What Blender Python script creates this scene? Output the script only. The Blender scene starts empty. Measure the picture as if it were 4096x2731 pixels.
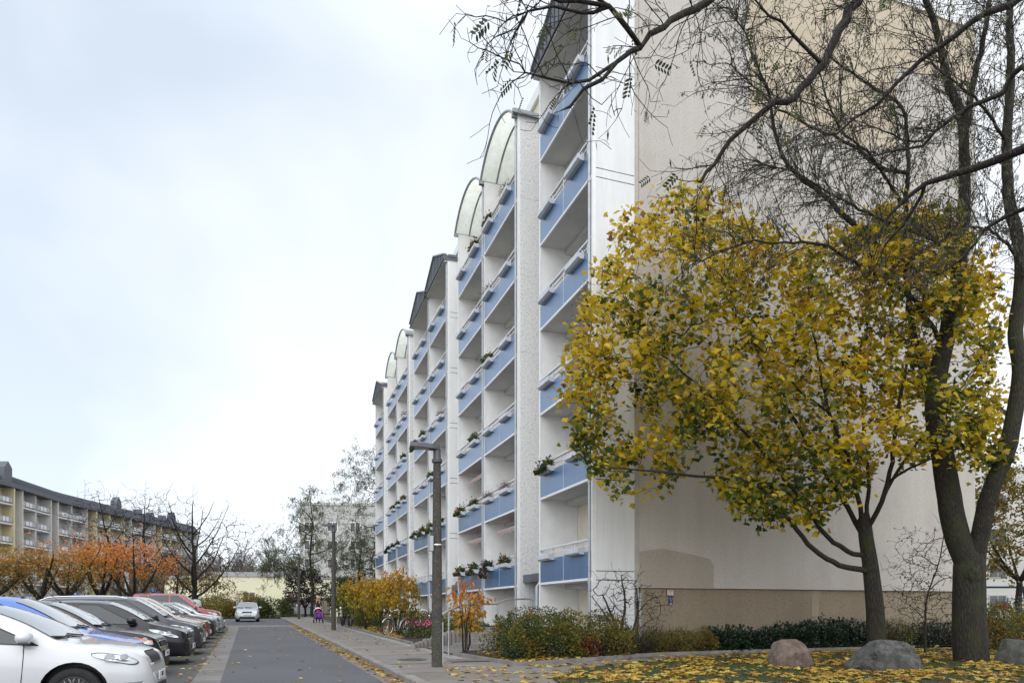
import bpy, bmesh, math, random
import numpy as np
from mathutils import Vector, Matrix
from mathutils import noise as mnoise

# ------------------------------------------------------------------ camera
SC = bpy.context.scene
COL = SC.collection
FPX, YH, XV, CAMH = 2780.0, 2440.0, 1088.0, 1.5      # focal length, horizon row and facade vanishing column in photo pixels
YAW = math.atan((2048 - XV) / FPX)
SY, CY = math.sin(YAW), math.cos(YAW)
cam = bpy.data.cameras.new("camera")
cam.lens = FPX / 4096 * 36.0
cam.sensor_width = 36.0
cam.shift_y = (YH - 1365.5) / 4096
cam.clip_start = 0.05
cam.clip_end = 3000
cam_o = bpy.data.objects.new("camera", cam)
cam_o.location = (0, 0, CAMH)
cam_o.rotation_euler = (math.radians(90), 0, -YAW)
COL.objects.link(cam_o)
SC.camera = cam_o

# ------------------------------------------------------------------ sky, sun, exposure
SUN_EL, SUN_AZ = math.radians(42), math.radians(205)   # azimuth clockwise from +Y
W = bpy.data.worlds.new("World")
SC.world = W
W.use_nodes = True
nt = W.node_tree
nt.nodes.clear()
def wn(t, **k):
    n = nt.nodes.new(t)
    for a, b in k.items(): setattr(n, a, b)
    return n
out = wn('ShaderNodeOutputWorld'); bg1 = wn('ShaderNodeBackground'); bg2 = wn('ShaderNodeBackground'); add = wn('ShaderNodeAddShader')
sky = wn('ShaderNodeTexSky', sky_type='NISHITA', sun_disc=False)
sky.sun_elevation = SUN_EL; sky.sun_rotation = SUN_AZ
bg1.inputs[1].default_value = 0.05
hs = wn('ShaderNodeHueSaturation'); hs.inputs['Saturation'].default_value = 0.35
nt.links.new(sky.outputs[0], hs.inputs['Color']); nt.links.new(hs.outputs[0], bg1.inputs[0])
# cloud deck: soft bluish patches low in the north-west, white elsewhere; brighter overhead and around the veiled sun
tc = wn('ShaderNodeTexCoord'); sep = wn('ShaderNodeSeparateXYZ')
nt.links.new(tc.outputs['Generated'], sep.inputs[0])
nz = wn('ShaderNodeTexNoise'); nz.inputs['Scale'].default_value = 2.6; nz.inputs['Detail'].default_value = 4.0; nz.inputs['Roughness'].default_value = 0.5; nz.inputs['Distortion'].default_value = 0.4
nt.links.new(tc.outputs['Generated'], nz.inputs['Vector'])
def dotn(v):
    n = wn('ShaderNodeVectorMath', operation='DOT_PRODUCT'); n.inputs[1].default_value = v
    nt.links.new(tc.outputs['Generated'], n.inputs[0]); return n.outputs['Value']
def mrange(x, a, b, c, d, **k):
    n = wn('ShaderNodeMapRange', **k); nt.links.new(x, n.inputs['Value'])
    for nm, q in (('From Min', a), ('From Max', b), ('To Min', c), ('To Max', d)): n.inputs[nm].default_value = q
    return n.outputs[0]
def math_(op, a, b):
    n = wn('ShaderNodeMath', operation=op)
    for i, q in ((0, a), (1, b)):
        if hasattr(q, 'is_output'): nt.links.new(q, n.inputs[i])
        else: n.inputs[i].default_value = q
    return n.outputs[0]
nw = mrange(dotn((-0.66, 0.68, 0.32)), 0.25, 1.04, 0.0, 0.95)
blue = math_('ADD', nw, mrange(nz.outputs[0], 0.35, 0.70, -0.30, 0.42))
cr = wn('ShaderNodeValToRGB')
cr.color_ramp.elements[0].position = 0.0; cr.color_ramp.elements[0].color = (0.88, 0.905, 0.935, 1)
cr.color_ramp.elements[1].position = 1.0; cr.color_ramp.elements[1].color = (0.60, 0.69, 0.80, 1)
e = cr.color_ramp.elements.new(0.45); e.color = (0.81, 0.87, 0.94, 1)
nt.links.new(blue, cr.inputs[0])
zen = mrange(sep.outputs['Z'], 0.60, 1.0, 1.0, 1.8)
sunw = mrange(dotn((math.sin(SUN_AZ)*math.cos(SUN_EL), math.cos(SUN_AZ)*math.cos(SUN_EL), math.sin(SUN_EL))), 0.35, 1.0, 0.0, 0.75)
st = math_('ADD', zen, sunw)
nt.links.new(cr.outputs[0], bg2.inputs[0]); nt.links.new(st, bg2.inputs[1])
nt.links.new(bg1.outputs[0], add.inputs[0]); nt.links.new(bg2.outputs[0], add.inputs[1])
nt.links.new(add.outputs[0], out.inputs[0])
sl = bpy.data.lights.new("sun", 'SUN'); sl.energy = 0.85; sl.angle = math.radians(70); sl.color = (1.0, 0.97, 0.93)
so = bpy.data.objects.new("sun", sl)
sdir = Vector((math.sin(SUN_AZ) * math.cos(SUN_EL), math.cos(SUN_AZ) * math.cos(SUN_EL), math.sin(SUN_EL)))
so.rotation_euler = (-sdir).to_track_quat('-Z', 'Y').to_euler()
so.location = (0, 0, 60); COL.objects.link(so)
SC.view_settings.view_transform = 'Standard'
SC.view_settings.look = 'None'
SC.view_settings.exposure = 0.0
SC.view_settings.gamma = 1.0
SC.view_settings.use_curve_mapping = False

# ------------------------------------------------------------------ helpers
def G(y):                                  # the street climbs gently away from the viewer, then levels
    return 0.0125 * max(-30.0, min(y, 62.0))
def ray(x, y):
    a = (x - 2048) / FPX
    return np.array([a * CY + SY, -a * SY + CY, (YH - y) / FPX])
def at(x, y, Z):                           # a direction in the photo at Z metres of depth
    return ray(x, y) * Z + np.array([0, 0, CAMH])
def atD(x, y, Z):                          # the same from a reduced copy 2352 pixels wide
    return at(x * 1.7415, y * 1.7415, Z)
def gpt(x, y, off=0.0):                    # where that direction meets the ground
    r = ray(x, y); Z = (CAMH - off) / (0.0125 * r[1] - r[2])
    return r * Z + np.array([0, 0, CAMH])

def link(o, parent=None):
    COL.objects.link(o)
    if parent is not None: o.parent = parent
    return o
def tag(o, label=None, cat=None, group=None, kind=None):
    if label: o['label'] = label
    if cat: o['category'] = cat
    if group: o['group'] = group
    if kind: o['kind'] = kind
    return o
def thing(name, loc, label, cat, group=None, rz=0.0):
    o = bpy.data.objects.new(name, None); o.empty_display_size = 0.2
    o.location = loc; o.rotation_euler = (0, 0, rz)
    link(o); return tag(o, label, cat, group)
def copy_tree(o, parent=None):
    c = o.copy(); link(c)
    if parent is not None:
        c.parent = parent
    for ch in list(o.children): copy_tree(ch, c)
    return c

class MB:
    """collects shapes, then links them as one mesh object"""
    def __init__(s): s.v = []; s.f = []; s.m = []
    def add(s, vs, fs, mi=0):
        b = len(s.v); s.v.extend([tuple(map(float, p)) for p in vs]); s.f.extend([tuple(b + i for i in f) for f in fs]); s.m.extend([mi] * len(fs))
    def box(s, x0, x1, y0, y1, z0, z1, mi=0):
        s.add([(x0,y0,z0),(x1,y0,z0),(x1,y1,z0),(x0,y1,z0),(x0,y0,z1),(x1,y0,z1),(x1,y1,z1),(x0,y1,z1)],
              [(0,3,2,1),(4,5,6,7),(0,1,5,4),(1,2,6,5),(2,3,7,6),(3,0,4,7)], mi)
    def bar(s, a, b, w, h, mi=0, up=(0,0,1)):
        a = np.array(a, float); b = np.array(b, float); d = b - a; d /= np.linalg.norm(d)
        u = np.cross(d, up)
        if np.linalg.norm(u) < 1e-4: u = np.cross(d, (1,0,0))
        u /= np.linalg.norm(u); n = np.cross(u, d)
        u = u * w / 2; n = n * h / 2
        s.add([a-u-n, a+u-n, a+u+n, a-u+n, b-u-n, b+u-n, b+u+n, b-u+n],
              [(0,1,2,3),(7,6,5,4),(0,4,5,1),(1,5,6,2),(2,6,7,3),(3,7,4,0)], mi)
    def tube(s, pts, rad, k=8, mi=0, cap=True):
        pts = [np.array(p, float) for p in pts]; n = len(pts)
        if not hasattr(rad, '__len__'): rad = [rad] * n
        ref = None; rings = []
        for i in range(n):
            d = pts[min(i+1, n-1)] - pts[max(i-1, 0)]; L = np.linalg.norm(d); d = d / (L if L > 1e-9 else 1)
            if ref is None:
                ref = np.cross(d, (0.31, 0.72, 0.62));
                if np.linalg.norm(ref) < 0.1: ref = np.cross(d, (1, 0, 0))
            ref = ref - d * np.dot(ref, d); ref /= (np.linalg.norm(ref) + 1e-9); b = np.cross(d, ref)
            rings.append([pts[i] + rad[i] * (math.cos(2*math.pi*j/k) * ref + math.sin(2*math.pi*j/k) * b) for j in range(k)])
        vs = [p for r in rings for p in r]; fs = []
        for i in range(n-1):
            for j in range(k):
                fs.append((i*k+j, i*k+(j+1) % k, (i+1)*k+(j+1) % k, (i+1)*k+j))
        if cap: fs.append(tuple(range(k-1, -1, -1))); fs.append(tuple((n-1)*k+j for j in range(k)))
        s.add(vs, fs, mi)
    def lathe(s, prof, c=(0,0,0), k=24, mi=0, axis='z', closed=False):
        vs = []; fs = []; n = len(prof)
        for r, h in prof:
            for j in range(k):
                a = 2*math.pi*j/k; p = (r*math.cos(a), r*math.sin(a), h)
                if axis == 'y': p = (p[0], p[2], p[1])
                if axis == 'x': p = (p[2], p[0], p[1])
                vs.append((p[0]+c[0], p[1]+c[1], p[2]+c[2]))
        for i in range(n if closed else n-1):
            for j in range(k):
                fs.append((i*k+j, i*k+(j+1) % k, ((i+1) % n)*k+(j+1) % k, ((i+1) % n)*k+j))
        if not closed:
            if prof[0][0] > 1e-6: fs.append(tuple(range(k-1, -1, -1)))
            if prof[-1][0] > 1e-6: fs.append(tuple((n-1)*k+j for j in range(k)))
        s.add(vs, fs, mi)
    def prism(s, poly, a, b, mi=0, plane='xz'):
        """extrude a 2D outline along the remaining axis from a to b"""
        n = len(poly)
        def P(p, t):
            return (p[0], t, p[1]) if plane == 'xz' else ((t, p[0], p[1]) if plane == 'yz' else (p[0], p[1], t))
        s.add([P(p, a) for p in poly] + [P(p, b) for p in poly],
              [tuple(range(n)), tuple(range(2*n-1, n-1, -1))] + [(i, i+n, (i+1) % n + n, (i+1) % n) for i in range(n)], mi)
    def grid(s, fn, nu, nv, mi=0):
        vs = [fn(i/nu, j/nv) for i in range(nu+1) for j in range(nv+1)]
        fs = [(i*(nv+1)+j, (i+1)*(nv+1)+j, (i+1)*(nv+1)+j+1, i*(nv+1)+j+1) for i in range(nu) for j in range(nv)]
        s.add(vs, fs, mi)
    def ball(s, c, r, mi=0, nu=12, nv=8):
        if not hasattr(r, '__len__'): r = (r, r, r)
        vs = []; fs = []
        for j in range(1, nv):
            t = math.pi*j/nv
            for i in range(nu):
                a = 2*math.pi*i/nu
                vs.append((c[0]+r[0]*math.sin(t)*math.cos(a), c[1]+r[1]*math.sin(t)*math.sin(a), c[2]+r[2]*math.cos(t)))
        top = len(vs); vs.append((c[0], c[1], c[2]+r[2])); vs.append((c[0], c[1], c[2]-r[2]))
        for j in range(nv-2):
            for i in range(nu):
                fs.append((j*nu+i, (j+1)*nu+i, (j+1)*nu+(i+1) % nu, j*nu+(i+1) % nu))
        for i in range(nu):
            fs.append((top, i, (i+1) % nu)); fs.append((top+1, (nv-2)*nu+(i+1) % nu, (nv-2)*nu+i))
        s.add(vs, fs, mi)
    def mesh(s, name, mats, smooth=None, fix=False):
        me = bpy.data.meshes.new(name)
        me.from_pydata(s.v, [], s.f)
        if not isinstance(mats, (list, tuple)): mats = [mats]
        for m in mats: me.materials.append(m)
        if len(mats) > 1: me.polygons.foreach_set('material_index', s.m)
        if fix:
            bm = bmesh.new(); bm.from_mesh(me); bmesh.ops.recalc_face_normals(bm, faces=bm.faces); bm.to_mesh(me); bm.free()
        if smooth is not None:
            me.polygons.foreach_set('use_smooth', [True] * len(me.polygons))
            if smooth < 179: me.set_sharp_from_angle(angle=math.radians(smooth))
        me.update()
        return me
    def build(s, name, mats, parent=None, smooth=None, fix=False, loc=None):
        o = bpy.data.objects.new(name, s.mesh(name, mats, smooth, fix))
        if loc is not None: o.location = loc
        return link(o, parent)

def arr_mesh(name, V, F, mat, vals=None, smooth=False):
    """fast mesh from arrays; F is (n,k); vals one number per face"""
    me = bpy.data.meshes.new(name)
    n, k = F.shape
    me.vertices.add(len(V)); me.vertices.foreach_set('co', np.ascontiguousarray(V, dtype=np.float32).ravel())
    me.loops.add(n*k); me.loops.foreach_set('vertex_index', np.ascontiguousarray(F, dtype=np.int32).ravel())
    me.polygons.add(n); me.polygons.foreach_set('loop_start', np.arange(0, n*k, k, dtype=np.int32))
    me.update(calc_edges=True)
    me.materials.append(mat)
    if vals is not None:
        a = me.attributes.new('v', 'FLOAT', 'FACE'); a.data.foreach_set('value', np.ascontiguousarray(vals, dtype=np.float32))
    if smooth: me.polygons.foreach_set('use_smooth', [True]*n)
    return me

# ------------------------------------------------------------------ materials
class NT:
    def __init__(s, name):
        s.mat = bpy.data.materials.new(name); s.mat.use_nodes = True; s.t = s.mat.node_tree; s.t.nodes.clear()
        s.out = s.n('ShaderNodeOutputMaterial'); s.p = s.n('ShaderNodeBsdfPrincipled'); s.l(s.p, s.out)
    def n(s, t, ins=None, **k):
        n = s.t.nodes.new(t)
        for a, b in k.items(): setattr(n, a, b)
        if ins:
            for a, b in ins.items():
                if hasattr(b, 'is_output'): s.t.links.new(b, n.inputs[a])
                else: n.inputs[a].default_value = b
        return n
    def l(s, a, b, i=0, o=0):
        s.t.links.new(a if hasattr(a, 'is_output') else a.outputs[o], b.inputs[i])
    def obj(s, scale=(1,1,1), rot=(0,0,0), src='Object'):
        c = s.n('ShaderNodeTexCoord'); m = s.n('ShaderNodeMapping'); m.inputs['Scale'].default_value = scale; m.inputs['Rotation'].default_value = rot
        s.l(c.outputs[src], m); return m.outputs[0]
    def noise(s, vec, scale, detail=4, rough=0.55, dist=0.0):
        n = s.n('ShaderNodeTexNoise', {'Scale': scale, 'Detail': detail, 'Roughness': rough, 'Distortion': dist}); s.l(vec, n, 'Vector'); return n.outputs[0]
    def ramp(s, fac, stops):
        r = s.n('ShaderNodeValToRGB'); e = r.color_ramp.elements
        while len(e) < len(stops): e.new(0.5)
        for i, (p, c) in enumerate(stops): e[i].position = p; e[i].color = (c[0], c[1], c[2], 1)
        s.l(fac, r); return r.outputs[0]
    def mix(s, fac, a, b, mode='MIX'):
        m = s.n('ShaderNodeMix', data_type='RGBA', blend_type=mode)
        for i, x in ((0, fac), (6, a), (7, b)):
            if hasattr(x, 'is_output'): s.t.links.new(x, m.inputs[i])
            elif i == 0: m.inputs[0].default_value = x
            else: m.inputs[i].default_value = (x[0], x[1], x[2], 1)
        return m.outputs[2]
    def bump(s, h, strength=0.3, dist=0.02):
        b = s.n('ShaderNodeBump', {'Strength': strength, 'Distance': dist}); s.l(h, b, 'Height'); s.l(b, s.p, 'Normal')
    def col(s, c):
        if hasattr(c, 'is_output'): s.l(c, s.p, 'Base Color')
        else: s.p.inputs['Base Color'].default_value = (c[0], c[1], c[2], 1)
    def set(s, **k):
        for a, b in k.items(): s.p.inputs[a.replace('_', ' ')].default_value = b
        return s.mat

def plain(name, c, rough=0.6, var=0.12, scale=3.0, bump=0.0, bscale=60.0, metal=0.0, **k):
    """a painted or raw surface with slight unevenness"""
    t = NT(name); v = t.obj()
    d = [max(0, x*(1-var)) for x in c]; b = [min(1, x*(1+var)) for x in c]
    t.col(t.ramp(t.noise(v, scale, 5, 0.6), [(0.3, d), (0.7, b)]))
    if bump: t.bump(t.noise(v, bscale, 3), bump, 0.01)
    t.set(Roughness=rough, Metallic=metal)
    for a, x in k.items(): t.p.inputs[a.replace('_', ' ')].default_value = x
    return t.mat
def flat(name, c, rough=0.5, metal=0.0, **k):
    t = NT(name); t.col(c); t.set(Roughness=rough, Metallic=metal)
    for a, x in k.items(): t.p.inputs[a.replace('_', ' ')].default_value = x
    return t.mat
def leafmat(name, stops, trans=0.35, rough=0.55):
    """one colour for each leaf, taken from the leaf's own value"""
    t = NT(name)
    a = t.n('ShaderNodeAttribute', attribute_name='v')
    c = t.ramp(a.outputs['Fac'], stops)
    t.col(c); t.set(Roughness=rough)
    tr = t.n('ShaderNodeBsdfTranslucent'); t.l(c, tr, 'Color')
    m = t.n('ShaderNodeMixShader'); m.inputs[0].default_value = trans
    t.l(t.p, m, 1); t.l(tr, m, 2); t.l(m, t.out)
    return t.mat
RNG = np.random.default_rng(11)
random.seed(5)
# ------------------------------------------------------------------ trees
def catmull(P, step):
    P = [np.array(p, float) for p in P]; out = []
    n = len(P)
    for i in range(n-1):
        p0 = P[max(i-1, 0)]; p1 = P[i]; p2 = P[i+1]; p3 = P[min(i+2, n-1)]
        m = max(1, int(np.linalg.norm(p2-p1)/step))
        for k in range(m):
            t = k/m
            out.append((0.5*((2*p1)+(-p0+p2)*t+(2*p0-5*p1+4*p2-p3)*t*t+(-p0+3*p1-3*p2+p3)*t**3), i+t))
    out.append((P[-1], n-1.0))
    return out

class Tree:
    def __init__(s, seed=1):
        s.P = np.zeros((60000, 3)); s.par = np.full(60000, -1); s.rt = np.zeros(60000); s.n = 0; s.rng = np.random.default_rng(seed)
        s.tw = []; s.main = 0
    def node(s, p, par, r=0.0):
        s.P[s.n] = p; s.par[s.n] = par; s.rt[s.n] = r; s.n += 1; return s.n-1
    def nearest(s, p):
        return int(np.argmin(((s.P[:s.n]-p)**2).sum(1)))
    def path(s, pts, r0, r1, step=0.25, wob=0.0):
        """a traced trunk or limb; joins the nearest wood already there"""
        if s.n == 0: par = -1
        else: par = s.nearest(np.array(pts[0], float))
        q = catmull(pts, step); m = len(q)
        for i, (p, t) in enumerate(q):
            if i == 0 and par >= 0: continue
            r = r0+(r1-r0)*(i/(m-1))
            p = p + s.rng.normal(0, wob, 3) if 0 < i < m-1 else p
            par = s.node(p, par, r)
        s.main = s.n
    def sprout(s, T, seg=0.25, bend=0.12, droop=0.0, wob=0.1, maxlen=1e9, up=0.0):
        """wood out to each target point, nearest targets first"""
        T = np.array(T, float)
        d = np.full(len(T), 1e9)
        for i in range(0, s.n, 2000):
            d = np.minimum(d, np.sqrt(((T[:, None, :]-s.P[None, i:min(i+2000, s.n)])**2).sum(2)).min(1))
        for i in np.argsort(d):
            p = T[i]
            dv = s.P[:s.n]-p; d2 = (dv**2).sum(1) + np.where(dv[:, 2] > 0, up*dv[:, 2]**2, 0)
            a = int(np.argmin(d2)); A = s.P[a]; v = p-A; L = np.linalg.norm(v)
            if L < 0.05 or L > maxlen: continue
            m = max(2, int(L/seg)); par = a
            side = s.rng.normal(0, 1, 3); side -= v*np.dot(side, v)/(L*L); side *= bend*L/(np.linalg.norm(side)+1e-9)
            ids = []
            for k in range(1, m+1):
                t = k/m
                q = A+v*t + side*math.sin(math.pi*t) + np.array([0, 0, -droop*L*t*(t-1)*2])
                if k < m: q = q + s.rng.normal(0, wob*L/m, 3)
                par = s.node(q, par); ids.append(par)
            s.tw.append(ids)
    def whips(s, ids, L=(.8, 2.2), bias=(0, 0, 0), droop=.22, side=6, sl=(.2, .55), step=.18, keep=.6, jit=.10):
        """long bending shoots off the given nodes, each with alternating side twigs"""
        r = s.rng; bias = np.array(bias, float)
        def run(a, d, l, st, dr):
            par = a; p = s.P[a].copy(); out = []
            for k in range(max(2, int(l/st))):
                d = d+r.normal(0, jit, 3)+np.array([0, 0, -dr*st]); d /= np.linalg.norm(d)
                p = p+d*st; par = s.node(p, par); out.append((par, d.copy()))
            s.tw.append([q for q, _ in out]); return out
        for i in ids:
            if s.n > 57000: break
            q = s.par[i]; d0 = s.P[i]-s.P[q] if q >= 0 else np.array([0, 0, 1.0]); d0 /= np.linalg.norm(d0)+1e-9
            v = r.normal(0, 1, 3); v -= d0*np.dot(v, d0); v /= np.linalg.norm(v)
            d = v*.8+d0*keep+bias; d /= np.linalg.norm(d); l = r.uniform(*L)
            o = run(i, d, l, step, droop); m = len(o)
            for k in range(side):
                a, dd = o[min(m-1, int((k+.6)/side*m))]; w = r.normal(0, 1, 3); w -= dd*np.dot(w, dd); w /= np.linalg.norm(w)
                e = dd*.75+w*.75; e /= np.linalg.norm(e); run(a, e, r.uniform(*sl)*(1-.4*k/side), step*.65, droop)
    def radii(s, tip=0.004, e=2.3):
        n = s.n; acc = np.zeros(n); kids = np.zeros(n, int)
        for i in range(n-1, -1, -1):
            r = tip if acc[i] == 0 else acc[i]**(1/e)
            if s.rt[i] > 0: r = max(min(r, s.rt[i]*1.0), s.rt[i])
            if s.par[i] >= 0:
                acc[s.par[i]] += r**e if s.rt[i] == 0 else 0
            s.rt[i] = r if s.rt[i] == 0 else s.rt[i]
        # no twig thicker than its own limb
        for i in range(n):
            if s.par[i] >= 0: s.rt[i] = min(s.rt[i], s.rt[s.par[i]])
    def wood(s, name, mat, parent=None, lo=0, hi=None, kbig=12):
        mb = MB(); n = s.n
        ch = [[] for _ in range(n)]
        for i in range(n):
            if s.par[i] >= 0: ch[s.par[i]].append(i)
        stack = [(i, -1) for i in range(n) if s.par[i] < 0]
        while stack:
            i, fr = stack.pop()
            pts = []; rad = []
            if fr >= 0: pts.append(s.P[fr]); rad.append(min(s.rt[i]*1.15, s.rt[fr]))
            while True:
                pts.append(s.P[i]); rad.append(s.rt[i])
                c = ch[i]
                if not c: break
                b = max(c, key=lambda q: s.rt[q])
                for q in c:
                    if q != b: stack.append((q, i))
                i = b
            R = max(rad)
            mb.tube(pts, rad, k=kbig if R > 0.09 else (7 if R > 0.03 else (4 if R > 0.009 else 3)), cap=R > 0.03)
        return mb.build(name, mat, parent, smooth=180)

MAPLE = [(0,0),(.13,-.06),(.30,-.05),(.25,.10),(.46,.12),(.62,.26),(.47,.33),(.52,.46),(.30,.44),(.26,.54),(.33,.74),(.16,.72),(0,1.0)]
def tpl_maple():
    R = MAPLE; L = [(-x, y) for x, y in R[-2:0:-1]]
    o = R+L; V = [(0, .34, .05)]+[(x, y, -.30*abs(x)*abs(x)-.16*max(0, y-.3)**2+0.05*math.sin(9*x+4*y)) for x, y in o]
    n = len(o); F = [(0, 1+i, 1+(i+1) % n) for i in range(n)]
    return np.array(V), np.array(F)
def tpl_oval(w=.26, fold=.10, curl=.12):
    V = [(0,0,0),(w,.35,-fold),(w*.8,.68,-fold-curl*.4),(0,1,-curl),(-w*.8,.68,-fold-curl*.4),(-w,.35,-fold),(0,.4,0),(0,.72,-curl*.3)]
    F = [(0,1,6),(1,2,7),(1,7,6),(2,3,7),(0,6,5),(5,6,7),(5,7,4),(4,7,3)]
    return np.array(V, float), np.array(F)
def tpl_quad(w=.3):
    return np.array([(0,0,0),(w,.45,-.05),(0,1,-.1),(-w,.45,-.05)], float), np.array([(0,1,2),(0,2,3)])
def tpl_pinnate(n=6, lw=.085, ll=.2):
    """a stalk of paired leaflets"""
    V = []; F = []
    for k in range(n):
        y = .12+.85*k/n
        for sd in (-1, 1):
            b = len(V); a = .35; dx = sd*math.cos(a); dy = math.sin(a)
            for (u, w) in ((.02, 0), (.25, -.85), (.68, -.95), (1, 0), (.68, .95), (.25, .85)):
                V.append((dx*u*ll, y+dy*u*ll+w*lw*.5, -.10*u))
            F += [(b, b+1, b+2), (b, b+2, b+3), (b, b+3, b+4), (b, b+4, b+5), (b, b+5, b)][:0]+[(b, b+1, b+2), (b, b+2, b+3), (b, b+3, b+4), (b, b+4, b+5)]
    return np.array(V, float), np.array(F)

def leaves(name, P, D, size, tpl, mat, parent=None, vals=None, rng=RNG, flatness=0.5, jit=0.5, up=None):
    """one mesh of many leaves: P where each stalk begins, D the way its midrib points"""
    V0, F0 = tpl; n = len(P); P = np.asarray(P, float); D = np.asarray(D, float)
    D = D + rng.normal(0, jit, (n, 3)); D /= (np.linalg.norm(D, axis=1, keepdims=True)+1e-9)
    N = rng.normal(0, 1, (n, 3))*(1-flatness) + (np.array([0, 0, 1.0]) if up is None else np.array(up))*flatness
    N -= D*(N*D).sum(1, keepdims=True); N /= (np.linalg.norm(N, axis=1, keepdims=True)+1e-9)
    X = np.cross(D, N)
    S = (np.asarray(size) if hasattr(size, '__len__') else size*rng.uniform(.65, 1.2, n)).reshape(n, 1, 1)
    V = P[:, None, :]+S*(V0[None, :, 0:1]*X[:, None, :]+V0[None, :, 1:2]*D[:, None, :]+V0[None, :, 2:3]*N[:, None, :])
    F = (F0[None]+(np.arange(n)*len(V0))[:, None, None]).reshape(-1, F0.shape[1])
    if vals is None: vals = rng.uniform(0, 1, n)
    me = arr_mesh(name, V.reshape(-1, 3), F, mat, np.repeat(vals, len(F0)))
    return link(bpy.data.objects.new(name, me), parent)

def twig_sites(t, per, last=0.75, rng=None, spread=0.05):
    rng = rng or t.rng; P = []; D = []
    for ids in t.tw:
        m = len(ids); s0 = int(m*(1-last))
        for _ in range(per if isinstance(per, int) else rng.poisson(per)):
            k = ids[min(m-1, int(s0+(m-s0)*rng.random()**0.7))]
            p = t.P[k]; d = p-t.P[t.par[k]]; d = d/(np.linalg.norm(d)+1e-9)
            P.append(p+rng.normal(0, spread, 3)); D.append(d)
    return np.array(P).reshape(-1, 3), np.array(D).reshape(-1, 3)
def in_ellipsoids(ells, n, rng, shell=0.5):
    """points in a union of ellipsoids (centre, radii, share), thicker towards the outside"""
    out = []
    w = np.array([e[2] if len(e) > 2 else e[1][0]*e[1][1]*e[1][2] for e in ells], float); w /= w.sum()
    for e, k in zip(ells, rng.multinomial(n, w)):
        q = rng.normal(0, 1, (k, 3)); q /= np.linalg.norm(q, axis=1, keepdims=True)
        q *= (rng.random((k, 1))**(1/3*shell+0.0001*0+ (1-shell)*0.33))
        out.append(np.array(e[0])+q*np.array(e[1]))
    return np.concatenate(out)

def bark(name, c1, c2, moss=(0.034, 0.042, 0.012), mossy=0.5, sc=9.0):
    t = NT(name); v = t.obj((1, 1, 0.16))
    vo = t.n('ShaderNodeTexVoronoi', {'Scale': sc, 'Randomness': 1.0}, feature='DISTANCE_TO_EDGE'); 
    w = t.n('ShaderNodeTexNoise', {'Scale': 5.0, 'Detail': 4.0}); t.l(v, w, 'Vector')
    mv = t.n('ShaderNodeVectorMath', operation='MULTIPLY_ADD'); t.l(w.outputs[1], mv, 0); mv.inputs[1].default_value = (.12, .12, .12); t.l(v, mv, 2)
    t.l(mv, vo, 'Vector')
    f = t.ramp(vo.outputs['Distance'], [(0.0, (0, 0, 0)), (0.38, (1, 1, 1))])
    base = t.mix(f, c1, c2)
    m = t.ramp(t.noise(t.obj((1, 1, .6)), 2.2, 6, .65), [(0.62-0.25*mossy, (0, 0, 0)), (0.80-0.2*mossy, (1, 1, 1))])
    t.col(t.mix(m, base, moss)); t.bump(f, 0.8, 0.02); t.set(Roughness=0.9)
    return t.mat
BARK_DARK = bark('bark_dark', (0.010, 0.008, 0.007), (0.042, 0.033, 0.027), mossy=.30, sc=30)
BARK_GREEN = bark('bark_green', (0.012, 0.010, 0.008), (0.052, 0.042, 0.031), mossy=.55, sc=30)
BARK_TWIG = plain('bark_twig', (0.034, 0.025, 0.021), 0.9, 0.3, 8)
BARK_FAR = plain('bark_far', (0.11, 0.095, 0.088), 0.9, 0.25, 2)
BARK_BURR = plain('bark_burr', (.030, .032, .014), .95, .5, 14, .9, 30)
# ------------------------------------------------------------------ ground materials
def asphalt(name, c, var=.22):
    t = NT(name); v = t.obj()
    a = t.noise(v, 90, 2, .6); b = t.noise(v, .35, 5, .6); s = t.noise(v, 320, 1, .5)
    c1 = t.ramp(a, [(.3, [x*(1-var) for x in c]), (.72, [x*(1+var) for x in c])])
    c2 = t.mix(t.ramp(b, [(.35, (0, 0, 0)), (.7, (1, 1, 1))]), c1, [x*.72 for x in c])
    m = t.ramp(s, [(.66, (0, 0, 0)), (.74, (1, 1, 1))])
    cc = t.mix(m, c2, [min(1, x*2.6) for x in c])
    # fine cracks
    vo = t.n('ShaderNodeTexVoronoi', {'Scale': .45}, feature='DISTANCE_TO_EDGE'); w = t.n('ShaderNodeTexNoise', {'Scale': 1.6, 'Detail': 5.0}); t.l(v, w, 'Vector')
    mv = t.n('ShaderNodeVectorMath', operation='MULTIPLY_ADD'); t.l(w.outputs[1], mv, 0); mv.inputs[1].default_value = (1.4, 1.4, 0); t.l(v, mv, 2); t.l(mv, vo, 'Vector')
    k = t.ramp(vo.outputs['Distance'], [(.0, (1, 1, 1)), (.006, (0, 0, 0))])
    t.col(t.mix(k, cc, [x*.7 for x in c])); t.bump(a, .35, .006); t.set(Roughness=.85)
    return t.mat
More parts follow.
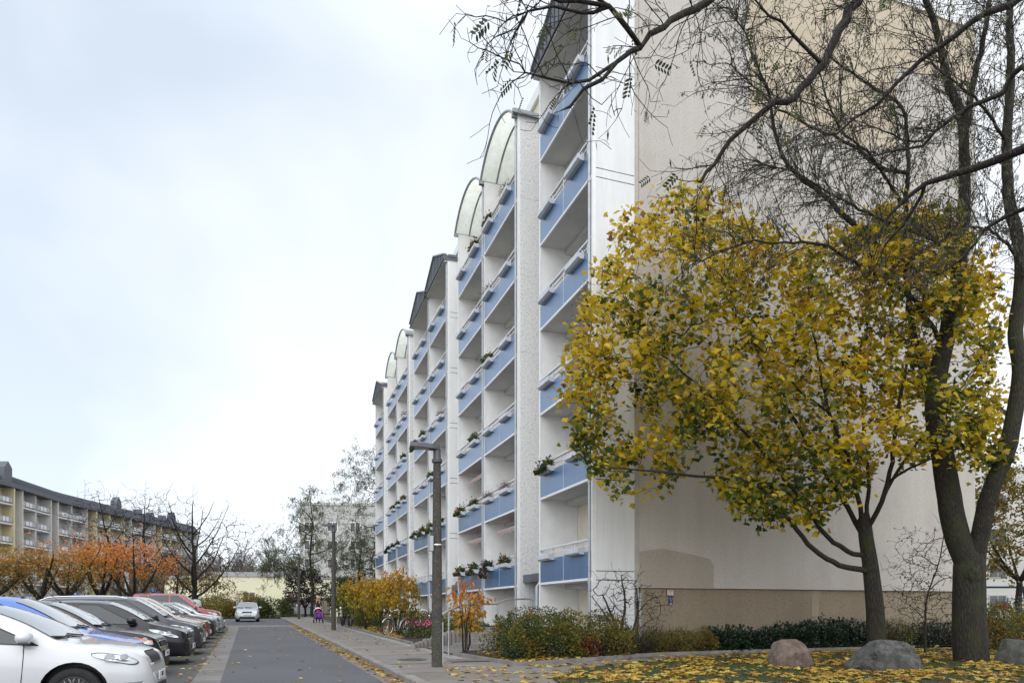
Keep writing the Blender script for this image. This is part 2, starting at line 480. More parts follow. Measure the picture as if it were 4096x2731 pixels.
def paving(name, c, bw, bh, mortar=.012, off=.5, rot=0.0, var=.16, dark=.35, sq=1.0):
    t = NT(name); v = t.obj(rot=(0, 0, rot))
    br = t.n('ShaderNodeTexBrick', {'Scale': 1.0, 'Mortar Size': mortar, 'Mortar Smooth': .3, 'Bias': 0.0, 'Brick Width': bw, 'Row Height': bh,
             'Color1': (1, 1, 1, 1), 'Color2': (.78, .78, .78, 1), 'Mortar': (0, 0, 0, 1)}, offset=off, squash=sq)
    w = t.n('ShaderNodeTexNoise', {'Scale': 7.0, 'Detail': 3.0}); t.l(v, w, 'Vector')
    mv = t.n('ShaderNodeVectorMath', operation='MULTIPLY_ADD'); t.l(w.outputs[1], mv, 0); mv.inputs[1].default_value = (.02, .02, 0); t.l(v, mv, 2)
    t.l(mv, br, 'Vector')
    st = t.ramp(t.noise(v, 1.1, 6, .65), [(.3, [x*(1-var) for x in c]), (.7, [x*(1+var) for x in c])])
    fine = t.ramp(t.noise(v, 110, 2, .6), [(.3, (.72, .72, .72)), (.7, (1.0, 1.0, 1.0))])
    cc = t.mix(1.0, t.mix(1.0, st, fine, 'MULTIPLY'), br.outputs['Color'], 'MULTIPLY')
    t.col(t.mix(br.outputs['Fac'], cc, [x*dark for x in c]))
    inv = t.n('ShaderNodeMath', operation='SUBTRACT'); inv.inputs[0].default_value = 1; t.l(br.outputs['Fac'], inv, 1)
    t.bump(inv.outputs[0], .5, .01); t.set(Roughness=.85)
    return t.mat
M_ASPH = asphalt('road_asphalt', (.092, .092, .100))
M_PARK = asphalt('parking_asphalt', (.085, .082, .080), .35)
M_STRIP = paving('strip_concrete', (.225, .21, .20), 40, .42, .014, .0, dark=.4)
M_GUT = paving('gutter_concrete', (.20, .186, .172), 40, .50, .012, .0)
M_SLAB = paving('sidewalk_slabs', (.235, .21, .19), 40, .95, .030, .0, dark=.22)
M_SMALL = paving('small_pavers', (.25, .235, .21), .20, .10, .006, .5, .0)
M_PATH = paving('path_gravel', (.22, .195, .17), 2.0, 1.2, .012, .5)
M_EDGE = paving('edge_pavers', (.34, .33, .32), .16, .16, .008, .0)
M_KERB = plain('kerb_concrete', (.21, .195, .18), .9, .3, 2.5, .4, 70)
M_SOIL = plain('soil', (.035, .026, .020), .95, .45, 6, .9, 35)
M_EARTH = plain('earth', (.085, .075, .045), .95, .35, 1.5, .5, 25)
def turf():
    t = NT('turf'); v = t.obj()
    t.col(t.mix(t.ramp(t.noise(v, 1.3, 6, .65), [(.42, (0, 0, 0)), (.62, (1, 1, 1))]), (.030, .050, .014), (.055, .045, .022)))
    t.bump(t.noise(v, 80, 3), .8, .03); t.set(Roughness=.95); return t.mat
M_TURF = turf()

ROT = 0.031                                 # the street runs a little to the left of the facade's direction
def RX(x0, y): return x0-ROT*y              # street coordinate to world X
def sheet(name, poly, z, mat, rot=0.0, ny=None, kind='structure'):
    """a sheet of ground following the rise of the street; z is its height above it"""
    bm = bmesh.new()
    vs = [bm.verts.new((x, y, 0)) for x, y in poly]; bm.faces.new(vs)
    ys = [p[1] for p in poly]; lo, hi = min(ys), max(ys)
    for k in range(int(lo//4)+1, int(hi//4)+1):
        bmesh.ops.bisect_plane(bm, geom=bm.verts[:]+bm.edges[:]+bm.faces[:], plane_co=(0, 4*k, 0), plane_no=(0, 1, 0))
    for v in bm.verts: v.co.z = G(v.co.y)+z
    bmesh.ops.recalc_face_normals(bm, faces=bm.faces)
    me = bpy.data.meshes.new(name); bm.to_mesh(me); bm.free()
    if me.polygons and me.polygons[0].normal.z < 0: me.flip_normals()
    me.materials.append(mat)
    o = bpy.data.objects.new(name, me); o.rotation_euler.z = rot; link(o)
    return tag(o, kind=kind)
def band(name, x0, x1, y0, y1, z, mat): return sheet(name, [(x0, y0), (x1, y0), (x1, y1), (x0, y1)], z, mat, ROT)

sheet('ground', [(-900, -60), (900, -60), (900, 1600), (-900, 1600)], -0.012, M_EARTH)
band('parking_lane', -7.2, -0.97, -12, 43.4, 0.0, M_PARK)
band('paving_strip', -0.97, -0.47, -12, 43.4, 0.002, M_STRIP)
band('road', -0.47, 2.36, -12, 43.4, 0.0, M_ASPH)
band('road_crossing_strip', -7.2, 2.74, 43.4, 46.0, 0.001, M_STRIP)
band('far_road', -12, 2.70, 46.0, 66, 0.0, M_ASPH)
band('gutter_strip', 2.36, 2.74, -12, 43.4, 0.001, M_GUT)
band('verge', -30, -7.2, -12, 66, 0.03, M_TURF)
band('cross_pavement', -30, 30, 66, 72, 0.06, M_PATH)
def kerb():
    mb = MB(); r = random.Random(3); y = -6.0
    while y < 66:
        L = 1.0; dz = r.uniform(-.006, .006); dx = r.uniform(-.008, .008)
        x0, x1, h = 2.74+dx, 2.90+dx, 0.125+dz
        if y > 47:                         # the kerb bends away to the right where the street ends
            pass
        a, b = y+.006, y+L-.006
        A = [(x0, -.1), (x0, h-.025), (x0+.025, h), (x1, h), (x1, -.1)]
        n = 5; mb.add([(p[0], a, G(a)+p[1]) for p in A]+[(p[0], b, G(b)+p[1]) for p in A],
               [tuple(range(n)), tuple(range(2*n-1, n-1, -1))]+[(i, i+n, (i+1) % n+n, (i+1) % n) for i in range(n)])
        y += L
    o = mb.build('kerb', M_KERB, None, fix=True); o.rotation_euler.z = ROT; tag(o, kind='structure')
kerb()
band('sidewalk', 2.90, 4.62, 13.0, 66, 0.121, M_SLAB)
band('sidewalk_near', 2.90, 4.80, -8, 13.0, 0.120, M_PATH)
band('sidewalk_edge', 4.62, 4.98, 16.2, 66, 0.123, M_EDGE)
band('driveway_patch', 2.92, 4.60, 15.3, 17.6, 0.126, M_SMALL)
# the wide path between the planting bed and the lawn
PB = [(5.05, 14.25), (6.5, 14.72), (9.5, 15.96), (13.0, 16.3), (19.0, 16.45), (40, 17.0)]    # back edge, where the bed begins
PF = [(4.8, 11.7), (5.9, 13.0), (7.3, 14.0), (9.9, 15.1), (11.6, 15.45), (14.0, 15.55), (19.0, 15.65), (40, 16.3)]    # front edge, where the lawn begins
sheet('front_path', [(4.2, -8)] + [(4.2, 13.0), (4.25, 14.22)] + PB + [(40, -8)], 0.118, M_PATH)
sheet('bed_margin', [(3.95, 13.2), (4.9, 13.6), (5.05, 14.27), (4.46, 17.6), (4.42, 18.3), (4.0, 18.3)], 0.116, M_PATH)
LAWN = [(4.3, 8.0), (4.45, 10.2)] + PF + [(40, 4), (20, 3), (9, 4)]
sheet('lawn', LAWN, 0.135, M_TURF)
BED = [(5.05, 14.29), (6.5, 14.76), (9.5, 16.0), (13.0, 16.34), (19.0, 16.49), (24.6, 16.6), (24.6, 17.6), (8.2, 17.6), (8.2, 20.9), (5.2, 18.6), (4.46, 17.6)]
sheet('planting_bed', BED, 0.16, M_SOIL)
sheet('garden_bed', [(4.26, 22.0), (8.35, 22.0), (8.35, 66), (2.88, 66)], 0.150, M_SOIL)
sheet('entrance_path', [(4.5, 18.0), (8.3, 21.2), (10, 21.6), (10, 24.2), (8.3, 23.9), (4.35, 22.0)], 0.130, M_SMALL)
sheet('side_ground', [(24.6, 14), (60, 12), (60, 90), (24.6, 90)], 0.10, M_TURF)
sheet('path_beyond', [(20, 17.3), (60, 18.5), (60, 20.0), (24.7, 18.7)], 0.125, M_PATH)
def edging(name, pts, label, h=.07, w=.06, z=.12):
    mb = MB()
    for a, b in zip(pts, pts[1:]):
        L = math.dist(a, b); n = max(1, int(L))
        for i in range(n):
            t0, t1 = i/n, (i+1)/n-.012/L
            p = [a[k]+(b[k]-a[k])*t0 for k in (0, 1)]; q = [a[k]+(b[k]-a[k])*t1 for k in (0, 1)]
            mb.bar((p[0], p[1], G(p[1])+z+h/2-.02), (q[0], q[1], G(q[1])+z+h/2-.02), w, h+.06)
    return tag(mb.build(name, M_KERB), label, 'edging')
edging('garden_edging', [(4.98-.031*22.3, 22.3), (4.98-.031*34, 34), (4.98-.031*46, 46), (4.98-.031*65, 65)], 'low concrete edging between pavement and garden bed')
edging('bed_edging', [(4.46, 17.6), (5.05, 14.25), (6.5, 14.72), (9.5, 15.96), (13.0, 16.3), (19.0, 16.45)], 'low concrete edging along the corner of the planting bed')
# ------------------------------------------------------------------ main apartment building
def wall_white():
    t = NT('wall_white'); v = t.obj()
    st = t.ramp(t.noise(t.obj((1, 1, .16)), 2.6, 6, .7), [(.35, (.70, .71, .72)), (.72, (.82, .83, .85))])
    t.col(t.mix(t.ramp(t.noise(v, .8, 6, .7), [(.62, (0, 0, 0)), (.85, (.5, .5, .5))]), st, (.52, .53, .48)))
    t.bump(t.noise(v, 140, 2), .18, .004); t.set(Roughness=.8); return t.mat
def wall_aggregate():
    t = NT('wall_aggregate'); v = t.obj()
    a = t.ramp(t.noise(v, 14, 5, .75), [(.38, (.42, .42, .42)), (.50, (.68, .68, .69)), (.7, (.78, .78, .79))])
    b = t.noise(t.obj((1, 1, .25)), 1.6, 5, .6)
    t.col(t.mix(t.ramp(b, [(.3, (0, 0, 0)), (.7, (.55, .55, .55))]), a, (.70, .70, .71)))
    t.bump(t.noise(v, 45, 3), .6, .01); t.set(Roughness=.9); return t.mat
def render_wall(name, c1, c2, c3, bs, bd, bst):
    t = NT(name); v = t.obj()
    s = t.ramp(t.noise(t.obj((1, 1, .12)), 1.1, 7, .7), [(.3, c1), (.7, c2)])
    d = t.noise(v, .45, 6, .65)
    cc = t.mix(t.ramp(d, [(.48, (0, 0, 0)), (.72, (.8, .8, .8))]), s, c3)
    gr = t.noise(v, bs, 3, .7)
    t.col(t.mix(t.ramp(gr, [(.32, (.7, .7, .7)), (.50, (0, 0, 0))]), cc, [x*.62 for x in c2]))
    t.bump(gr, bst, bd); t.set(Roughness=.92); return t.mat
M_WHITE = wall_white()
M_AGG = wall_aggregate()
M_GABLE = render_wall('gable_render', (.475, .445, .405), (.56, .53, .495), (.43, .395, .35), 20, .02, .6)
M_GABLE_CREAM = render_wall('gable_cream', (.50, .425, .32), (.57, .495, .385), (.46, .39, .29), 17, .02, .55)
M_GABLE_PATCH = render_wall('gable_patch', (.365, .325, .27), (.41, .37, .315), (.34, .30, .25), 20, .02, .55)
M_PLINTH = render_wall('plinth_render', (.27, .218, .155), (.33, .27, .195), (.235, .19, .135), 13, .035, .9)
M_PLINTH_S = plain('plinth_smooth', (.34, .285, .21), .9, .08)
M_TRIM = plain('trim_white', (.80, .81, .82), .5, .06, 4)
M_LOGGIA = plain('loggia_white', (.84, .835, .84), .8, .07, 2.2)
M_CREAM = plain('loggia_cream', (.72, .665, .54), .8, .08, 2.0)
M_SOFFIT = plain('soffit', (.60, .595, .59), .85, .08, 1.6)
def blue_panel():
    t = NT('blue_panel')
    s = t.ramp(t.noise(t.obj((1, 1, .10)), 3.2, 6, .7), [(.3, (.034, .115, .27)), (.7, (.055, .150, .32))])
    f = t.noise(t.obj(), 26, 4, .7)
    t.col(t.mix(t.ramp(f, [(.30, (.6, .6, .6)), (.42, (0, 0, 0))]), s, (.024, .09, .23)))
    t.bump(t.noise(t.obj(), 60, 3), .12, .004); t.set(Roughness=.36)
    t.p.inputs['Coat Weight'].default_value = 1.0; t.p.inputs['Coat IOR'].default_value = 1.65; t.p.inputs['Coat Roughness'].default_value = .33
    return t.mat
M_BLUE = blue_panel()
M_METAL = plain('galvanised', (.42, .43, .45), .42, .14, 5, metal=.55)
M_RAIL = plain('railing_paint', (.66, .67, .69), .45, .06, 5)
M_PLANTER = plain('planter_sheet', (.60, .63, .68), .42, .10, 5, metal=.05)
M_SEAM = plain('seam_metal', (.115, .125, .145), .45, .2, 2.5, metal=.3)
M_SEAMRIB = plain('seam_rib', (.06, .065, .075), .5, .1, 3, metal=.3)
def acrylic():
    t = NT('vault_acrylic')
    c = t.ramp(t.noise(t.obj((1.2, 1.2, .35)), 2.4, 6, .75), [(.34, (.66, .67, .58)), (.60, (.80, .82, .76))])
    m = t.ramp(t.noise(t.obj((3, 3, .8)), 2.2, 6, .75), [(.62, (0, 0, 0)), (.72, (1, 1, 1))])
    cc = t.mix(m, c, (.30, .31, .20)); t.col(cc); t.set(Roughness=.4)
    tr = t.n('ShaderNodeBsdfTranslucent'); t.l(cc, tr, 'Color')
    mx = t.n('ShaderNodeMixShader'); mx.inputs[0].default_value = .72; t.l(t.p, mx, 1); t.l(tr, mx, 2); t.l(mx, t.out)
    return t.mat
M_ACRYL = acrylic()
M_VFRAME = plain('vault_frame', (.28, .31, .32), .5, .1, 3)
M_GLASS = flat('window_glass', (.035, .042, .05), .06, **{'Specular_IOR_Level': .8})
M_FRAME = plain('window_frame', (.62, .62, .62), .5, .05)
M_DARKGAP = flat('joint_dark', (.05, .048, .045), .9)

FX = 8.41                                   # facade plane
BX = 9.76                                   # back of the loggias
YA = 17.50                                  # gable plane
XE = 23.0                                   # far corner of the gable
ZT = 21.5                                   # eaves
ST = 2.8                                    # storey
def LV(k): return 2.35+ST*(k-1)             # underside of balcony k; 7 is the roof
BAYS = [('A', [17.56, 21.57], 'white', 'metal', 'nearest bay'),
        ('B', [23.77, 27.98, 32.27], 'agg', 'vault', 'second bay'),
        ('C', [34.37, 38.70, 43.25], 'white', 'metal', 'third bay'),
        ('D', [45.02, 49.40, 53.74], 'agg', 'vault', 'fourth bay'),
        ('E', [55.50, 60.30], 'white', 'metal', 'farthest bay')]
house = thing('apartment_building', (FX, YA, G(YA)), 'seven storey white slab block with blue balconies, arched roofs and a beige gable', 'apartment building')
def hp(mb, name, mats, parent=house, smooth=None, fix=False):
    """a part of the building, built in world coordinates"""
    o = mb.build(name, mats, parent, smooth, fix)
    p = parent
    off = Vector((0, 0, 0))
    while p is not None: off += p.location; p = p.parent
    o.data.transform(Matrix.Translation(-off))
    return o
gz = G(YA)
# main body behind the loggias, gable wall, plinth
m = MB(); m.box(BX+.02, XE-.1, YA+.30, 62.5, -.2, ZT-.25); hp(m, 'main_wall', [M_CREAM])
m = MB()
m.box(9.87, XE, YA, YA+.29, 2.15, ZT-.0)
gable = hp(m, 'gable_wall', [M_GABLE])
# cream field painted on the upper gable: its outline is part of the wall's paint
m = MB()
CR = [(13.6, ZT-.02), (13.6, 16.5), (19.45, 16.5), (19.45, 19.4), (22.98, 19.4), (22.98, ZT-.02)]
m.add([(x, YA-.003, z) for x, z in CR], [tuple(range(len(CR)))]); hp(m, 'cream_field', [M_GABLE_CREAM], gable)
m = MB(); PT = [(9.88, 2.17), (9.88, 3.18), (10.6, 3.28), (11.5, 3.16), (12.22, 3.02), (12.36, 2.85), (12.36, 2.17)]
m.add([(x, YA-.003, z) for x, z in PT], [tuple(range(len(PT)))]); hp(m, 'repaired_patch', [M_GABLE_PATCH], gable)
m = MB(); m.box(9.95, XE-.05, YA+.09, YA+.31, -.3, 2.16); m.box(9.95, XE-.05, YA+.05, YA+.088, -.3, .62)
plinth = hp(m, 'plinth', [M_PLINTH])
m = MB(); m.box(16.05, 16.32, YA+.083, YA+.10, .63, 2.14); m.box(9.96, 10.06, YA+.084, YA+.10, .63, 2.14); hp(m, 'smooth_band', [M_PLINTH_S], plinth)
m = MB(); m.box(9.85, XE+.06, YA-.06, YA+.34, ZT, ZT+.16); m.box(XE-.04, XE+.06, YA+.34, 62.5, ZT, ZT+.16); m.box(BX-.10, BX+.05, YA+.34, 62.5, ZT-.24, ZT+.16)
m.box(BX+.05, XE-.04, YA+.34, 62.5, ZT-.15, ZT+.02)
hp(m, 'roof_parapet', [M_TRIM])
m = MB(); m.box(9.725, 9.865, YA+.03, YA+.22, 2.0, ZT); hp(m, 'corner_strip', [M_GABLE])
m = MB(); m.tube([(9.90, YA-.0, 2.0), (9.90, YA+.0, .1)], .035, 8); m.box(9.74, 9.93, YA-.04, YA+.06, 1.78, 1.86); m.tube([(9.80, YA-.02, 2.14), (9.80, YA-.02, 1.85)], .05, 8); hp(m, 'corner_downpipe', [M_METAL], smooth=40)

def planter_mesh():
    mb = MB(); L = .98
    # folded sheet trough: vertical back, front leaning outwards, triangular folded ends
    sec = [(0, 0), (.12, 0), (.195, .05), (.20, .18), (.19, .18), (.185, .055), (.115, .012), (.0, .012)]
    n = len(sec)
    P = [(-x, 0, z) for x, z in sec]; Q = [(-x, L, z) for x, z in sec]
    mb.add(P+Q, [(i, (i+1) % n, (i+1) % n+n, i+n) for i in range(n)])
    for y in (0, L-.004):
        mb.prism([(0, 0), (-.12, 0), (-.195, .05), (-.20, .18), (-.10, .15), (0, .18)], y, y+.004)
    mb.box(-.18, -.005, .01, L-.01, .11, .13, 1)
    mb.box(.0, .03, .15, .19, .02, .34); mb.box(.0, .03, L-.19, L-.15, .02, .34)
    return mb.mesh('planter_box', [M_PLANTER, M_SOIL], None, True)
PLANTER = planter_mesh()
STOREY = {1: 'lowest', 2: 'second', 3: 'third', 4: 'fourth', 5: 'fifth', 6: 'top'}
PLACES = {}
def balcony(bay, where, unit, nun, k, y0, y1):
    z = LV(k); tone = None
    m = MB()
    m.box(FX+.045, BX, y0+.09, y1-.09, z+.02, z+.17)                 # slab
    m.box(FX+.9, BX, y0+.092, y1-.092, z-.14, z+.018)                 # beam below its rear edge
    bal = hp(m, 'balcony', [M_SOFFIT])
    m = MB(); m.box(FX-.012, FX+.043, y0+.02, y1-.02, z-.005, z+.065); hp(m, 'edge_trim', [M_TRIM], bal)
    m = MB(); ym = (y0+y1)/2
    m.box(FX, FX+.04, y0+.05, ym-.018, z+.067, z+.81); m.box(FX, FX+.04, ym+.018, y1-.05, z+.067, z+.81)
    hp(m, 'parapet_panel', [M_BLUE], bal)
    m = MB(); m.box(FX+.004, FX+.036, ym-.016, ym+.016, z+.067, z+.80); hp(m, 'panel_joint', [M_TRIM], bal)
    m = MB()
    m.box(FX-.02, FX+.06, y0+.04, y1-.04, z+1.12, z+1.175); m.box(FX+.005, FX+.04, y0+.04, y1-.04, z+.965, z+1.0)
    nps = 5
    for i in range(nps):
        y = y0+.3+(y1-y0-.6)*i/(nps-1)
        m.box(FX+.008, FX+.038, y-.03, y+.03, z+.80, z+1.12)
    hp(m, 'railing', [M_RAIL], bal)
    # door and window at the back
    m = MB(); yd = y0+.55
    fz0, fz1 = z+.18, z+2.38
    for (a, b, c0) in ((yd, yd+.9, fz0), (yd+.98, yd+2.1, fz0+.85)):
        m.box(BX-.05, BX-.005, a, a+.07, c0, fz1); m.box(BX-.05, BX-.005, b-.07, b, c0, fz1); m.box(BX-.05, BX-.005, a+.07, b-.07, fz1-.07, fz1); m.box(BX-.05, BX-.005, a+.07, b-.07, c0, c0+.07)
        m.box(BX-.03, BX-.006, a+.07, b-.07, c0+.07, fz1-.07, 1)
    hp(m, 'balcony_door', [M_FRAME, M_GLASS], bal)
    side = ['' if nun == 1 else ('far half of ' if unit == 1 else 'near half of ')][0]
    for j, off in ((0, y1-.08-1.24), (1, y1-2.3-1.24)):
        o = bpy.data.objects.new('planter_box', PLANTER); link(o)
        o.location = (FX-.006, off, z+.745)
        o.rotation_euler = (0, 0, random.uniform(-.006, .006))
        o['label'] = f"grey metal planter box, {'left' if j == 0 else 'right'} one on {STOREY[k]} blue balcony, {side}{where}"
        o['category'] = 'planter box'; o['group'] = 'planter boxes hung on the blue balconies'
        PLACES[(bay, unit, k, j)] = (FX-.10, off+.49, z+.745+.16)
for bay, ys, wallk, roofk, where in BAYS:
    nun = len(ys)-1
    # side wall facing the viewer, built storey by storey so that the joints are real grooves
    ya = ys[0]; m = MB(); top = LV(7)+.30
    mat = M_WHITE if wallk == 'white' else M_AGG
    z0 = -.2
    cuts = []
    for k in range(1, 7): cuts += [LV(k)+.0, LV(k)+.25] if wallk == 'white' else [LV(k)+.1]
    cuts.append(top)
    for c in cuts:
        m.box(FX+.10, 9.72, ya-.06, ya+.08, z0, c-.012); z0 = c+.012
    if wallk == 'white': m.box(FX+.12, 9.70, ya-.048, ya+.07, -.2, top-.05, 1)
    else: m.box(FX+.12, 9.70, ya-.05, ya+.07, -.2, top-.05, 2)
    hp(m, 'side_wall', [mat, M_DARKGAP, M_WHITE])
    m = MB(); m.box(FX-.005, FX+.10, ya-.055, ya+.02, -.2, top); hp(m, 'corner_trim', [M_TRIM])
    # far end wall and party walls
    for i, y in enumerate(ys[1:]):
        m = MB()
        m.box(FX+.06, BX, y-.09, y+.09, -.2, top-.02); hp(m, 'party_wall', [M_LOGGIA])
        m = MB(); m.box(FX-.004, FX+.058, y-.10, y+.02, -.2, top-.03); hp(m, 'party_wall_edge', [M_TRIM])
    for i, y in enumerate(ys[:-1]):
        m = MB(); yy = y+.075 if i == 0 else y+.06
        m.tube([(FX-.035, yy, .0), (FX-.035, yy, top-.1)], .042, 8)
        for k in range(1, 8): m.tube([(FX-.035, yy, LV(k)-.10), (FX-.035, yy, LV(k)-.02)], .058, 8)
        hp(m, 'downpipe', [M_METAL], smooth=40)
    m = MB(); m.box(BX-.003, BX+.015, ys[0]+.1, ys[-1]-.1, .2, top); hp(m, 'loggia_wall', [M_CREAM])
    m = MB(); m.box(FX+.35, BX-.004, ys[0]+.1, ys[-1]-.1, -.2, .28); hp(m, 'terrace_base', [M_SOFFIT])
    for u in range(nun):
        y0, y1 = ys[u], ys[u+1]
        for k in range(1, 7): balcony(bay, where, u, nun, k, y0, y1)
        z = LV(7); ym = (y0+y1)/2
        if roofk == 'metal':
            m = MB(); prof = [(y0-.10, z+.06), (y0-.10, z+.30), (ym, z+1.25), (y1+.10, z+.30), (y1+.10, z+.06)]
            m.prism(prof, FX-.22, BX+.3, 0, plane='yz')
            for i in range(1, 13):
                y = y0-.1+(y1-y0+.2)*i/13; zz = z+.30+.95*(1-abs(y-ym)/((y1-y0)/2+.1))
                m.box(FX-.245, FX-.22, y-.015, y+.015, z+.10, zz-.02, 1)
            m.box(FX-.26, FX-.2205, y0-.12, y1+.12, z+.03, z+.10, 1)
            bmr = hp(m, 'bay_roof', [M_SEAM, M_SEAMRIB], fix=True)
            m = MB()
            for a, b in (((y0-.13, z+.31), (ym, z+1.28)), ((ym, z+1.28), (y1+.13, z+.31))):
                m.bar((FX-.18, a[0], a[1]), (FX-.18, b[0], b[1]), .22, .06)
            hp(m, 'verge_flashing', [M_METAL], bmr)
            m = MB(); m.box(FX-.20, BX, y0-.05, y1+.05, z-.02, z+.055); hp(m, 'soffit', [M_SOFFIT], bmr)
        else:
            zs = z+.34; h = .92; w = (y1-y0)/2-.02; R = (w*w+h*h)/(2*h); n = 18; a0 = math.asin(w/R)
            arc = [(ym+R*math.sin(-a0+2*a0*i/n), zs+h-R+R*math.cos(-a0+2*a0*i/n)) for i in range(n+1)]
            m = MB()
            m.grid(lambda s, t: (FX-.15+1.75*t, arc[int(round(s*n))][0], arc[int(round(s*n))][1]), n, 2)
            vr = hp(m, 'vault_roof', [M_ACRYL], smooth=60)
            m = MB()
            for xx in (FX-.15, FX+.55, FX+1.3):
                m.tube([(xx, p[0], p[1]-.0) for p in arc], .05 if xx < FX else .04, 6)
            m.box(FX-.2, BX+.2, y0-.03, y0+.07, zs-.16, zs-.02); m.box(FX-.2, BX+.2, y1-.08, y1+.02, zs-.16, zs-.02)
            hp(m, 'vault_frame', [M_VFRAME], vr, smooth=40)
    if roofk == 'vault':
        m = MB(); m.box(FX-.18, BX+.1, ys[0]-.16, ys[0]+.0, LV(7)+.31, LV(7)+.43); m.box(FX-.25, BX, ys[0]-.22, ys[0]-.16, LV(7)+.24, LV(7)+.36); hp(m, 'eaves_gutter', [M_VFRAME])
    else:
        m = MB(); m.box(FX+.02, BX+.1, ys[0]-.13, ys[0]-.062, LV(7)+.20, LV(7)+.34); hp(m, 'eaves_gutter', [M_SEAM])
# entrance recess between the bays: canopy, door, stair window
for (ya_, yb_) in ((21.66, 23.71), (32.36, 34.31), (43.34, 44.96), (53.83, 55.44)):
    m = MB(); m.box(FX+.25, BX+.02, ya_+.02, yb_-.02, 2.55, 2.72); m.box(FX+.20, FX+.25, ya_+.02, yb_-.02, 2.5, 2.78); cp = hp(m, 'entrance_canopy', [M_SEAM])
    m = MB(); m.box(BX-.03, BX+.018, ya_+.3, yb_-.3, .5, 2.4); hp(m, 'entrance_door', [M_SEAM])
m = MB(); m.tube([(FX+.13, 21.74, 2.5), (FX-.02, 21.74, 2.3), (FX-.02, 21.74, .2)], .05, 8); hp(m, 'canopy_downpipe', [M_METAL], smooth=40)
# ------------------------------------------------------------------ cars
def paint(name, c, rough=.28, metal=0.0, coat=.9):
    t = NT(name)
    d = t.noise(t.obj((1, 1, 2.2)), 1.7, 5, .6); w = t.n('ShaderNodeSeparateXYZ'); t.l(t.obj(), w)
    dirt = t.n('ShaderNodeMapRange', {'From Min': .55, 'From Max': .15, 'To Min': 0.0, 'To Max': .35 if max(c) > .3 else .10}); t.l(w.outputs['Z'], dirt, 'Value')
    mm = t.n('ShaderNodeMath', operation='MULTIPLY'); t.l(dirt, mm, 0); t.l(d, mm, 1)
    t.col(t.mix(mm.outputs[0], c, (.16, .15, .13))); t.set(Roughness=rough, Metallic=metal)
    t.p.inputs['Coat Weight'].default_value = coat if max(c) > .1 else .55; t.p.inputs['Specular IOR Level'].default_value = .5 if max(c) > .1 else .25; t.p.inputs['Coat Roughness'].default_value = .04
    return t.mat
M_CGLASS = flat('car_glass', (.014, .024, .028), .03, **{'Specular_IOR_Level': .7})
M_WSCREEN = flat('car_windscreen', (.05, .058, .060), .04, **{'IOR': 2.3, 'Coat_Weight': 1.0, 'Coat_Roughness': .02})
M_TYRE = plain('tyre', (.018, .018, .018), .85, .3, 20, .3, 90)
M_BLACK = plain('black_trim', (.018, .018, .02), .5, .2, 10)
M_ALLOY = flat('alloy', (.55, .56, .58), .3, .8)
M_HUB = flat('wheel_dark', (.012, .012, .013), .4)
M_CHROME = flat('chrome', (.75, .76, .78), .12, 1.0)
M_LAMP = flat('headlamp_lens', (.50, .53, .56), .10, .6, **{'Coat_Weight': 1.0, 'Coat_Roughness': .02})
M_LAMPD = flat('headlamp_inner', (.22, .23, .245), .12, .8)
M_AMBER = flat('indicator_amber', (.75, .22, .02), .15)
M_RED = flat('tail_red', (.35, .01, .01), .15)
M_PLATE = flat('number_plate', (.72, .73, .72), .45)
M_INK = flat('plate_ink', (.02, .02, .025), .6)
M_EUBLUE = flat('plate_blue', (.02, .06, .35), .5)

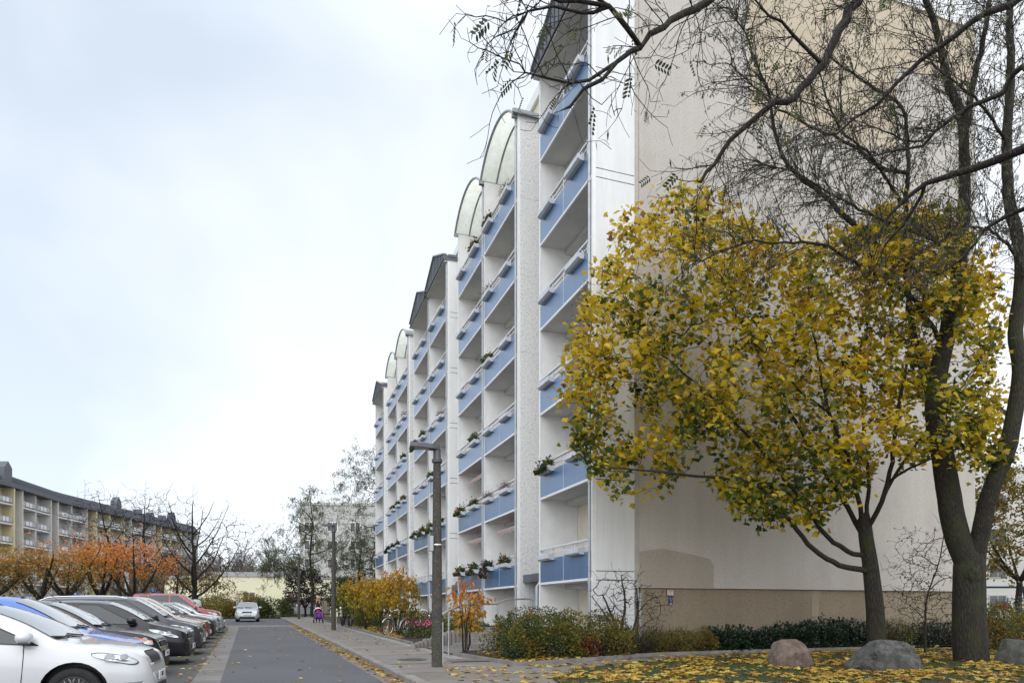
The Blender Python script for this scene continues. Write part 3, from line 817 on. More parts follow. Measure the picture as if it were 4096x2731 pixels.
def pl(P, x):
    xs = [p[0] for p in P]; ys = [p[1] for p in P]
    return float(np.interp(x, xs, ys))
def smoothpl(P, n=9):
    """rounded version of a profile"""
    q = catmull([(p[0], p[1], 0) for p in P], 0.05)
    xs = [a[0][0] for a in q]; o = np.argsort(xs)
    return [(xs[i], q[i][0][1]) for i in o]
class Car:
    """x runs from the nose (0) to the tail (L); y is half width; built nose towards +X afterwards"""
    def __init__(s, L, W, top, belt, wf, wr, r, cowl, roof0, roof1, tail, tumble=.42, zb=.19, nose=.55, plan=None):
        s.L, s.W, s.top, s.belt, s.wf, s.wr, s.r = L, W, smoothpl(top), smoothpl(belt), wf, wr, r
        s.cowl, s.roof0, s.roof1, s.tail, s.tumble, s.zb = cowl, roof0, roof1, tail, tumble, zb
        s.plan = smoothpl(plan or [(0, nose), (.05, nose+.14), (.16, nose+.27), (.36, .915), (.75, .98), (1.3, 1.0), (L-1.2, .995), (L-.55, .965), (L-.2, .9), (L-.06, .80), (L, .70)])
    def hw(s, x, z):
        """half width of the side at this place"""
        b = pl(s.belt, x); W = s.W/2*min(1, pl(s.plan, x))
        if z >= b: return W*.955-s.tumble*(z-b)
        P = [(s.zb, .90), (s.zb+.10, .955), (.42, .985), (.60, 1.0), (.72, .998), (b-.02, .97), (b, .955)]
        P = sorted(P); return W*pl(P, z)
    def section(s, x):
        b = pl(s.belt, x); t = max(pl(s.top, x), s.zb+.12); b = min(b, t-.03); W = s.W/2*min(1, pl(s.plan, x))
        lo = [(0, s.zb), (.72*W, s.zb), (.88*W, s.zb+.03)]
        zs = [s.zb+.10+(b-s.zb-.10)*a for a in (0, .16, .33, .5, .66, .82, .93, 1.0)]
        side = [(W*pl([(0, .955), (.25, .985), (.5, 1.0), (.75, .995), (1, .955)], a), z) for a, z in zip((0, .16, .33, .5, .66, .82, .93, 1.0), zs)]
        h = t-b; up = []
        for a in (.25, .5, .75, 1.0):
            up.append((W*.955-s.tumble*h*.9*a, b+h*.88*a))
        yr = up[-1][0]
        for a in (.06, .16, .32, .55, .78, 1.0):
            up.append((yr*(1-a), b+h*.88+h*.12*(1-(1-a)**2.6)))
        return lo+side+up
    NS = 21
    def stations(s):
        L = s.L; xs = [0, .02, .05, .09, .14, .2, .28, .37]
        x = .46
        while x < L-.45: xs.append(x); x += .085
        xs += [L-.37, L-.28, L-.2, L-.13, L-.08, L-.04, L]
        for k in (s.cowl, s.roof0, s.roof1, s.tail): xs[int(np.argmin([abs(q-k) for q in xs]))] = k
        return sorted(xs)
    def P(s, x, y, z): return (-x, y, z)         # nose at +X end
    def body(s, mat, arch=True):
        bm = bmesh.new(); rings = []
        for x in s.stations():
            half = s.section(x); ring = [bm.verts.new(s.P(x, -y, z)) for y, z in half]+[bm.verts.new(s.P(x, y, z)) for y, z in half[-2:0:-1]]
            rings.append(ring)
        n = len(rings[0])
        for a, b in zip(rings, rings[1:]):
            for j in range(n): bm.faces.new((a[j], a[(j+1) % n], b[(j+1) % n], b[j]))
        bm.faces.new(rings[0][::-1]); bm.faces.new(rings[-1])
        bmesh.ops.recalc_face_normals(bm, faces=bm.faces)
        me = bpy.data.meshes.new('body'); bm.to_mesh(me); bm.free(); me.materials.append(mat); me.materials.append(M_BLACK)
        o = link(bpy.data.objects.new('body', me))
        if arch:
            for x in (s.wf, s.wr):
                cb = MB(); k = 28; R = s.r+.075
                cb.prism([(-x+R*math.cos(2*math.pi*i/k), s.r+R*math.sin(2*math.pi*i/k)) for i in range(k)], -1.3, -s.W/2+.24, plane='xz')
                cb.prism([(-x+R*math.cos(2*math.pi*i/k), s.r+R*math.sin(2*math.pi*i/k)) for i in range(k)], s.W/2-.24, 1.3, plane='xz')
                c = cb.build('cut', [M_BLACK, M_BLACK], None, fix=True)
                c.data.polygons.foreach_set('material_index', [1]*len(c.data.polygons))
                md = o.modifiers.new('b', 'BOOLEAN'); md.operation = 'DIFFERENCE'; md.solver = 'EXACT'; md.object = c
                dg = bpy.context.evaluated_depsgraph_get(); dg.update()
                m2 = bpy.data.meshes.new_from_object(o.evaluated_get(dg)); o.modifiers.clear(); o.data = m2
                bpy.data.objects.remove(c)
        me = o.data; me.polygons.foreach_set('use_smooth', [True]*len(me.polygons)); me.set_sharp_from_angle(angle=math.radians(38))
        return o
    # patches that lie on the body
    def side(s, poly, sd, off=.006, nu=10, nv=6, soft=False):
        """quad patch [(x,z)*4] following the side; sd=-1 is the side towards the viewer"""
        (a, b, c, d) = [np.array(p) for p in poly]
        def f(u, v):
            if soft: v = .5+(v-.5)*max(.10, (1-abs(2*u-1)**3)**.5)
            p = (a*(1-u)+b*u)*(1-v)+(d*(1-u)+c*u)*v
            return s.P(p[0], sd*(s.hw(p[0], p[1])+off), p[1])
        return f, nu, nv
    def front_x(s, y, z):
        y = abs(y); xs = np.linspace(0, .9, 91)
        for x in xs:
            if s.hw(x, min(z, pl(s.belt, x))) >= y and pl(s.top, x) >= z: return x
        return .9
    def front(s, y0, y1, z0, z1, off=.012, nu=10, nv=4, shrink=0.0):
        def f(u, v):
            z = z0+(z1-z0)*v; y = (y0+(y1-y0)*u)*(1-shrink*(1-v))
            return s.P(s.front_x(y, z)-off, y, z)
        return f, nu, nv
    def windscreen(s, x0, x1, edge=.93, off=.008, nu=8, nv=10):
        def f(u, v):
            x = x0+(x1-x0)*u; b = pl(s.belt, x); t = pl(s.top, x); h = t-b; W = s.W/2*min(1, pl(s.plan, x)); yr = W*.955-s.tumble*h*.9
            y = (v*2-1)*edge*yr; a = 1-abs(y)/yr
            return s.P(x-off*.8, y, b+h*.88+h*.12*(1-(1-a)**2.6)+off)
        return f, nu, nv
def wheel_mesh(r, w, style):
    mb = MB()
    mb.lathe([(r*.64, -w*.42), (r*.70, -w*.5), (r*.86, -w*.52), (r*.97, -w*.46), (r, -w*.3), (r, w*.3), (r*.97, w*.46), (r*.70, w*.5), (r*.64, w*.42)], (0, 0, 0), 40, 0, 'y', True)
    for i in range(40):
        a = 2*math.pi*i/40
        c, sn = math.cos(a), math.sin(a)
        mb.bar((c*(r-.001), -w*.38, sn*(r-.001)), (c*(r-.001), w*.38, sn*(r-.001)), .022, .006, 0, (c, 0, sn))
    ty = mb.mesh('tyre', [M_TYRE], 50)
    m = MB()
    m.lathe([(r*.66, -w*.44), (r*.645, -w*.40), (r*.60, -w*.28), (r*.0, -w*.26)], (0, 0, 0), 40, 1, 'y')
    m.lathe([(r*.665, -w*.46), (r*.63, -w*.47), (r*.615, -w*.40)], (0, 0, 0), 40, (1 if style == 'mesh' else 0), 'y', True)
    ns = {'alloy': 5, 'cap': 7, 'mesh': 10}[style]
    for i in range(ns):
        a = 2*math.pi*(i+.3)/ns
        if style == 'mesh':                                      # forked spokes of a dark cover with pale ribs
            p0 = np.array([math.cos(a), 0, math.sin(a)])
            for da in (-.17, .17):
                p1 = np.array([math.cos(a+da), 0, math.sin(a+da)])
                m.bar(p0*r*.36+[0, -w*.40, 0], p1*r*.60+[0, -w*.43, 0], .012, .012, 0)
            m.bar(p0*r*.12+[0, -w*.38, 0], p0*r*.36+[0, -w*.40, 0], .014, .012, 0)
        else:
            p0 = np.array([math.cos(a), 0, math.sin(a)])
            m.bar(p0*r*.10+[0, -w*.34, 0], p0*r*.625+[0, -w*.42, 0], .075 if style == 'alloy' else .055, .03, 0)
    m.lathe([(.0, -w*.42), (.045, -w*.42), (.055, -w*.36), (.055, -w*.26)], (0, 0, 0), 16, 0, 'y')
    rm = m.mesh('rim', [M_ALLOY, M_HUB, M_ALLOY], 40, True)
    return ty, rm
WHEELS = {}
def add_wheels(root, c, style):
    key = (c.r, style)
    if key not in WHEELS: WHEELS[key] = wheel_mesh(c.r, .20, style)
    ty, rm = WHEELS[key]
    for x in (c.wf, c.wr):
        for sd in (-1, 1):
            w = bpy.data.objects.new('wheel', ty); link(w, root); w.location = (-x, sd*(c.W/2-.12), c.r); w.rotation_euler = (0, random.uniform(0, 6), math.pi if sd > 0 else 0)
            r_ = bpy.data.objects.new('rim', rm); link(r_, w)
def text_mesh(mb_mat, txt, size, loc, rot, parent, name='lettering', extrude=.002):
    cu = bpy.data.curves.new(name, 'FONT'); cu.body = txt; cu.size = size; cu.align_x = 'CENTER'; cu.align_y = 'CENTER'; cu.extrude = extrude
    o = bpy.data.objects.new(name, cu); link(o)
    dg = bpy.context.evaluated_depsgraph_get(); dg.update()
    me = bpy.data.meshes.new_from_object(o.evaluated_get(dg)); bpy.data.objects.remove(o)
    me.materials.clear(); me.materials.append(mb_mat)
    o = bpy.data.objects.new(name, me); o.location = loc; o.rotation_euler = rot
    return link(o, parent)

def build_car(name, c, pm, label, cat, style='alloy', lamp=None, windows=None, grille=None, plate_z=.40, plate=None, rails=False, antenna=None, amber=False,
              fog=None, moulding=False, mirror=None, lower_black=.0, group='cars parked in the row beside the road'):
    root = thing(name, (0, 0, 0), label, cat, group)
    b = c.body(pm); b.parent = root; b.name = 'body'
    def part(nm, fs, mat, parent=root, smooth=60):
        m = MB()
        for f in fs: m.grid(*f)
        return m.build(nm, mat if isinstance(mat, list) else [mat], parent, smooth, fix=False)
    part('windscreen', [c.windscreen(c.cowl+.05, c.roof0-.03)], M_WSCREEN)
    part('rear_window', [c.windscreen(c.roof1+.06, c.tail-.06, .86)], M_CGLASS)
    for sd in (-1, 1):
        for q in windows:
            part('side_window', [c.side(q, sd, .007)], M_CGLASS)
    # window surround and door gaps, thin dark lines that lie on the body
    for sd in (-1, 1):
        m = MB()
        for q in windows:
            e = list(q)+[q[0]]
            for p0, p1 in zip(e, e[1:]):
                pts = [np.array(p0)*(1-t)+np.array(p1)*t for t in np.linspace(0, 1, 7)]
                m.tube([c.P(p[0], sd*(c.hw(p[0], p[1])+.004), p[1]) for p in pts], .009, 4)
        xd = windows[0][0][0]+.02; xr = windows[0][1][0]-.03
        for xx, lean in ((xd+.18, -.05), (xr, .0)):
            zz = np.linspace(.32, pl(c.belt, xx)-.0, 9)
            m.tube([c.P(xx+lean*math.sin((z-.3)*3), sd*(c.hw(xx, z)-.001), z) for z in zz], .006, 4)
        m.build('door_gaps', [M_BLACK], b, 60)
    m = MB()
    for sd in (-1, 1):
        for xx in (windows[0][1][0]-.22, windows[0][1][0]+.72):
            if xx < c.L-.9:
                z = pl(c.belt, xx)-.10
                m.tube([c.P(xx-.09, sd*(c.hw(xx, z)+.004), z), c.P(xx-.05, sd*(c.hw(xx, z)+.03), z), c.P(xx+.05, sd*(c.hw(xx, z)+.03), z), c.P(xx+.09, sd*(c.hw(xx, z)+.004), z)], .013, 6)
    m.build('door_handle', [pm], root, 60)
    # headlights
    for sd in (-1, 1):
        h = MB(); h.grid(*c.side(lamp, sd, .012, 16, 8, True)); hl = h.build('headlight', [M_LAMP], root, 60)
        h = MB(); cl = np.mean(np.array(lamp), 0); h.grid(*c.side([tuple(cl+(np.array(p)-cl)*np.array([1.05, 1.16])) for p in lamp], sd, .007, 16, 8, True)); h.build('lamp_rim', [M_BLACK], hl, 60)
        cx = np.mean([p[0] for p in lamp]); cz = np.mean([p[1] for p in lamp])
        h = MB()
        for dx, rr in ((-.10, .040), (.06, .050)):
            x_ = cx+dx; P0 = lambda u, v, x_=x_, rr=rr: (x_+rr*1.2*v*math.cos(u*6.2832), cz+.01+rr*v*math.sin(u*6.2832))
            h.grid(lambda u, v, P0=P0: c.P(P0(u, v)[0], sd*(c.hw(*P0(u, v))+.013), P0(u, v)[1]), 16, 2)
        h.build('lamp_reflector', [M_LAMPD], hl, 60)
        if amber:
            a, b2, c2, d2 = [np.array(p) for p in lamp]
            h = MB(); h.grid(*c.side([a*.35+d2*.65*1+(b2-a)*.0, b2*.4+c2*.6, c2, d2], sd, .015, 4, 3)); h.build('indicator', [M_AMBER], hl, 60)
        if fog:
            h = MB(); h.grid(*c.side(fog, sd, .009, 6, 4)); h.build('fog_lamp', [M_LAMP], root, 60)
    gs = grille or [(-.42, .42, .60, .74)]
    g = MB()
    for (y0, y1, z0, z1) in gs: g.grid(*c.front(y0, y1, z0, z1, .012))
    gr = g.build('grille', [M_BLACK], root, 60)
    g = MB()
    for (y0, y1, z0, z1) in gs[:1]:
        for z in (z1, z0):
            g.tube([c.P(c.front_x(y, z)-.014, y, z) for y in np.linspace(y0, y1, 11)], .011, 5)
    g.build('grille_bars', [M_CHROME if style != 'cap' else M_BLACK], gr, 60)
    # plate
    xf = c.front_x(.0, plate_z)-.03
    m = MB(); m.box(-xf-.002, -xf+.012, -.26, .26, plate_z-.055, plate_z+.055); m.box(-xf+.012, -xf+.0135, .215, .255, plate_z-.05, plate_z+.05, 1)
    pr = m.build('number_plate', [M_PLATE, M_EUBLUE], root)
    if plate:
        text_mesh(M_INK, plate, .085, (-xf+.0145, -.02, plate_z), (math.pi/2, 0, math.pi/2), pr)
    # mirrors
    xm, zm = mirror or (windows[0][0][0]+.12, windows[0][0][1]+.09)
    for sd in (-1, 1):
        y = c.hw(xm, zm)
        m = MB(); m.ball(c.P(xm, sd*(y+.13), zm+.01), (.10, .125, .085), 0, 14, 9)
        mi = m.build('mirror', [pm], root, 60)
        m = MB(); m.bar(c.P(xm-.02, sd*(y-.01), zm-.045), c.P(xm, sd*(y+.12), zm-.05), .07, .03); m.bar(c.P(xm-.0, sd*(y+.04), zm-.066), c.P(xm, sd*(y+.22), zm-.066), .12, .012); m.build('mirror_foot', [M_BLACK], mi)
    # wipers
    m = MB()
    for y in (-.28, .30):
        f, _, _ = c.windscreen(c.cowl+.02, c.roof0, .93, .02)
        p = f(.03, .5+y*.75); q = f(.10, .5+y*.75-.34)
        m.tube([p, q], .012, 5)
    m.build('wiper', [M_BLACK], root)
    if rails:
        m = MB()
        for sd in (-1, 1):
            xs = np.linspace(c.roof0+.15, c.roof1+.1, 9); pts = []
            for i, x in enumerate(xs):
                h = pl(c.top, x); y = c.hw(x, h-.06)-.02
                pts.append(c.P(x, sd*y, h-.045+(.05 if 0 < i < 8 else .0)))
            m.tube(pts, .018, 6)
        m.build('roof_rail', [M_ALLOY], root, 60)
    if antenna:
        h = pl(c.top, antenna); m = MB(); m.tube([c.P(antenna, 0, h-.01), c.P(antenna+.02, 0, h+.03)], .02, 6); m.tube([c.P(antenna+.01, 0, h+.02), c.P(antenna+.32, 0, h+.27)], [.006, .003], 4); m.build('antenna', [M_BLACK], root)
    if moulding:
        m = MB()
        for sd in (-1, 1): m.grid(*c.side([(windows[0][0][0]+.28, .42), (windows[0][1][0]-.08, .42), (windows[0][1][0]-.08, .475), (windows[0][0][0]+.28, .475)], sd, .014, 10, 2))
        m.build('side_moulding', [pm], root, 30)
    # lower sill and bumper lip
    for sd in (-1, 1):
        m = MB(); m.grid(*c.side([(c.wf+.42, c.zb+.01), (c.wr-.42, c.zb+.01), (c.wr-.42, c.zb+.08+lower_black), (c.wf+.42, c.zb+.08+lower_black)], sd, .004, 10, 2)); m.build('sill', [M_BLACK], root, 30)
    m = MB(); m.grid(*c.front(-.55, .55, c.zb+.02, c.zb+.13, .006, 14, 3))
    m.build('bumper_lip', [M_BLACK], root, 30)
    for sd in (-1, 1):
        m = MB(); z0 = pl(c.belt, c.L-.15)-.22
        m.grid(*c.side([(c.L-.42, z0), (c.L-.05, z0), (c.L-.08, z0+.16), (c.L-.36, z0+.17)], sd, .008, 6, 3)); m.build('tail_light', [M_RED], root, 60)
    add_wheels(root, c, style)
    return root
def place_car(o, x, y, rz=0.0):
    o.location = (x, y, G(y)+.002); o.rotation_euler = (math.atan(.0125)*math.cos(rz)*0, 0, rz)

def hatch(L=4.2, W=1.74, H=1.50, hood=.97, nose=.60, mpv=0.0, estate=False, van=False):
    """a family of shapes; mpv pushes the windscreen forward"""
    cowl = 1.02-.22*mpv; r0 = 1.92-.26*mpv; r1 = L-(.95 if not estate else .62); tl = L-(.16 if not estate else .10)
    zn = hood-.21-.02*mpv
    top = [(0, .46), (.03, .58), (.10, zn), (.28, zn+.09), (.62, hood-.05), (cowl, hood+.01), ((cowl+r0)/2, (hood+H)/2+.03), (r0, H-.035), (r0+.45, H), ((r0+r1)/2+.3, H-.005), (r1, H-.06), ((r1+tl)/2+.02, (H+1.0)/2+.05), (tl, 1.02), (L-.03, .80), (L, .45)]
    if van: top = [(0, .46), (.03, .60), (.10, zn+.02), (.3, zn+.12), (.62, hood-.03), (cowl, hood+.03), ((cowl+r0)/2, (hood+H)/2+.03), (r0, H-.05), (r0+.45, H), (L-.5, H), (L-.14, H-.06), (L-.08, 1.3), (L-.05, 1.0), (L-.02, .7), (L, .45)]
    belt = [(0, .44), (.08, zn-.10), (.3, zn-.03), (.7, hood-.17), (cowl+.1, hood-.07), (2.0, hood-.0), (L-1, hood+.06), (L-.2, hood+.03), (L, .5)]
    c = Car(L, W, top, belt, .86, L-.78, .315, cowl, r0, r1, tl if not van else L-.09, nose=nose)
    dz = .05
    def wz(x): return pl(c.belt, x)+.012
    def tz(x): return pl(c.top, x)-.105-.02*(x > r1)
    xa = cowl+.30; xb = xa+1.05+.1*mpv; xc = min(xb+1.0, r1+.35)
    # front window follows the sloping pillar
    xq = xa
    for x in np.linspace(cowl, r0+.4, 60):
        if tz(x) > wz(x)+.02: xq = x; break
    wins = [[(xq+.10, wz(xq+.1)), (xb, wz(xb)), (xb, tz(xb)), (r0+.18, tz(r0+.18))],
            [(xb+.09, wz(xb+.09)), (xc, wz(xc)), (xc-.06, tz(xc-.06)), (xb+.09, tz(xb+.09))]]
    if estate or van:
        xe = L-.30; wins.append([(xc+.08, wz(xc+.08)), (xe, wz(xe)+.03), (xe-.18, tz(xe-.22)), (xc+.02, tz(xc+.02))])
    return c, wins, zn
PAINTS = dict(white=paint('car_white', (.62, .63, .655), .3), blue=paint('car_blue', (.010, .115, .52), .3), black=paint('car_black', (.010, .010, .013), .22),
    ink=paint('car_ink', (.014, .014, .020), .25), slate=paint('car_slate', (.060, .058, .072), .3, .3), beige=paint('car_beige', (.42, .38, .34), .3, .3),
    red=paint('car_red', (.36, .022, .022), .3), grey=paint('car_grey', (.045, .048, .058), .3, .3), silver=paint('car_silver', (.45, .47, .49), .3, .4),
    maroon=paint('car_maroon', (.30, .030, .045), .35), pale=paint('car_pale', (.50, .56, .50), .35), night=paint('car_night', (.03, .04, .10), .3))
def std(name, kind, pm, label, cat, x, y, rz=0.0, style='alloy', **k):
    opt = {q: k.pop(q) for q in ('L', 'W', 'H', 'hood', 'nose', 'mpv', 'estate', 'van') if q in k}
    c, wins, zn = hatch(**opt)
    lz = zn-.13
    lamp = k.pop('lamp', None) or [(.62, lz+.16), (.10, lz-.02), (.14, lz+.10), (.60, lz+.20)]
    o = build_car(name, c, PAINTS[pm], label, cat, style, lamp=lamp, windows=wins, **k)
    place_car(o, x, y, rz); return o
# the row, from the nearest car on: y is the middle of the car
def rowx(y): return RX(-1.08, y)
std('white_car', 'liftback', 'white', 'white five-door car with forked dark wheel cover, nearest in the row', 'car', -1.50, 10.98, -.02, 'mesh', L=4.5, W=1.77, H=1.455, hood=.965, nose=.58, plate='OE 1', plate_z=.47,
    lamp=[(.70, .775), (.14, .635), (.17, .745), (.62, .825)], grille=[(-.34, .34, .64, .80), (-.42, .42, .25, .36)], fog=[(.42, .335), (.12, .335), (.10, .43), (.30, .42)], moulding=True)
std('blue_car', 'hatch', 'blue', 'bright blue hatchback with a roof antenna beside the white car', 'car', -2.08, 13.35, .01, 'alloy', L=3.95, W=1.72, H=1.56, hood=1.0, mpv=.7, antenna=1.75, plate=None)
std('black_car', 'estate', 'black', 'black estate car with amber indicators and chrome-edged grille', 'car', -2.06, 15.78, .0, 'alloy', L=4.4, W=1.78, H=1.50, hood=.96, estate=True, amber=True, antenna=1.85, plate='MD', plate_z=.44, grille=[(-.40, .40, .58, .70), (-.45, .45, .26, .37)])
std('ink_car', 'hatch', 'ink', 'black hatchback with swept back headlights and large side glass', 'car', -1.83, 18.55, .0, 'alloy', L=3.98, W=1.72, H=1.50, hood=.98, mpv=.8, lamp=[(.86, .80), (.20, .60), (.24, .70), (.80, .86)], plate='MD', plate_z=.42)
std('slate_car', 'estate', 'slate', 'dark grey tall estate car with bright roof rails', 'car', -1.86, 21.7, .0, 'alloy', L=4.42, W=1.76, H=1.60, hood=1.0, mpv=.9, estate=True, rails=True, lamp=[(.80, .80), (.16, .62), (.18, .74), (.76, .86)])
std('beige_car', 'mpv', 'beige', 'beige high-roofed car behind the dark grey estate', 'car', -2.03, 24.6, .0, 'alloy', L=4.1, W=1.72, H=1.62, hood=1.02, mpv=1.0)
std('red_car', 'hatch', 'red', 'small red car with only its nose showing', 'car', -2.12, 27.3, .0, 'cap', L=3.6, W=1.64, H=1.44, hood=.95, mpv=.3)
std('grey_car', 'estate', 'grey', 'dark grey car with black lower bumper and leaning aerial', 'car', -2.12, 30.2, .0, 'alloy', L=4.5, W=1.80, H=1.46, hood=.94, antenna=1.6, estate=True)
std('silver_car', 'hatch', 'silver', 'silver hatchback directly before the red van', 'car', -2.16, 33.1, .0, 'alloy', L=4.2, W=1.74, H=1.44, hood=.93)
std('silver_car', 'hatch', 'silver', 'silver estate with a dark grille tucked behind the silver hatchback', 'car', -2.12, 35.7, .0, 'alloy', L=4.4, W=1.74, H=1.44, hood=.92, estate=True)
std('red_van', 'van', 'maroon', 'tall faded red van near the far end of the row', 'van', -2.42, 38.6, .0, 'cap', L=4.15, W=1.78, H=1.86, hood=1.10, mpv=.4, van=True)
std('pale_car', 'hatch', 'pale', 'pale green boxy car showing its rear beyond the red van', 'car', -7.4, 42.6, math.pi+.15, 'cap', L=3.7, W=1.64, H=1.62, hood=1.0, mpv=.8, van=True)
o = std('silver_car', 'hatch', 'silver', 'small silver hatchback parked at the end of the road facing the viewer', 'car', -1.7, 53.5, -math.pi/2, 'cap', L=3.83, W=1.64, H=1.44, hood=.98, mpv=.6, plate='MD PM 29', plate_z=.47, nose=.74,
    grille=[(-.33, .33, .66, .74), (-.5, .5, .27, .38)], lamp=[(.55, .80), (.06, .63), (.07, .79), (.50, .86)])
std('night_car', 'hatch', 'night', 'dark blue car half hidden by the yellow shrubs', 'car', 5.4, 58.0, math.pi, 'alloy', L=4.2, W=1.74, H=1.44, hood=.93, group='cars behind the shrubs')
# ------------------------------------------------------------------ near trees
def dpath(pts):
    """limb traced as (x, y, depth) on the reduced copy of the photo"""
    return [atD(x, y, z) for x, y, z in pts]
# maple with yellow leaves
def build_maple():
    base = gpt(3492, 2622, .14); Z0 = 17.6
    root = thing('maple_tree', tuple(base), 'broad maple with yellow and green leaves and a forked trunk in front of the gable', 'tree')
    t = Tree(3)
    t.path(dpath([(2022, 1512, Z0), (2014, 1470, Z0), (2010, 1400, Z0), (2004, 1340, Z0), (1998, 1290, Z0), (1990, 1240, Z0), (1985, 1195, Z0)]), .245, .165, .12)
    Z = Z0
    L = [([(2000, 1312, Z), (1960, 1306, Z-.3), (1915, 1290, Z-.6), (1870, 1262, Z-.9), (1830, 1215, Z-1.2), (1780, 1150, Z-1.5), (1725, 1110, Z-1.7), (1650, 1096, Z-1.9), (1570, 1090, Z-2.1), (1490, 1080, Z-2.3), (1400, 1075, Z-2.4)], .078, .016),
         ([(1996, 1275, Z), (1960, 1272, Z-.1), (1915, 1245, Z-.4), (1870, 1195, Z-.6), (1820, 1120, Z-.8), (1750, 1035, Z-1.0), (1680, 960, Z-1.2), (1600, 880, Z-1.3), (1500, 800, Z-1.4)], .068, .015),
         ([(1986, 1240, Z), (1965, 1200, Z+.2), (1935, 1145, Z+.5), (1885, 1070, Z+.8), (1840, 990, Z+1.0), (1780, 890, Z+1.2), (1730, 790, Z+1.4), (1660, 670, Z+1.5), (1590, 560, Z+1.6)], .068, .014),
         ([(1983, 1200, Z), (1965, 1120, Z-.4), (1945, 1040, Z-.8), (1905, 950, Z-1.1), (1885, 850, Z-1.3), (1865, 740, Z-1.4), (1850, 600, Z-1.5)], .062, .013),
         ([(1992, 1215, Z), (2026, 1150, Z-.5), (2048, 1060, Z-.9), (2062, 950, Z-1.2), (2085, 830, Z-1.4), (2110, 720, Z-1.5), (2150, 590, Z-1.5)], .066, .013),
         ([(2028, 1140, Z-.5), (2075, 1060, Z-.4), (2130, 985, Z-.2), (2200, 900, Z), (2260, 820, Z+.2)], .045, .012),
         ([(1990, 1190, Z), (1995, 1100, Z+.4), (1985, 1000, Z+.8), (1980, 880, Z+1.2), (1990, 760, Z+1.4), (2010, 620, Z+1.6)], .055, .013),
         ([(1905, 950, Z-1.1), (1840, 900, Z-1.7), (1780, 830, Z-2.1), (1720, 780, Z-2.4)], .035, .012),
         ([(2040, 1100, Z-.7), (2120, 1060, Z-1.3), (2200, 1030, Z-1.7), (2270, 1010, Z-1.9)], .035, .011)]
    for p, a, b in L: t.path(dpath(p), a, b, .22, .012)
    rng = np.random.default_rng(21)
    # crown: points within its outline as seen, spread through its depth
    OUT = [(1395, 560), (1450, 480), (1540, 440), (1650, 450), (1740, 510), (1830, 560), (1930, 540), (2040, 480), (2130, 460), (2200, 520), (2275, 600), (2300, 720), (2290, 850), (2312, 960), (2310, 1060), (2230, 1075), (2130, 1040), (2060, 1090), (2010, 1050), (1990, 1150), (1960, 1130), (1890, 1200), (1820, 1200), (1740, 1190), (1700, 1180), (1640, 1110), (1560, 1070), (1500, 1120), (1430, 1150), (1370, 1080), (1310, 1010), (1285, 960), (1300, 850), (1320, 740), (1350, 660)]
    from mathutils.geometry import intersect_point_tri_2d
    def inside(x, y):
        c = False; n = len(OUT); j = n-1
        for i in range(n):
            if (OUT[i][1] > y) != (OUT[j][1] > y) and x < (OUT[j][0]-OUT[i][0])*(y-OUT[i][1])/(OUT[j][1]-OUT[i][1])+OUT[i][0]: c = not c
            j = i
        return c
    T = []
    while len(T) < 1500:
        x, y = rng.uniform(1280, 2315), rng.uniform(435, 1210)
        if not inside(x, y): continue
        # thin out a few windows so that the wall shows through
        if mnoise.noise(Vector((x*.011, y*.011, 1.7))) < -.30 and rng.random() < .75: continue
        w = max(0.0, 1-((x-1800)/540)**2)*max(0.0, 1-((y-820)/420)**2)
        T.append(atD(x, y, Z-.4+rng.uniform(-1, 1)*(.5+2.5*math.sqrt(w))))
    t.sprout(T, .16, .16, .02, .18, up=.35)
    t.radii(.0050, 2.3)
    t.wood('trunk', BARK_GREEN, root)
    P, D = twig_sites(t, 15, .9, rng, .15)
    D = D*.5+np.array([0, -.35, -.35])
    P2 = P
    c = np.array([mnoise.noise(Vector(p)*.8) for p in P])
    hz = (P[:, 2]-P[:, 2].min())/np.ptp(P[:, 2])
    vals = np.clip(.52+.48*c+.26*(hz-.45)+rng.normal(0, .17, len(P)), 0, 1)
    mat = leafmat('maple_leaf', [(0, (.018, .050, .010)), (.22, (.050, .085, .012)), (.40, (.22, .21, .012)), (.55, (.56, .40, .012)), (.82, (.68, .48, .020)), (.93, (.40, .20, .020)), (1, (.18, .085, .030))], .5)
    leaves('crown', P, D, .142, tpl_maple(), mat, root, vals, rng, .62, .55, up=(0, -.45, .9))
    # local coordinates
    for ch in root.children: ch.data.transform(Matrix.Translation(-root.location))
    return mat
M_MAPLE = build_maple()

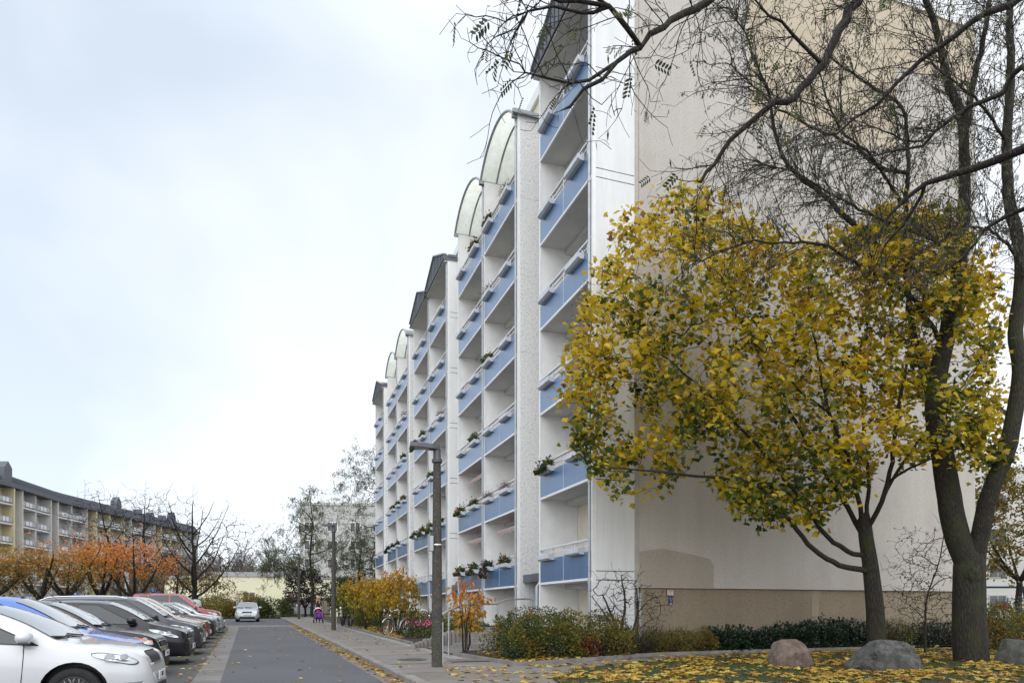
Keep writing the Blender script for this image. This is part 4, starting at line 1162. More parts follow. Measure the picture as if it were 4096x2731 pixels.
M_ROBINIA = leafmat('robinia_leaf', [(0, (.022, .036, .010)), (.5, (.045, .065, .014)), (.8, (.10, .12, .022)), (1, (.10, .08, .03))], .35)
M_POD = leafmat('seed_pod', [(0, (.010, .006, .006)), (.7, (.030, .018, .015)), (1, (.060, .055, .018))], .1)
def build_locust():
    """the old two-stemmed tree at the right, three leaders and a wide hanging crown"""
    Z = 16.6; base = gpt(3880, 2640, .14)
    root = thing('locust_tree', tuple(base), 'tall nearly bare locust tree with thick forked trunk at the right', 'tree')
    t = Tree(7)
    t.path(dpath([(2232, 1525, Z), (2228, 1480, Z), (2226, 1400, Z), (2226, 1330, Z), (2226, 1285, Z)]), .38, .33, .15)
    ml = [(2222, 1290, Z), (2195, 1215, Z), (2180, 1140, Z), (2168, 1060, Z), (2152, 985, Z), (2150, 900, Z+.1), (2168, 800, Z+.2), (2190, 700, Z+.3), (2206, 580, Z+.3), (2214, 450, Z+.4), (2214, 330, Z+.4), (2206, 260, Z+.4), (2178, 190, Z+.3), (2160, 100, Z+.2), (2135, 20, Z), (2100, -60, Z-.3)]
    t.path(dpath(ml), .285, .05, .2, .008)
    t.path(dpath([(2234, 1345, Z), (2242, 1280, Z-.05), (2256, 1200, Z-.2), (2278, 1120, Z-.4), (2310, 1040, Z-.5), (2330, 950, Z-.6), (2343, 850, Z-.6), (2332, 760, Z-.5), (2345, 660, Z-.5), (2340, 560, Z-.4), (2318, 460, Z-.3), (2312, 330, Z-.2), (2322, 180, Z-.1), (2318, 20, Z), (2325, -80, Z)]), .215, .06, .2, .008)
    LM = [([(2150, 940, Z), (2120, 850, Z+.3), (2095, 740, Z+.6), (2082, 620, Z+.8), (2080, 500, Z+.9), (2085, 400, Z+.9), (2082, 330, Z+.9), (2080, 270, Z+.8), (2060, 230, Z+.7), (2010, 205, Z+.4), (1960, 170, Z), (1905, 130, Z-.5)], .10, .018),
          ([(2214, 300, Z+.4), (2232, 230, Z+.3), (2245, 150, Z+.2), (2265, 60, Z), (2280, -40, Z)], .085, .04),
          ([(2205, 590, Z+.3), (2130, 545, Z-.4), (2060, 520, Z-.9), (1990, 490, Z-1.3), (1900, 440, Z-1.7), (1830, 400, Z-2.0), (1740, 370, Z-2.2)], .05, .012),
          ([(2170, 800, Z+.2), (2100, 690, Z-.5), (2030, 640, Z-1.0), (1960, 600, Z-1.5), (1880, 560, Z-1.9), (1800, 560, Z-2.2), (1710, 560, Z-2.4), (1600, 600, Z-2.6)], .055, .012),
          ([(2082, 480, Z+.9), (2040, 420, Z+.2), (1990, 350, Z-.4), (1930, 300, Z-.9), (1900, 230, Z-1.2), (1880, 160, Z-1.4)], .045, .012),
          ([(2083, 400, Z+.9), (2020, 380, Z+.5), (1950, 330, Z+.2), (1860, 290, Z-.2), (1790, 250, Z-.5), (1730, 200, Z-.8), (1680, 150, Z-1.1)], .05, .012),
          ([(2082, 620, Z+.8), (2010, 560, Z+.6), (1940, 500, Z+.3), (1870, 430, Z), (1810, 380, Z-.2), (1780, 300, Z-.4), (1760, 200, Z-.6), (1720, 100, Z-.8), (1690, 30, Z-.9)], .075, .014),
          ([(2312, 330, Z-.2), (2260, 250, Z-1), (2200, 190, Z-1.6), (2120, 140, Z-2)], .04, .012),
          ([(2340, 600, Z-.4), (2290, 540, Z-1.2), (2230, 520, Z-2), (2150, 560, Z-2.6)], .04, .012),
          ([(2206, 260, Z+.4), (2150, 300, Z-.2), (2100, 330, Z-.6), (2030, 300, Z-1), (1980, 290, Z-1.3)], .035, .01)]
    for p, a, b in LM: t.path(dpath(p), a, b, .22, .02)
    rng = np.random.default_rng(5); T = []
    while len(T) < 4200:
        x, y = rng.uniform(1480, 2420), rng.uniform(-120, 700)
        k = 0
        if x < 1620 and not (430 < y < 640): continue
        if x < 1700 and y < 20: continue
        if x > 2150 and y > 560 and rng.random() < .6: continue
        if y > 600 and rng.random() < .6: continue
        n = mnoise.noise(Vector((x*.006, y*.006, 4.1)))
        if n < -.12 and rng.random() < .85: continue
        T.append(atD(x, y, Z-.8+rng.normal(0, 1.5)))
    t.sprout(T[:500], .2, .10, -.04, .08, up=.5)
    cand = [i for i in range(t.main) if t.rt[i] < .09 and (CAMH+FPX*0-t.P[i][2]) < -6.2] 
    t.whips(rng.choice(cand, 620), (.7, 2.1), (-.35, -.15, .10), .22, 6, (.2, .6), .17)
    cand = [i for i in range(t.main) if .09 <= t.rt[i] < .16 and t.P[i][2] > 8.5]
    t.whips(rng.choice(cand, 70), (.6, 1.8), (0, -.15, .25), .1, 6, (.2, .6), .17)
    # a few low whips
    t.sprout([atD(2255, 880, Z-1.2), atD(2280, 800, Z-1), atD(2260, 930, Z-1.3), atD(2300, 700, Z-1)], .2, .2, 0, .2)
    t.radii(.0042, 2.3)
    t.wood('trunk', BARK_GREEN, root)
    P, D = twig_sites(t, .35, .8, rng, .02)
    leaves('crown', P, np.array([0, 0, -1.0])+D*.5, .15, tpl_pinnate(4, .11, .24), M_ROBINIA, root, None, rng, .3, .3)
    P, D = twig_sites(t, 4.6, .9, rng, .03)
    leaves('hanging_foliage', P, np.tile([0, 0, -1.0], (len(P), 1)), .085, tpl_quad(.12), M_POD, root, None, rng, .1, .25)
    # mossy burr below the fork, one lumpy swelling of the bark
    c = dpath([(2236, 1318, Z-.20)])[0]; bm = bmesh.new(); bmesh.ops.create_icosphere(bm, subdivisions=4, radius=1)
    for v in bm.verts:
        k = 1+.28*mnoise.noise(v.co*2.2)+.20*mnoise.noise(v.co*6)+.08*mnoise.noise(v.co*14)
        v.co = Vector((c[0]+v.co.x*k*.20, c[1]+v.co.y*k*.16, c[2]+v.co.z*k*.27))
    me = bpy.data.meshes.new('burr'); bm.to_mesh(me); bm.free(); me.materials.append(BARK_BURR); me.polygons.foreach_set('use_smooth', [True]*len(me.polygons)); link(bpy.data.objects.new('burr', me), root)
    for ch in root.children: ch.data.transform(Matrix.Translation(-root.location))
build_locust()

def build_overhead():
    """a tree just outside the view at the right whose dark limbs reach across the top of the picture"""
    base = np.array([9.6, 3.4, G(3.4)+.13])
    root = thing('overhanging_tree', tuple(base), 'dark leaning limbs with sparse compound leaves reaching across from a tree beside the viewer', 'tree')
    t = Tree(17)
    t.path([base, base+[.0, .2, 1.5], base+[-.1, .5, 3.2], base+[-.3, .9, 5.0]], .26, .19, .2, .01)
    top = base+[-.3, .9, 5.0]
    a1 = atD(2420, 300, 8.2); a2 = atD(2050, -160, 7.4); a3 = atD(2450, -60, 9.0)
    t.path([top, (top+a1)/2+[0, 0, .3], a1], .12, .075, .2, .01)
    t.path([top, top+[-.5, .6, 1.2], (top+a2)/2+[0, 0, .8], a2], .13, .075, .2, .01)
    t.path([top, top+[.2, .8, 1.3], a3], .12, .07, .2, .01)
    P = lambda q: dpath(q)
    t.path(P([(2420, 300, 8.2), (2352, 345, 8.4), (2290, 372, 8.6), (2200, 398, 8.8), (2130, 425, 9.0), (2080, 455, 9.1), (2040, 500, 9.2), (2005, 560, 9.3)]), .062, .012, .15, .020)
    t.path(P([(2130, 425, 9.0), (2090, 485, 9.2), (2040, 560, 9.4), (1990, 640, 9.6)]), .025, .006, .15, .020)
    t.path(P([(2420, 300, 8.2), (2380, 470, 8.8), (2330, 490, 9.0), (2260, 530, 9.2), (2210, 590, 9.3), (2130, 640, 9.5)]), .05, .008, .15, .020)
    t.path(P([(2420, 300, 8.2), (2352, 150, 8.6), (2300, 215, 8.8), (2200, 260, 9.0), (2120, 330, 9.2), (2000, 360, 9.4)]), .05, .01, .15, .020)
    t.path(P([(2050, -160, 7.4), (1985, -40, 7.2), (1945, 40, 7.1), (1905, 110, 7.0), (1875, 165, 7.0), (1830, 215, 6.9), (1780, 240, 6.9), (1740, 262, 6.9), (1700, 300, 6.9), (1660, 350, 6.9), (1610, 418, 6.9)]), .068, .016, .12, .016)
    t.path(P([(2050, -160, 7.4), (1850, -120, 6.6), (1720, -50, 6.2), (1630, 0, 5.9), (1570, 32, 5.8), (1520, 62, 5.7), (1470, 100, 5.6), (1420, 140, 5.5), (1385, 180, 5.45), (1340, 205, 5.4), (1310, 245, 5.4)]), .075, .012, .12, .014)
    t.path(P([(1470, 100, 5.6), (1440, 65, 5.5), (1415, 40, 5.5), (1395, 18, 5.45), (1330, 5, 5.4), (1250, -10, 5.3)]), .026, .008, .12, .016)
    t.path(P([(1395, 18, 5.45), (1330, 40, 5.4), (1270, 20, 5.35), (1220, 25, 5.3), (1160, 50, 5.3)]), .016, .005, .12, .016)
    t.path(P([(1400, 165, 5.5), (1360, 190, 5.45), (1310, 190, 5.4), (1250, 182, 5.35), (1180, 165, 5.3)]), .014, .004, .12, .016)
    t.path(P([(1385, 5, 5.45), (1300, -30, 5.3), (1230, -15, 5.3)]), .014, .004, .12, .016)
    t.path(P([(2450, -60, 9.0), (2300, 20, 9.0), (2230, 50, 9.1), (2150, 110, 9.3), (2060, 190, 9.5), (1960, 280, 9.7), (1900, 310, 9.8)]), .055, .012, .15, .022)
    t.path(P([(1890, 140, 7.0), (1800, 60, 6.8), (1730, -5, 6.6)]), .02, .008, .15, .022)
    rng = np.random.default_rng(8); T = []
    # twigs hang around the limbs, densest at the upper left
    for (x0, x1, y0, y1, n, z, s) in ((1135, 1330, -20, 230, 62, 5.3, .25), (1300, 1480, -20, 330, 62, 5.5, .3), (1240, 1420, 180, 350, 30, 5.4, .2), (1480, 1700, -20, 140, 34, 6.0, .4), (1620, 1990, -20, 420, 60, 6.9, .5), (1900, 2360, -30, 640, 240, 9.0, .8)):
        for _ in range(n): T.append(atD(rng.uniform(x0, x1), rng.uniform(y0, y1), z+rng.normal(0, s)))
    t.sprout(T[::3], .08, .10, -.03, .08, up=.4)
    cand = [i for i in range(t.main) if t.rt[i] < .07]
    t.whips(rng.choice(cand, 230), (.25, .85), (-.15, 0, -.05), .5, 6, (.10, .30), .075, .5, .13)
    m1 = len(t.tw)
    # short side spurs
    ids = [i for tw in t.tw for i in tw]; S = []
    for i in rng.choice(ids, 300): S.append(t.P[i]+rng.normal(0, .11, 3))
    t.sprout(S, .04, .14, 0, .08)
    t.radii(.0022, 2.3)
    t.wood('trunk', BARK_DARK, root)
    tw = t.tw; t.tw = [ids for ids in tw if abs(ray(1, 1)[0]) >= 0]
    P_, D_ = twig_sites(t, .13, .7, rng, .005)
    leaves('crown', P_, np.array([-.15, 0, -1.0])+D_*.6, .155, tpl_pinnate(5, .135, .26), M_ROBINIA, root, None, rng, .3, .35)
    P_, D_ = twig_sites(t, .25, .7, rng, .005)
    leaves('hanging_foliage', P_, np.tile([0, 0, -1.0], (len(P_), 1)), .07, tpl_quad(.10), M_POD, root, None, rng, .1, .25)
    for ch in root.children: ch.data.transform(Matrix.Translation(-root.location))
build_overhead()

# ------------------------------------------------------------------ a kit for the smaller trees
M_CHERRY = leafmat('cherry_leaf', [(0, (.14, .11, .022)), (.3, (.40, .21, .022)), (.6, (.66, .25, .035)), (.85, (.72, .27, .09)), (1, (.66, .28, .14))], .45)
M_OCHRE = leafmat('ochre_leaf', [(0, (.08, .07, .015)), (.5, (.20, .13, .02)), (1, (.36, .20, .03))], .4)
M_PLUM = leafmat('plum_leaf', [(0, (.012, .006, .010)), (.6, (.032, .014, .024)), (1, (.07, .035, .035))], .2)
M_GREEN = leafmat('green_leaf', [(0, (.020, .045, .012)), (.6, (.055, .085, .018)), (1, (.14, .15, .025))], .35)
M_YSHRUB = leafmat('yellow_shrub_leaf', [(0, (.09, .12, .018)), (.25, (.24, .20, .015)), (.6, (.48, .28, .015)), (.85, (.52, .25, .03)), (1, (.50, .20, .06))], .42)
M_OSHRUB = leafmat('orange_shrub_leaf', [(0, (.30, .22, .02)), (.35, (.50, .26, .02)), (.7, (.58, .20, .045)), (1, (.52, .17, .09))], .42)
M_HEDGE = leafmat('hedge_leaf', [(0, (.030, .062, .020)), (.42, (.090, .115, .020)), (.68, (.22, .19, .022)), (.86, (.22, .085, .020)), (1, (.20, .014, .014))], .35)
M_LAUREL = leafmat('laurel_leaf', [(0, (.006, .020, .012)), (.7, (.016, .042, .020)), (1, (.045, .075, .030))], .15, .32)
M_GOLD = leafmat('golden_leaf', [(0, (.055, .065, .012)), (.4, (.16, .13, .016)), (.8, (.27, .17, .02)), (1, (.20, .10, .02))], .4)
def small_tree(name, label, cat, base, limbs, ells, n, per, leaf, tpl, mat, seed, bark_m, tip=.004, hang=.4, seg=.25, spread=.08, group=None, woodname='trunk', crownname='crown', vals=None, up=.3, maxlen=1e9, bend=.09, sub=0, wob=.015):
    root = thing(name, tuple(base), label, cat, group)
    t = Tree(seed); rng = np.random.default_rng(seed)
    for pts, a, b in limbs: t.path([np.array(p, float)+base for p in pts], a, b, seg, wob)
    T = in_ellipsoids([(np.array(e[0])+base,)+tuple(e[1:]) for e in ells], n, rng)
    t.sprout(T, seg, bend, 0, .10, maxlen, up)
    if sub:
        ids = [i for tw in t.tw for i in tw]
        S = [t.P[i]+rng.normal(0, seg*1.6, 3) for i in rng.choice(ids, sub)]; t.sprout(S, seg*.7, .10, 0, .10)
    t.radii(tip, 2.3)
    w = t.wood(woodname, bark_m, root)
    if per:
        P, D = twig_sites(t, per, .75, rng, spread)
        v = None if vals is None else np.clip(vals(P-base, rng), 0, 1)
        leaves(crownname, P, D*(1-hang)+np.array([0, 0, -hang*1.4]), leaf, tpl, mat, root, v, rng, .45, .45)
    for ch in root.children: ch.data.transform(Matrix.Translation(-root.location))
    return root
def fork(h, r, n, seed, spread=1.6, top=3.5, r1=.02, r2=.55):
    """a short trunk that divides into n limbs"""
    q = random.Random(seed); L = [([(0, 0, -.1), (q.uniform(-.05, .05), 0, h*.5), (q.uniform(-.08, .08), q.uniform(-.08, .08), h)], r, r*.8)]
    e = L[0][0][-1]
    for i in range(n):
        a = 2*math.pi*(i+q.uniform(-.3, .3))/n; s = spread*q.uniform(.6, 1.1); tt = top*q.uniform(.7, 1.05)
        L.append(([e, (e[0]+s*.45*math.cos(a), e[1]+s*.45*math.sin(a), h+(tt-h)*.35), (e[0]+s*math.cos(a), e[1]+s*math.sin(a), tt)], r*r2, min(r1, .016)))
    return L
# ------------------------------------------------------------------ trees of the background and the shrubs
def gp3(x, Z):                              # ground point on photo column x at depth Z
    r = ray(x, 2440); p = r*Z; return np.array([p[0], p[1], G(p[1])])
CH = [(-40, 34, 'leftmost orange-brown cherry tree, cut by the edge of the view', 1.9, .35), (165, 35, 'small orange-brown cherry tree left of the pedestrian crossing sign', 1.9, .35), (262, 38, 'broad golden orange cherry tree with low fork beside the crossing sign', 2.1, .5),
      (400, 40, 'orange cherry tree behind the roof rails of the dark grey estate', 2.0, .72), (545, 41, 'brightest salmon orange cherry tree with wide vase of limbs', 2.3, .95)]
for i, (px, Z, lab, s, hue) in enumerate(CH):
    b = gp3(px, Z); q = random.Random(300+i); hh = (4.1, 4.15, 4.75, 4.95, 5.15)[i]
    ells = [((q.uniform(-.2, .2), 0, hh-.9), (s*.72, s*.72, .95), 1.0)]
    for k in range(7):
        a = 2*math.pi*k/7+q.uniform(-.4, .4); d = s*q.uniform(.55, .85); ells.append(((d*math.cos(a), d*math.sin(a), hh-1.35+q.uniform(-.65, .7)), (s*q.uniform(.28, .42), s*.4, q.uniform(.35, .65)), .34))
    small_tree('cherry_tree', lab, 'tree', b, fork(1.55, .20, 5, i+3, s*.8, hh-.3, .02), ells,
               230, 5.0, .15, tpl_oval(.25), M_CHERRY, 30+i, BARK_DARK, .005, .35, .35, .14, 'cherry trees behind the parked cars',
               vals=lambda P, rng, h=hue: h*.66+(P[:, 2]-3.4)*.20+rng.normal(0, .15, len(P)), sub=120)
b = gp3(700, 47)
small_tree('cherry_tree', 'dull olive and rust leaved tree beneath the bare tree by the red van', 'tree', b, fork(1.3, .2, 5, 14, 2.8, 3.6, .03), [((0, 0, 3.0), (3.4, 3, 1.1), 1), ((2.0, 0, 2.6), (2, 2, .7), .4)], 260, 6, .17, tpl_oval(.2), M_OCHRE, 41, BARK_DARK, .006, .6, .35, .12, 'cherry trees behind the parked cars', sub=120)
# bare trees
BT = [(772, 44, 8.4, 'wide bare tree with dark spreading limbs right of the orange cherries', [((0, 0, 4.4), (3.6, 3, 2.8), 1), ((-1.2, 0, 6.6), (1.6, 1.5, 1.6), .4), ((1.6, 0, 5.4), (2.2, 2, 2.0), .5)], 2.6),
      (575, 56, 10.4, 'tall upright bare tree behind the salmon orange cherry', [((0, 0, 7.2), (2.6, 2.2, 3.2), 1)], 1.8),
      (478, 54, 10.2, 'bare tree leaning to the left above the orange crowns', [((-1.4, 0, 7.0), (2.4, 2.0, 3.0), 1)], 2.0)]
for i, (px, Z, h, lab, ell, sp) in enumerate(BT):
    b = gp3(px, Z); q = random.Random(50+i); lean = (-.0, .1, -1.5)[i]
    L = [([(0, 0, -.1), (.05, 0, 1.5), (lean*.3+.1, 0, h*.42), (lean*.6-.05, 0, h*.68), (lean, 0, h*.97)], .19, .010)]
    for k in range(11):
        z0 = 1.6+(h*.72-1.6)*k/11; a = 2.4*k+q.uniform(-.4, .4); l = (h-z0)*q.uniform(.30, .46)*(1.25 if i == 0 else .8)
        x0 = lean*max(0, (z0-1.5)/(h-1.5))
        L.append(([(x0, 0, z0), (x0+l*.38*math.cos(a), l*.38*math.sin(a), z0+l*.30), (x0+l*.78*math.cos(a+.15), l*.78*math.sin(a+.15), z0+l*.85), (x0+l*math.cos(a+.2), l*math.sin(a+.2), z0+l*1.35)], .085*(1-.5*k/11), .010))
    small_tree('bare_tree', lab, 'tree', b, L, ell, 420, 0, .1, None, None, 60+i, BARK_DARK, .0085, group='bare trees in front of the long curved block', seg=.4, bend=.07, sub=900, up=1.2)
# locusts at the end of the street
FT = [(1245, 62, 11.8, 'thin leaved locust tree with airy crown behind the middle lamp post', [((-1.6, 0, 6.0), (3.6, 3, 2.3), 1), ((-.2, 0, 9.4), (1.9, 1.8, 2.6), .6), ((-3.4, 0, 4.8), (2.2, 2, 1.4), .4)], .40),
      (1440, 66, 9.5, 'smaller locust tree standing right beside the farthest bay', [((0, 0, 5.8), (3.4, 3, 3.0), 1)], .3),
      (1520, 78, 18, 'tall dark leaved locust tree rising behind the farthest bay', [((-2.0, 0, 13.2), (4.0, 3.4, 4.2), 1), ((-1.0, 0, 17), (3.4, 3, 2.4), .6)], .3)]
for i, (px, Z, h, lab, ell, dn) in enumerate(FT):
    b = gp3(px, Z)
    L = [([(0, 0, -.1), (.12, 0, h*.22), (-.1, 0, h*.45), (.1, 0, h*.7), (-.15, 0, h*.95)], .15, .02)]
    q = random.Random(70+i)
    for k in range(9):
        z0 = h*(.22+.6*k/9); a = q.uniform(0, 6.28); l = (1-.55*k/9)*h*.30
        L.append(([(0, 0, z0), (l*.5*math.cos(a)-.2, l*.5*math.sin(a), z0+.3), (l*math.cos(a)-.5, l*math.sin(a), z0+l*.35)], .06, .012))
    small_tree('locust_tree', lab, 'tree', b, L, ell, 300, 9.0, .30, tpl_pinnate(5, .10, .2), M_ROBINIA, 80+i, BARK_DARK, .010, .6, .4, .15, 'locust trees at the end of the street', sub=220)
b = gp3(1222, 64); small_tree('plum_tree', 'dark purple leaved plum bush-tree beside the waste containers', 'tree', b, fork(.9, .12, 6, 9, 1.5, 3.2, .03), [((0, 0, 2.9), (2.2, 2, 1.9), 1)], 300, 13, .17, tpl_oval(.3), M_PLUM, 91, BARK_DARK, .007, .3, .3, .12)
# golden tree beyond the gable at the right
b = gp3(4075, 34); small_tree('golden_tree', 'golden green leaved tree beyond the right end of the gable', 'tree', b, fork(2.6, .16, 6, 19, 2.2, 6.0, .03), [((0, 0, 5.4), (3.0, 2.6, 3.0), 1), ((-.8, 0, 7.5), (2.0, 2, 1.6), .4)], 420, 15, .16, tpl_oval(.3), M_GOLD, 95, BARK_DARK, .006, .4, .3, .12)

# the tall shrubs with hanging yellow leaves along the pavement
YS = [(1372, 38.5, 2.6, 'green-leaved shrub at the far end of the yellow shrub row', M_GREEN, .1), (1400, 36.5, 2.2, 'yellow-green shrub second from the far end of the row', M_YSHRUB, .15), (1462, 33.5, 2.25, 'ochre shrub before the parked bicycle', M_YSHRUB, .4), (1520, 31.0, 2.3, 'golden shrub growing above the bicycle wheel', M_YSHRUB, .55), (1592, 28.5, 2.45, 'orange-tipped yellow shrub nearest to the lamp post in the row', M_YSHRUB, .6)]
def stems(n, h, sp, seed, r=.022):
    q = random.Random(seed); L = []
    for i in range(n):
        a = q.uniform(0, 6.28); s = sp*q.uniform(.35, 1)
        L.append(([(.06*math.cos(a), .06*math.sin(a), -.05), (s*.35*math.cos(a), s*.35*math.sin(a), h*.4), (s*.7*math.cos(a+.3), s*.7*math.sin(a+.3), h*q.uniform(.7, .95))], r*q.uniform(.7, 1.2), .006))
    return L
for i, (px, Z, h, lab, mt, hue) in enumerate(YS):
    b = gp3(px, Z)+np.array([0, 0, .14]); w = .95 if i else 1.0
    small_tree('cherry_shrub', lab, 'shrub', b, stems(8, h, w, 100+i), [((0, 0, h*.66), (w, w, h*.40), 1), ((0, 0, h*.88), (w*.7, w*.7, h*.2), .3)], 150, 9.5 if i else 13, .135, tpl_oval(.24), mt, 110+i, BARK_TWIG, .004, .75, .2, .06,
               'shrubs with hanging autumn leaves along the pavement', 'stems', 'foliage', vals=lambda P, rng, h_=hue, hh=h: h_*.7+(P[:, 2]/hh-.55)*.55+rng.normal(0, .13, len(P)), sub=60)
b = gp3(1862, 18.6)+np.array([0, 0, .14])
small_tree('cherry_shrub', 'slim orange-leaved shrub beside the near lamp post and handrail', 'shrub', b, stems(7, 1.75, .50, 130, .024), [((0, 0, 1.35), (.58, .5, .62), 1), ((.1, 0, .85), (.45, .4, .3), .35)], 90, 3.2, .155, tpl_oval(.24), M_OSHRUB, 131, BARK_TWIG, .004, .75, .16, .05, None, 'stems', 'foliage', vals=lambda P, rng: .35+(P[:, 2]-1.1)*.45+rng.normal(0, .16, len(P)), sub=40)
b = gp3(2492, 18.2)+np.array([0, 0, .16])
small_tree('bare_shrub', 'leafless dark-stemmed shrub in front of the white side wall', 'shrub', b,
    [([(-.05, 0, -.05), (-.12, 0, .5), (-.42, 0, 1.2), (-.55, .1, 1.55)], .05, .018), ([(0, .1, -.05), (.02, .1, .7), (.12, .1, 1.3), (0, .1, 2.05)], .052, .014), ([(.05, 0, -.05), (.25, 0, .5), (.42, 0, 1.05), (.40, 0, 1.7)], .05, .014), ([(-.1, 0, .4), (-.5, 0, 1.0), (-.85, .1, 1.5)], .03, .010), ([(.2, 0, .3), (.6, 0, .75), (1.1, 0, 1.0)], .024, .009), ([(.42, 0, 1.05), (.75, 0, 1.4), (1.05, 0, 1.5)], .022, .009)],
    [((-.35, 0, 1.5), (.65, .4, .55), 1), ((.1, 0, 1.7), (.45, .4, .6), .7), ((.75, 0, 1.35), (.55, .4, .35), .8), ((.8, 0, .85), (.5, .3, .25), .3)], 190, 0, .1, None, None, 141, BARK_TWIG, .0045, seg=.12, woodname='stems', sub=420, up=2.0, bend=.06, wob=.004)
b = gp3(3700, 19.6)+np.array([0, 0, .16])
small_tree('thin_shrub', 'tangled nearly leafless shrub between the two big trunks', 'shrub', b,
    [([(0, 0, -.05), (.0, 0, .8), (.1, 0, 1.6), (.55, 0, 2.6), (.75, 0, 3.5)], .035, .010), ([(0, 0, .9), (-.4, 0, 1.2), (-1.0, 0, 1.5)], .016, .006), ([(.1, 0, 1.7), (.9, 0, 2.1), (1.5, 0, 1.7)], .02, .006), ([(.4, 0, 2.4), (-.2, 0, 2.7), (-.9, 0, 2.5)], .016, .005), ([(.6, 0, 2.7), (1.1, 0, 3.2), (1.5, 0, 3.1)], .015, .005)],
    [((.1, 0, 2.4), (1.45, .6, 1.2), 1), ((-.2, 0, 1.2), (1.2, .6, .7), .6)], 330, .8, .055, tpl_oval(.3), M_GREEN, 151, BARK_TWIG, .0040, .4, .16, .02, woodname='stems', sub=520, up=1.2, wob=.006)

# hedges: leafy masses of countless small leaves over a tangle of twigs
def bush(name, label, cat, base, rx, ry, h, n, leaf, mat, seed, rz=0.0, group=None, tpl=None, vals=None, flatness=.45, twigs=60, top=None, wild=.18, sticks=0):
    root = thing(name, tuple(base), label, cat, group, rz); rng = np.random.default_rng(seed)
    q = rng.normal(0, 1, (n, 3)); q[:, 2] = np.abs(q[:, 2]); q /= np.linalg.norm(q, axis=1, keepdims=True)
    lump = np.array([1+wild*1.5*mnoise.noise(Vector((a[0]*1.7+seed, a[1]*1.7*ry/rx, a[2]*1.7)))+wild*.8*mnoise.noise(Vector((a[0]*5+seed, a[1]*5, a[2]*5))) for a in q])
    # squarish, trimmed profile
    e = .62; qq = np.sign(q)*np.abs(q)**e; qq /= (np.abs(qq)**3).sum(1, keepdims=True)**(1/3)
    rr = (1-.55*rng.random((n, 1))**2.6)*lump[:, None]
    P = qq*rr*np.array([rx, ry, h]); P[:, 2] = np.maximum(P[:, 2]-.03, .03)
    D = q*.6+np.array([0, 0, .15])
    v = None if vals is None else np.clip(vals(P/np.array([rx, ry, h]), rng), 0, 1)
    m = MB()
    for i in range(twigs):
        a = rng.uniform(0, 6.28); s = rng.random()**.5; b0 = np.array([s*.75*rx*math.cos(a), s*.75*ry*math.sin(a), -.05]); k = rng.integers(0, n); e_ = P[k]
        m.tube([b0, (b0+e_)/2+rng.normal(0, .05, 3), e_], [.010, .007, .003], 3)
    for i in range(sticks):
        x, y = rng.uniform(-.9, .9)*rx, rng.uniform(-.9, .9)*ry
        m.tube([(x, y, h*.3), (x+rng.normal(0, .04), y+rng.normal(0, .04), h*.85), (x+rng.normal(0, .09), y+rng.normal(0, .09), h*rng.uniform(1.0, 1.25))], [.008, .006, .003], 3)
    m.build('stems', BARK_TWIG, root)
    leaves('foliage', P, D, leaf, tpl or tpl_oval(.34), mat, root, v, rng, flatness, .6)
    return root
def hv(c, k=.35):
    return lambda P, rng: c+k*np.array([mnoise.noise(Vector(p)*2.1) for p in P])+rng.normal(0, .17, len(P))
hb = lambda X, Y: np.array([X, Y, G(Y)+.16])
bush('hedge', 'big rounded green and rust hedge bush at the corner of the planting bed', 'shrub', hb(6.15, 16.15), 1.02, .95, 1.10, 13000, .052, M_HEDGE, 201, .2, vals=hv(.42, .5), wild=.2, twigs=120)
bush('hedge', 'red-tinged loose hedge bush next to the big rounded one', 'shrub', hb(7.75, 16.2), .98, .85, 1.0, 9500, .052, M_HEDGE, 202, .0, vals=lambda P, rng: .55+.3*P[:, 0]*0+.9*np.maximum(0, .45-np.hypot(P[:, 0]+.3, P[:, 2]-.25))+.35*np.array([mnoise.noise(Vector(p)*2.1) for p in P])+rng.normal(0, .17, len(P)), wild=.25, twigs=110, sticks=40)
bush('low_shrub', 'small blue-green shrub in front of the corner hedge', 'shrub', hb(5.42, 15.6), .24, .24, .33, 900, .035, M_LAUREL, 203, vals=hv(.75, .2))
bush('low_shrub', 'dark blue-leaved shrub between the hedges by the white wall', 'shrub', hb(8.7, 16.9), .55, .5, .66, 1700, .065, M_LAUREL, 204, vals=hv(.7, .3))
bush('low_shrub', 'twiggy brown shrub with few leaves under the bare shrub', 'shrub', hb(9.35, 16.55), .55, .5, .62, 1200, .045, M_HEDGE, 205, vals=hv(.4, .4), twigs=160, sticks=50)
bush('low_shrub', 'yellow-green low shrub left of the hydrant plates', 'shrub', hb(10.25, 16.6), .62, .5, .62, 3200, .045, M_HEDGE, 206, vals=hv(.58, .35), sticks=30)
bush('low_shrub', 'yellowing small shrub right below the hydrant plates', 'shrub', hb(11.35, 16.7), .45, .45, .62, 2200, .045, M_HEDGE, 207, vals=hv(.66, .3))
LA = [(12.3, 16.75, .62, .72, 'dark glossy laurel nearest the hydrant plates'), (13.4, 16.8, .68, .70, 'dark glossy laurel left of the middle of the gable'), (14.55, 16.85, .70, .80, 'dark glossy laurel below the pale band of the plinth'), (15.75, 16.9, .72, .92, 'tallest dark glossy laurel of the row'), (16.95, 16.95, .7, .85, 'dark glossy laurel left of the maple trunk')]
for i, (x, y, r, h, lab) in enumerate(LA):
    bush('laurel_shrub', lab, 'shrub', hb(x, y), r, .5, h*.86, 1900, .115, M_LAUREL, 210+i, 0, 'laurels along the foot of the gable', tpl_oval(.2), hv(.45, .4), .4, 40, wild=.28)
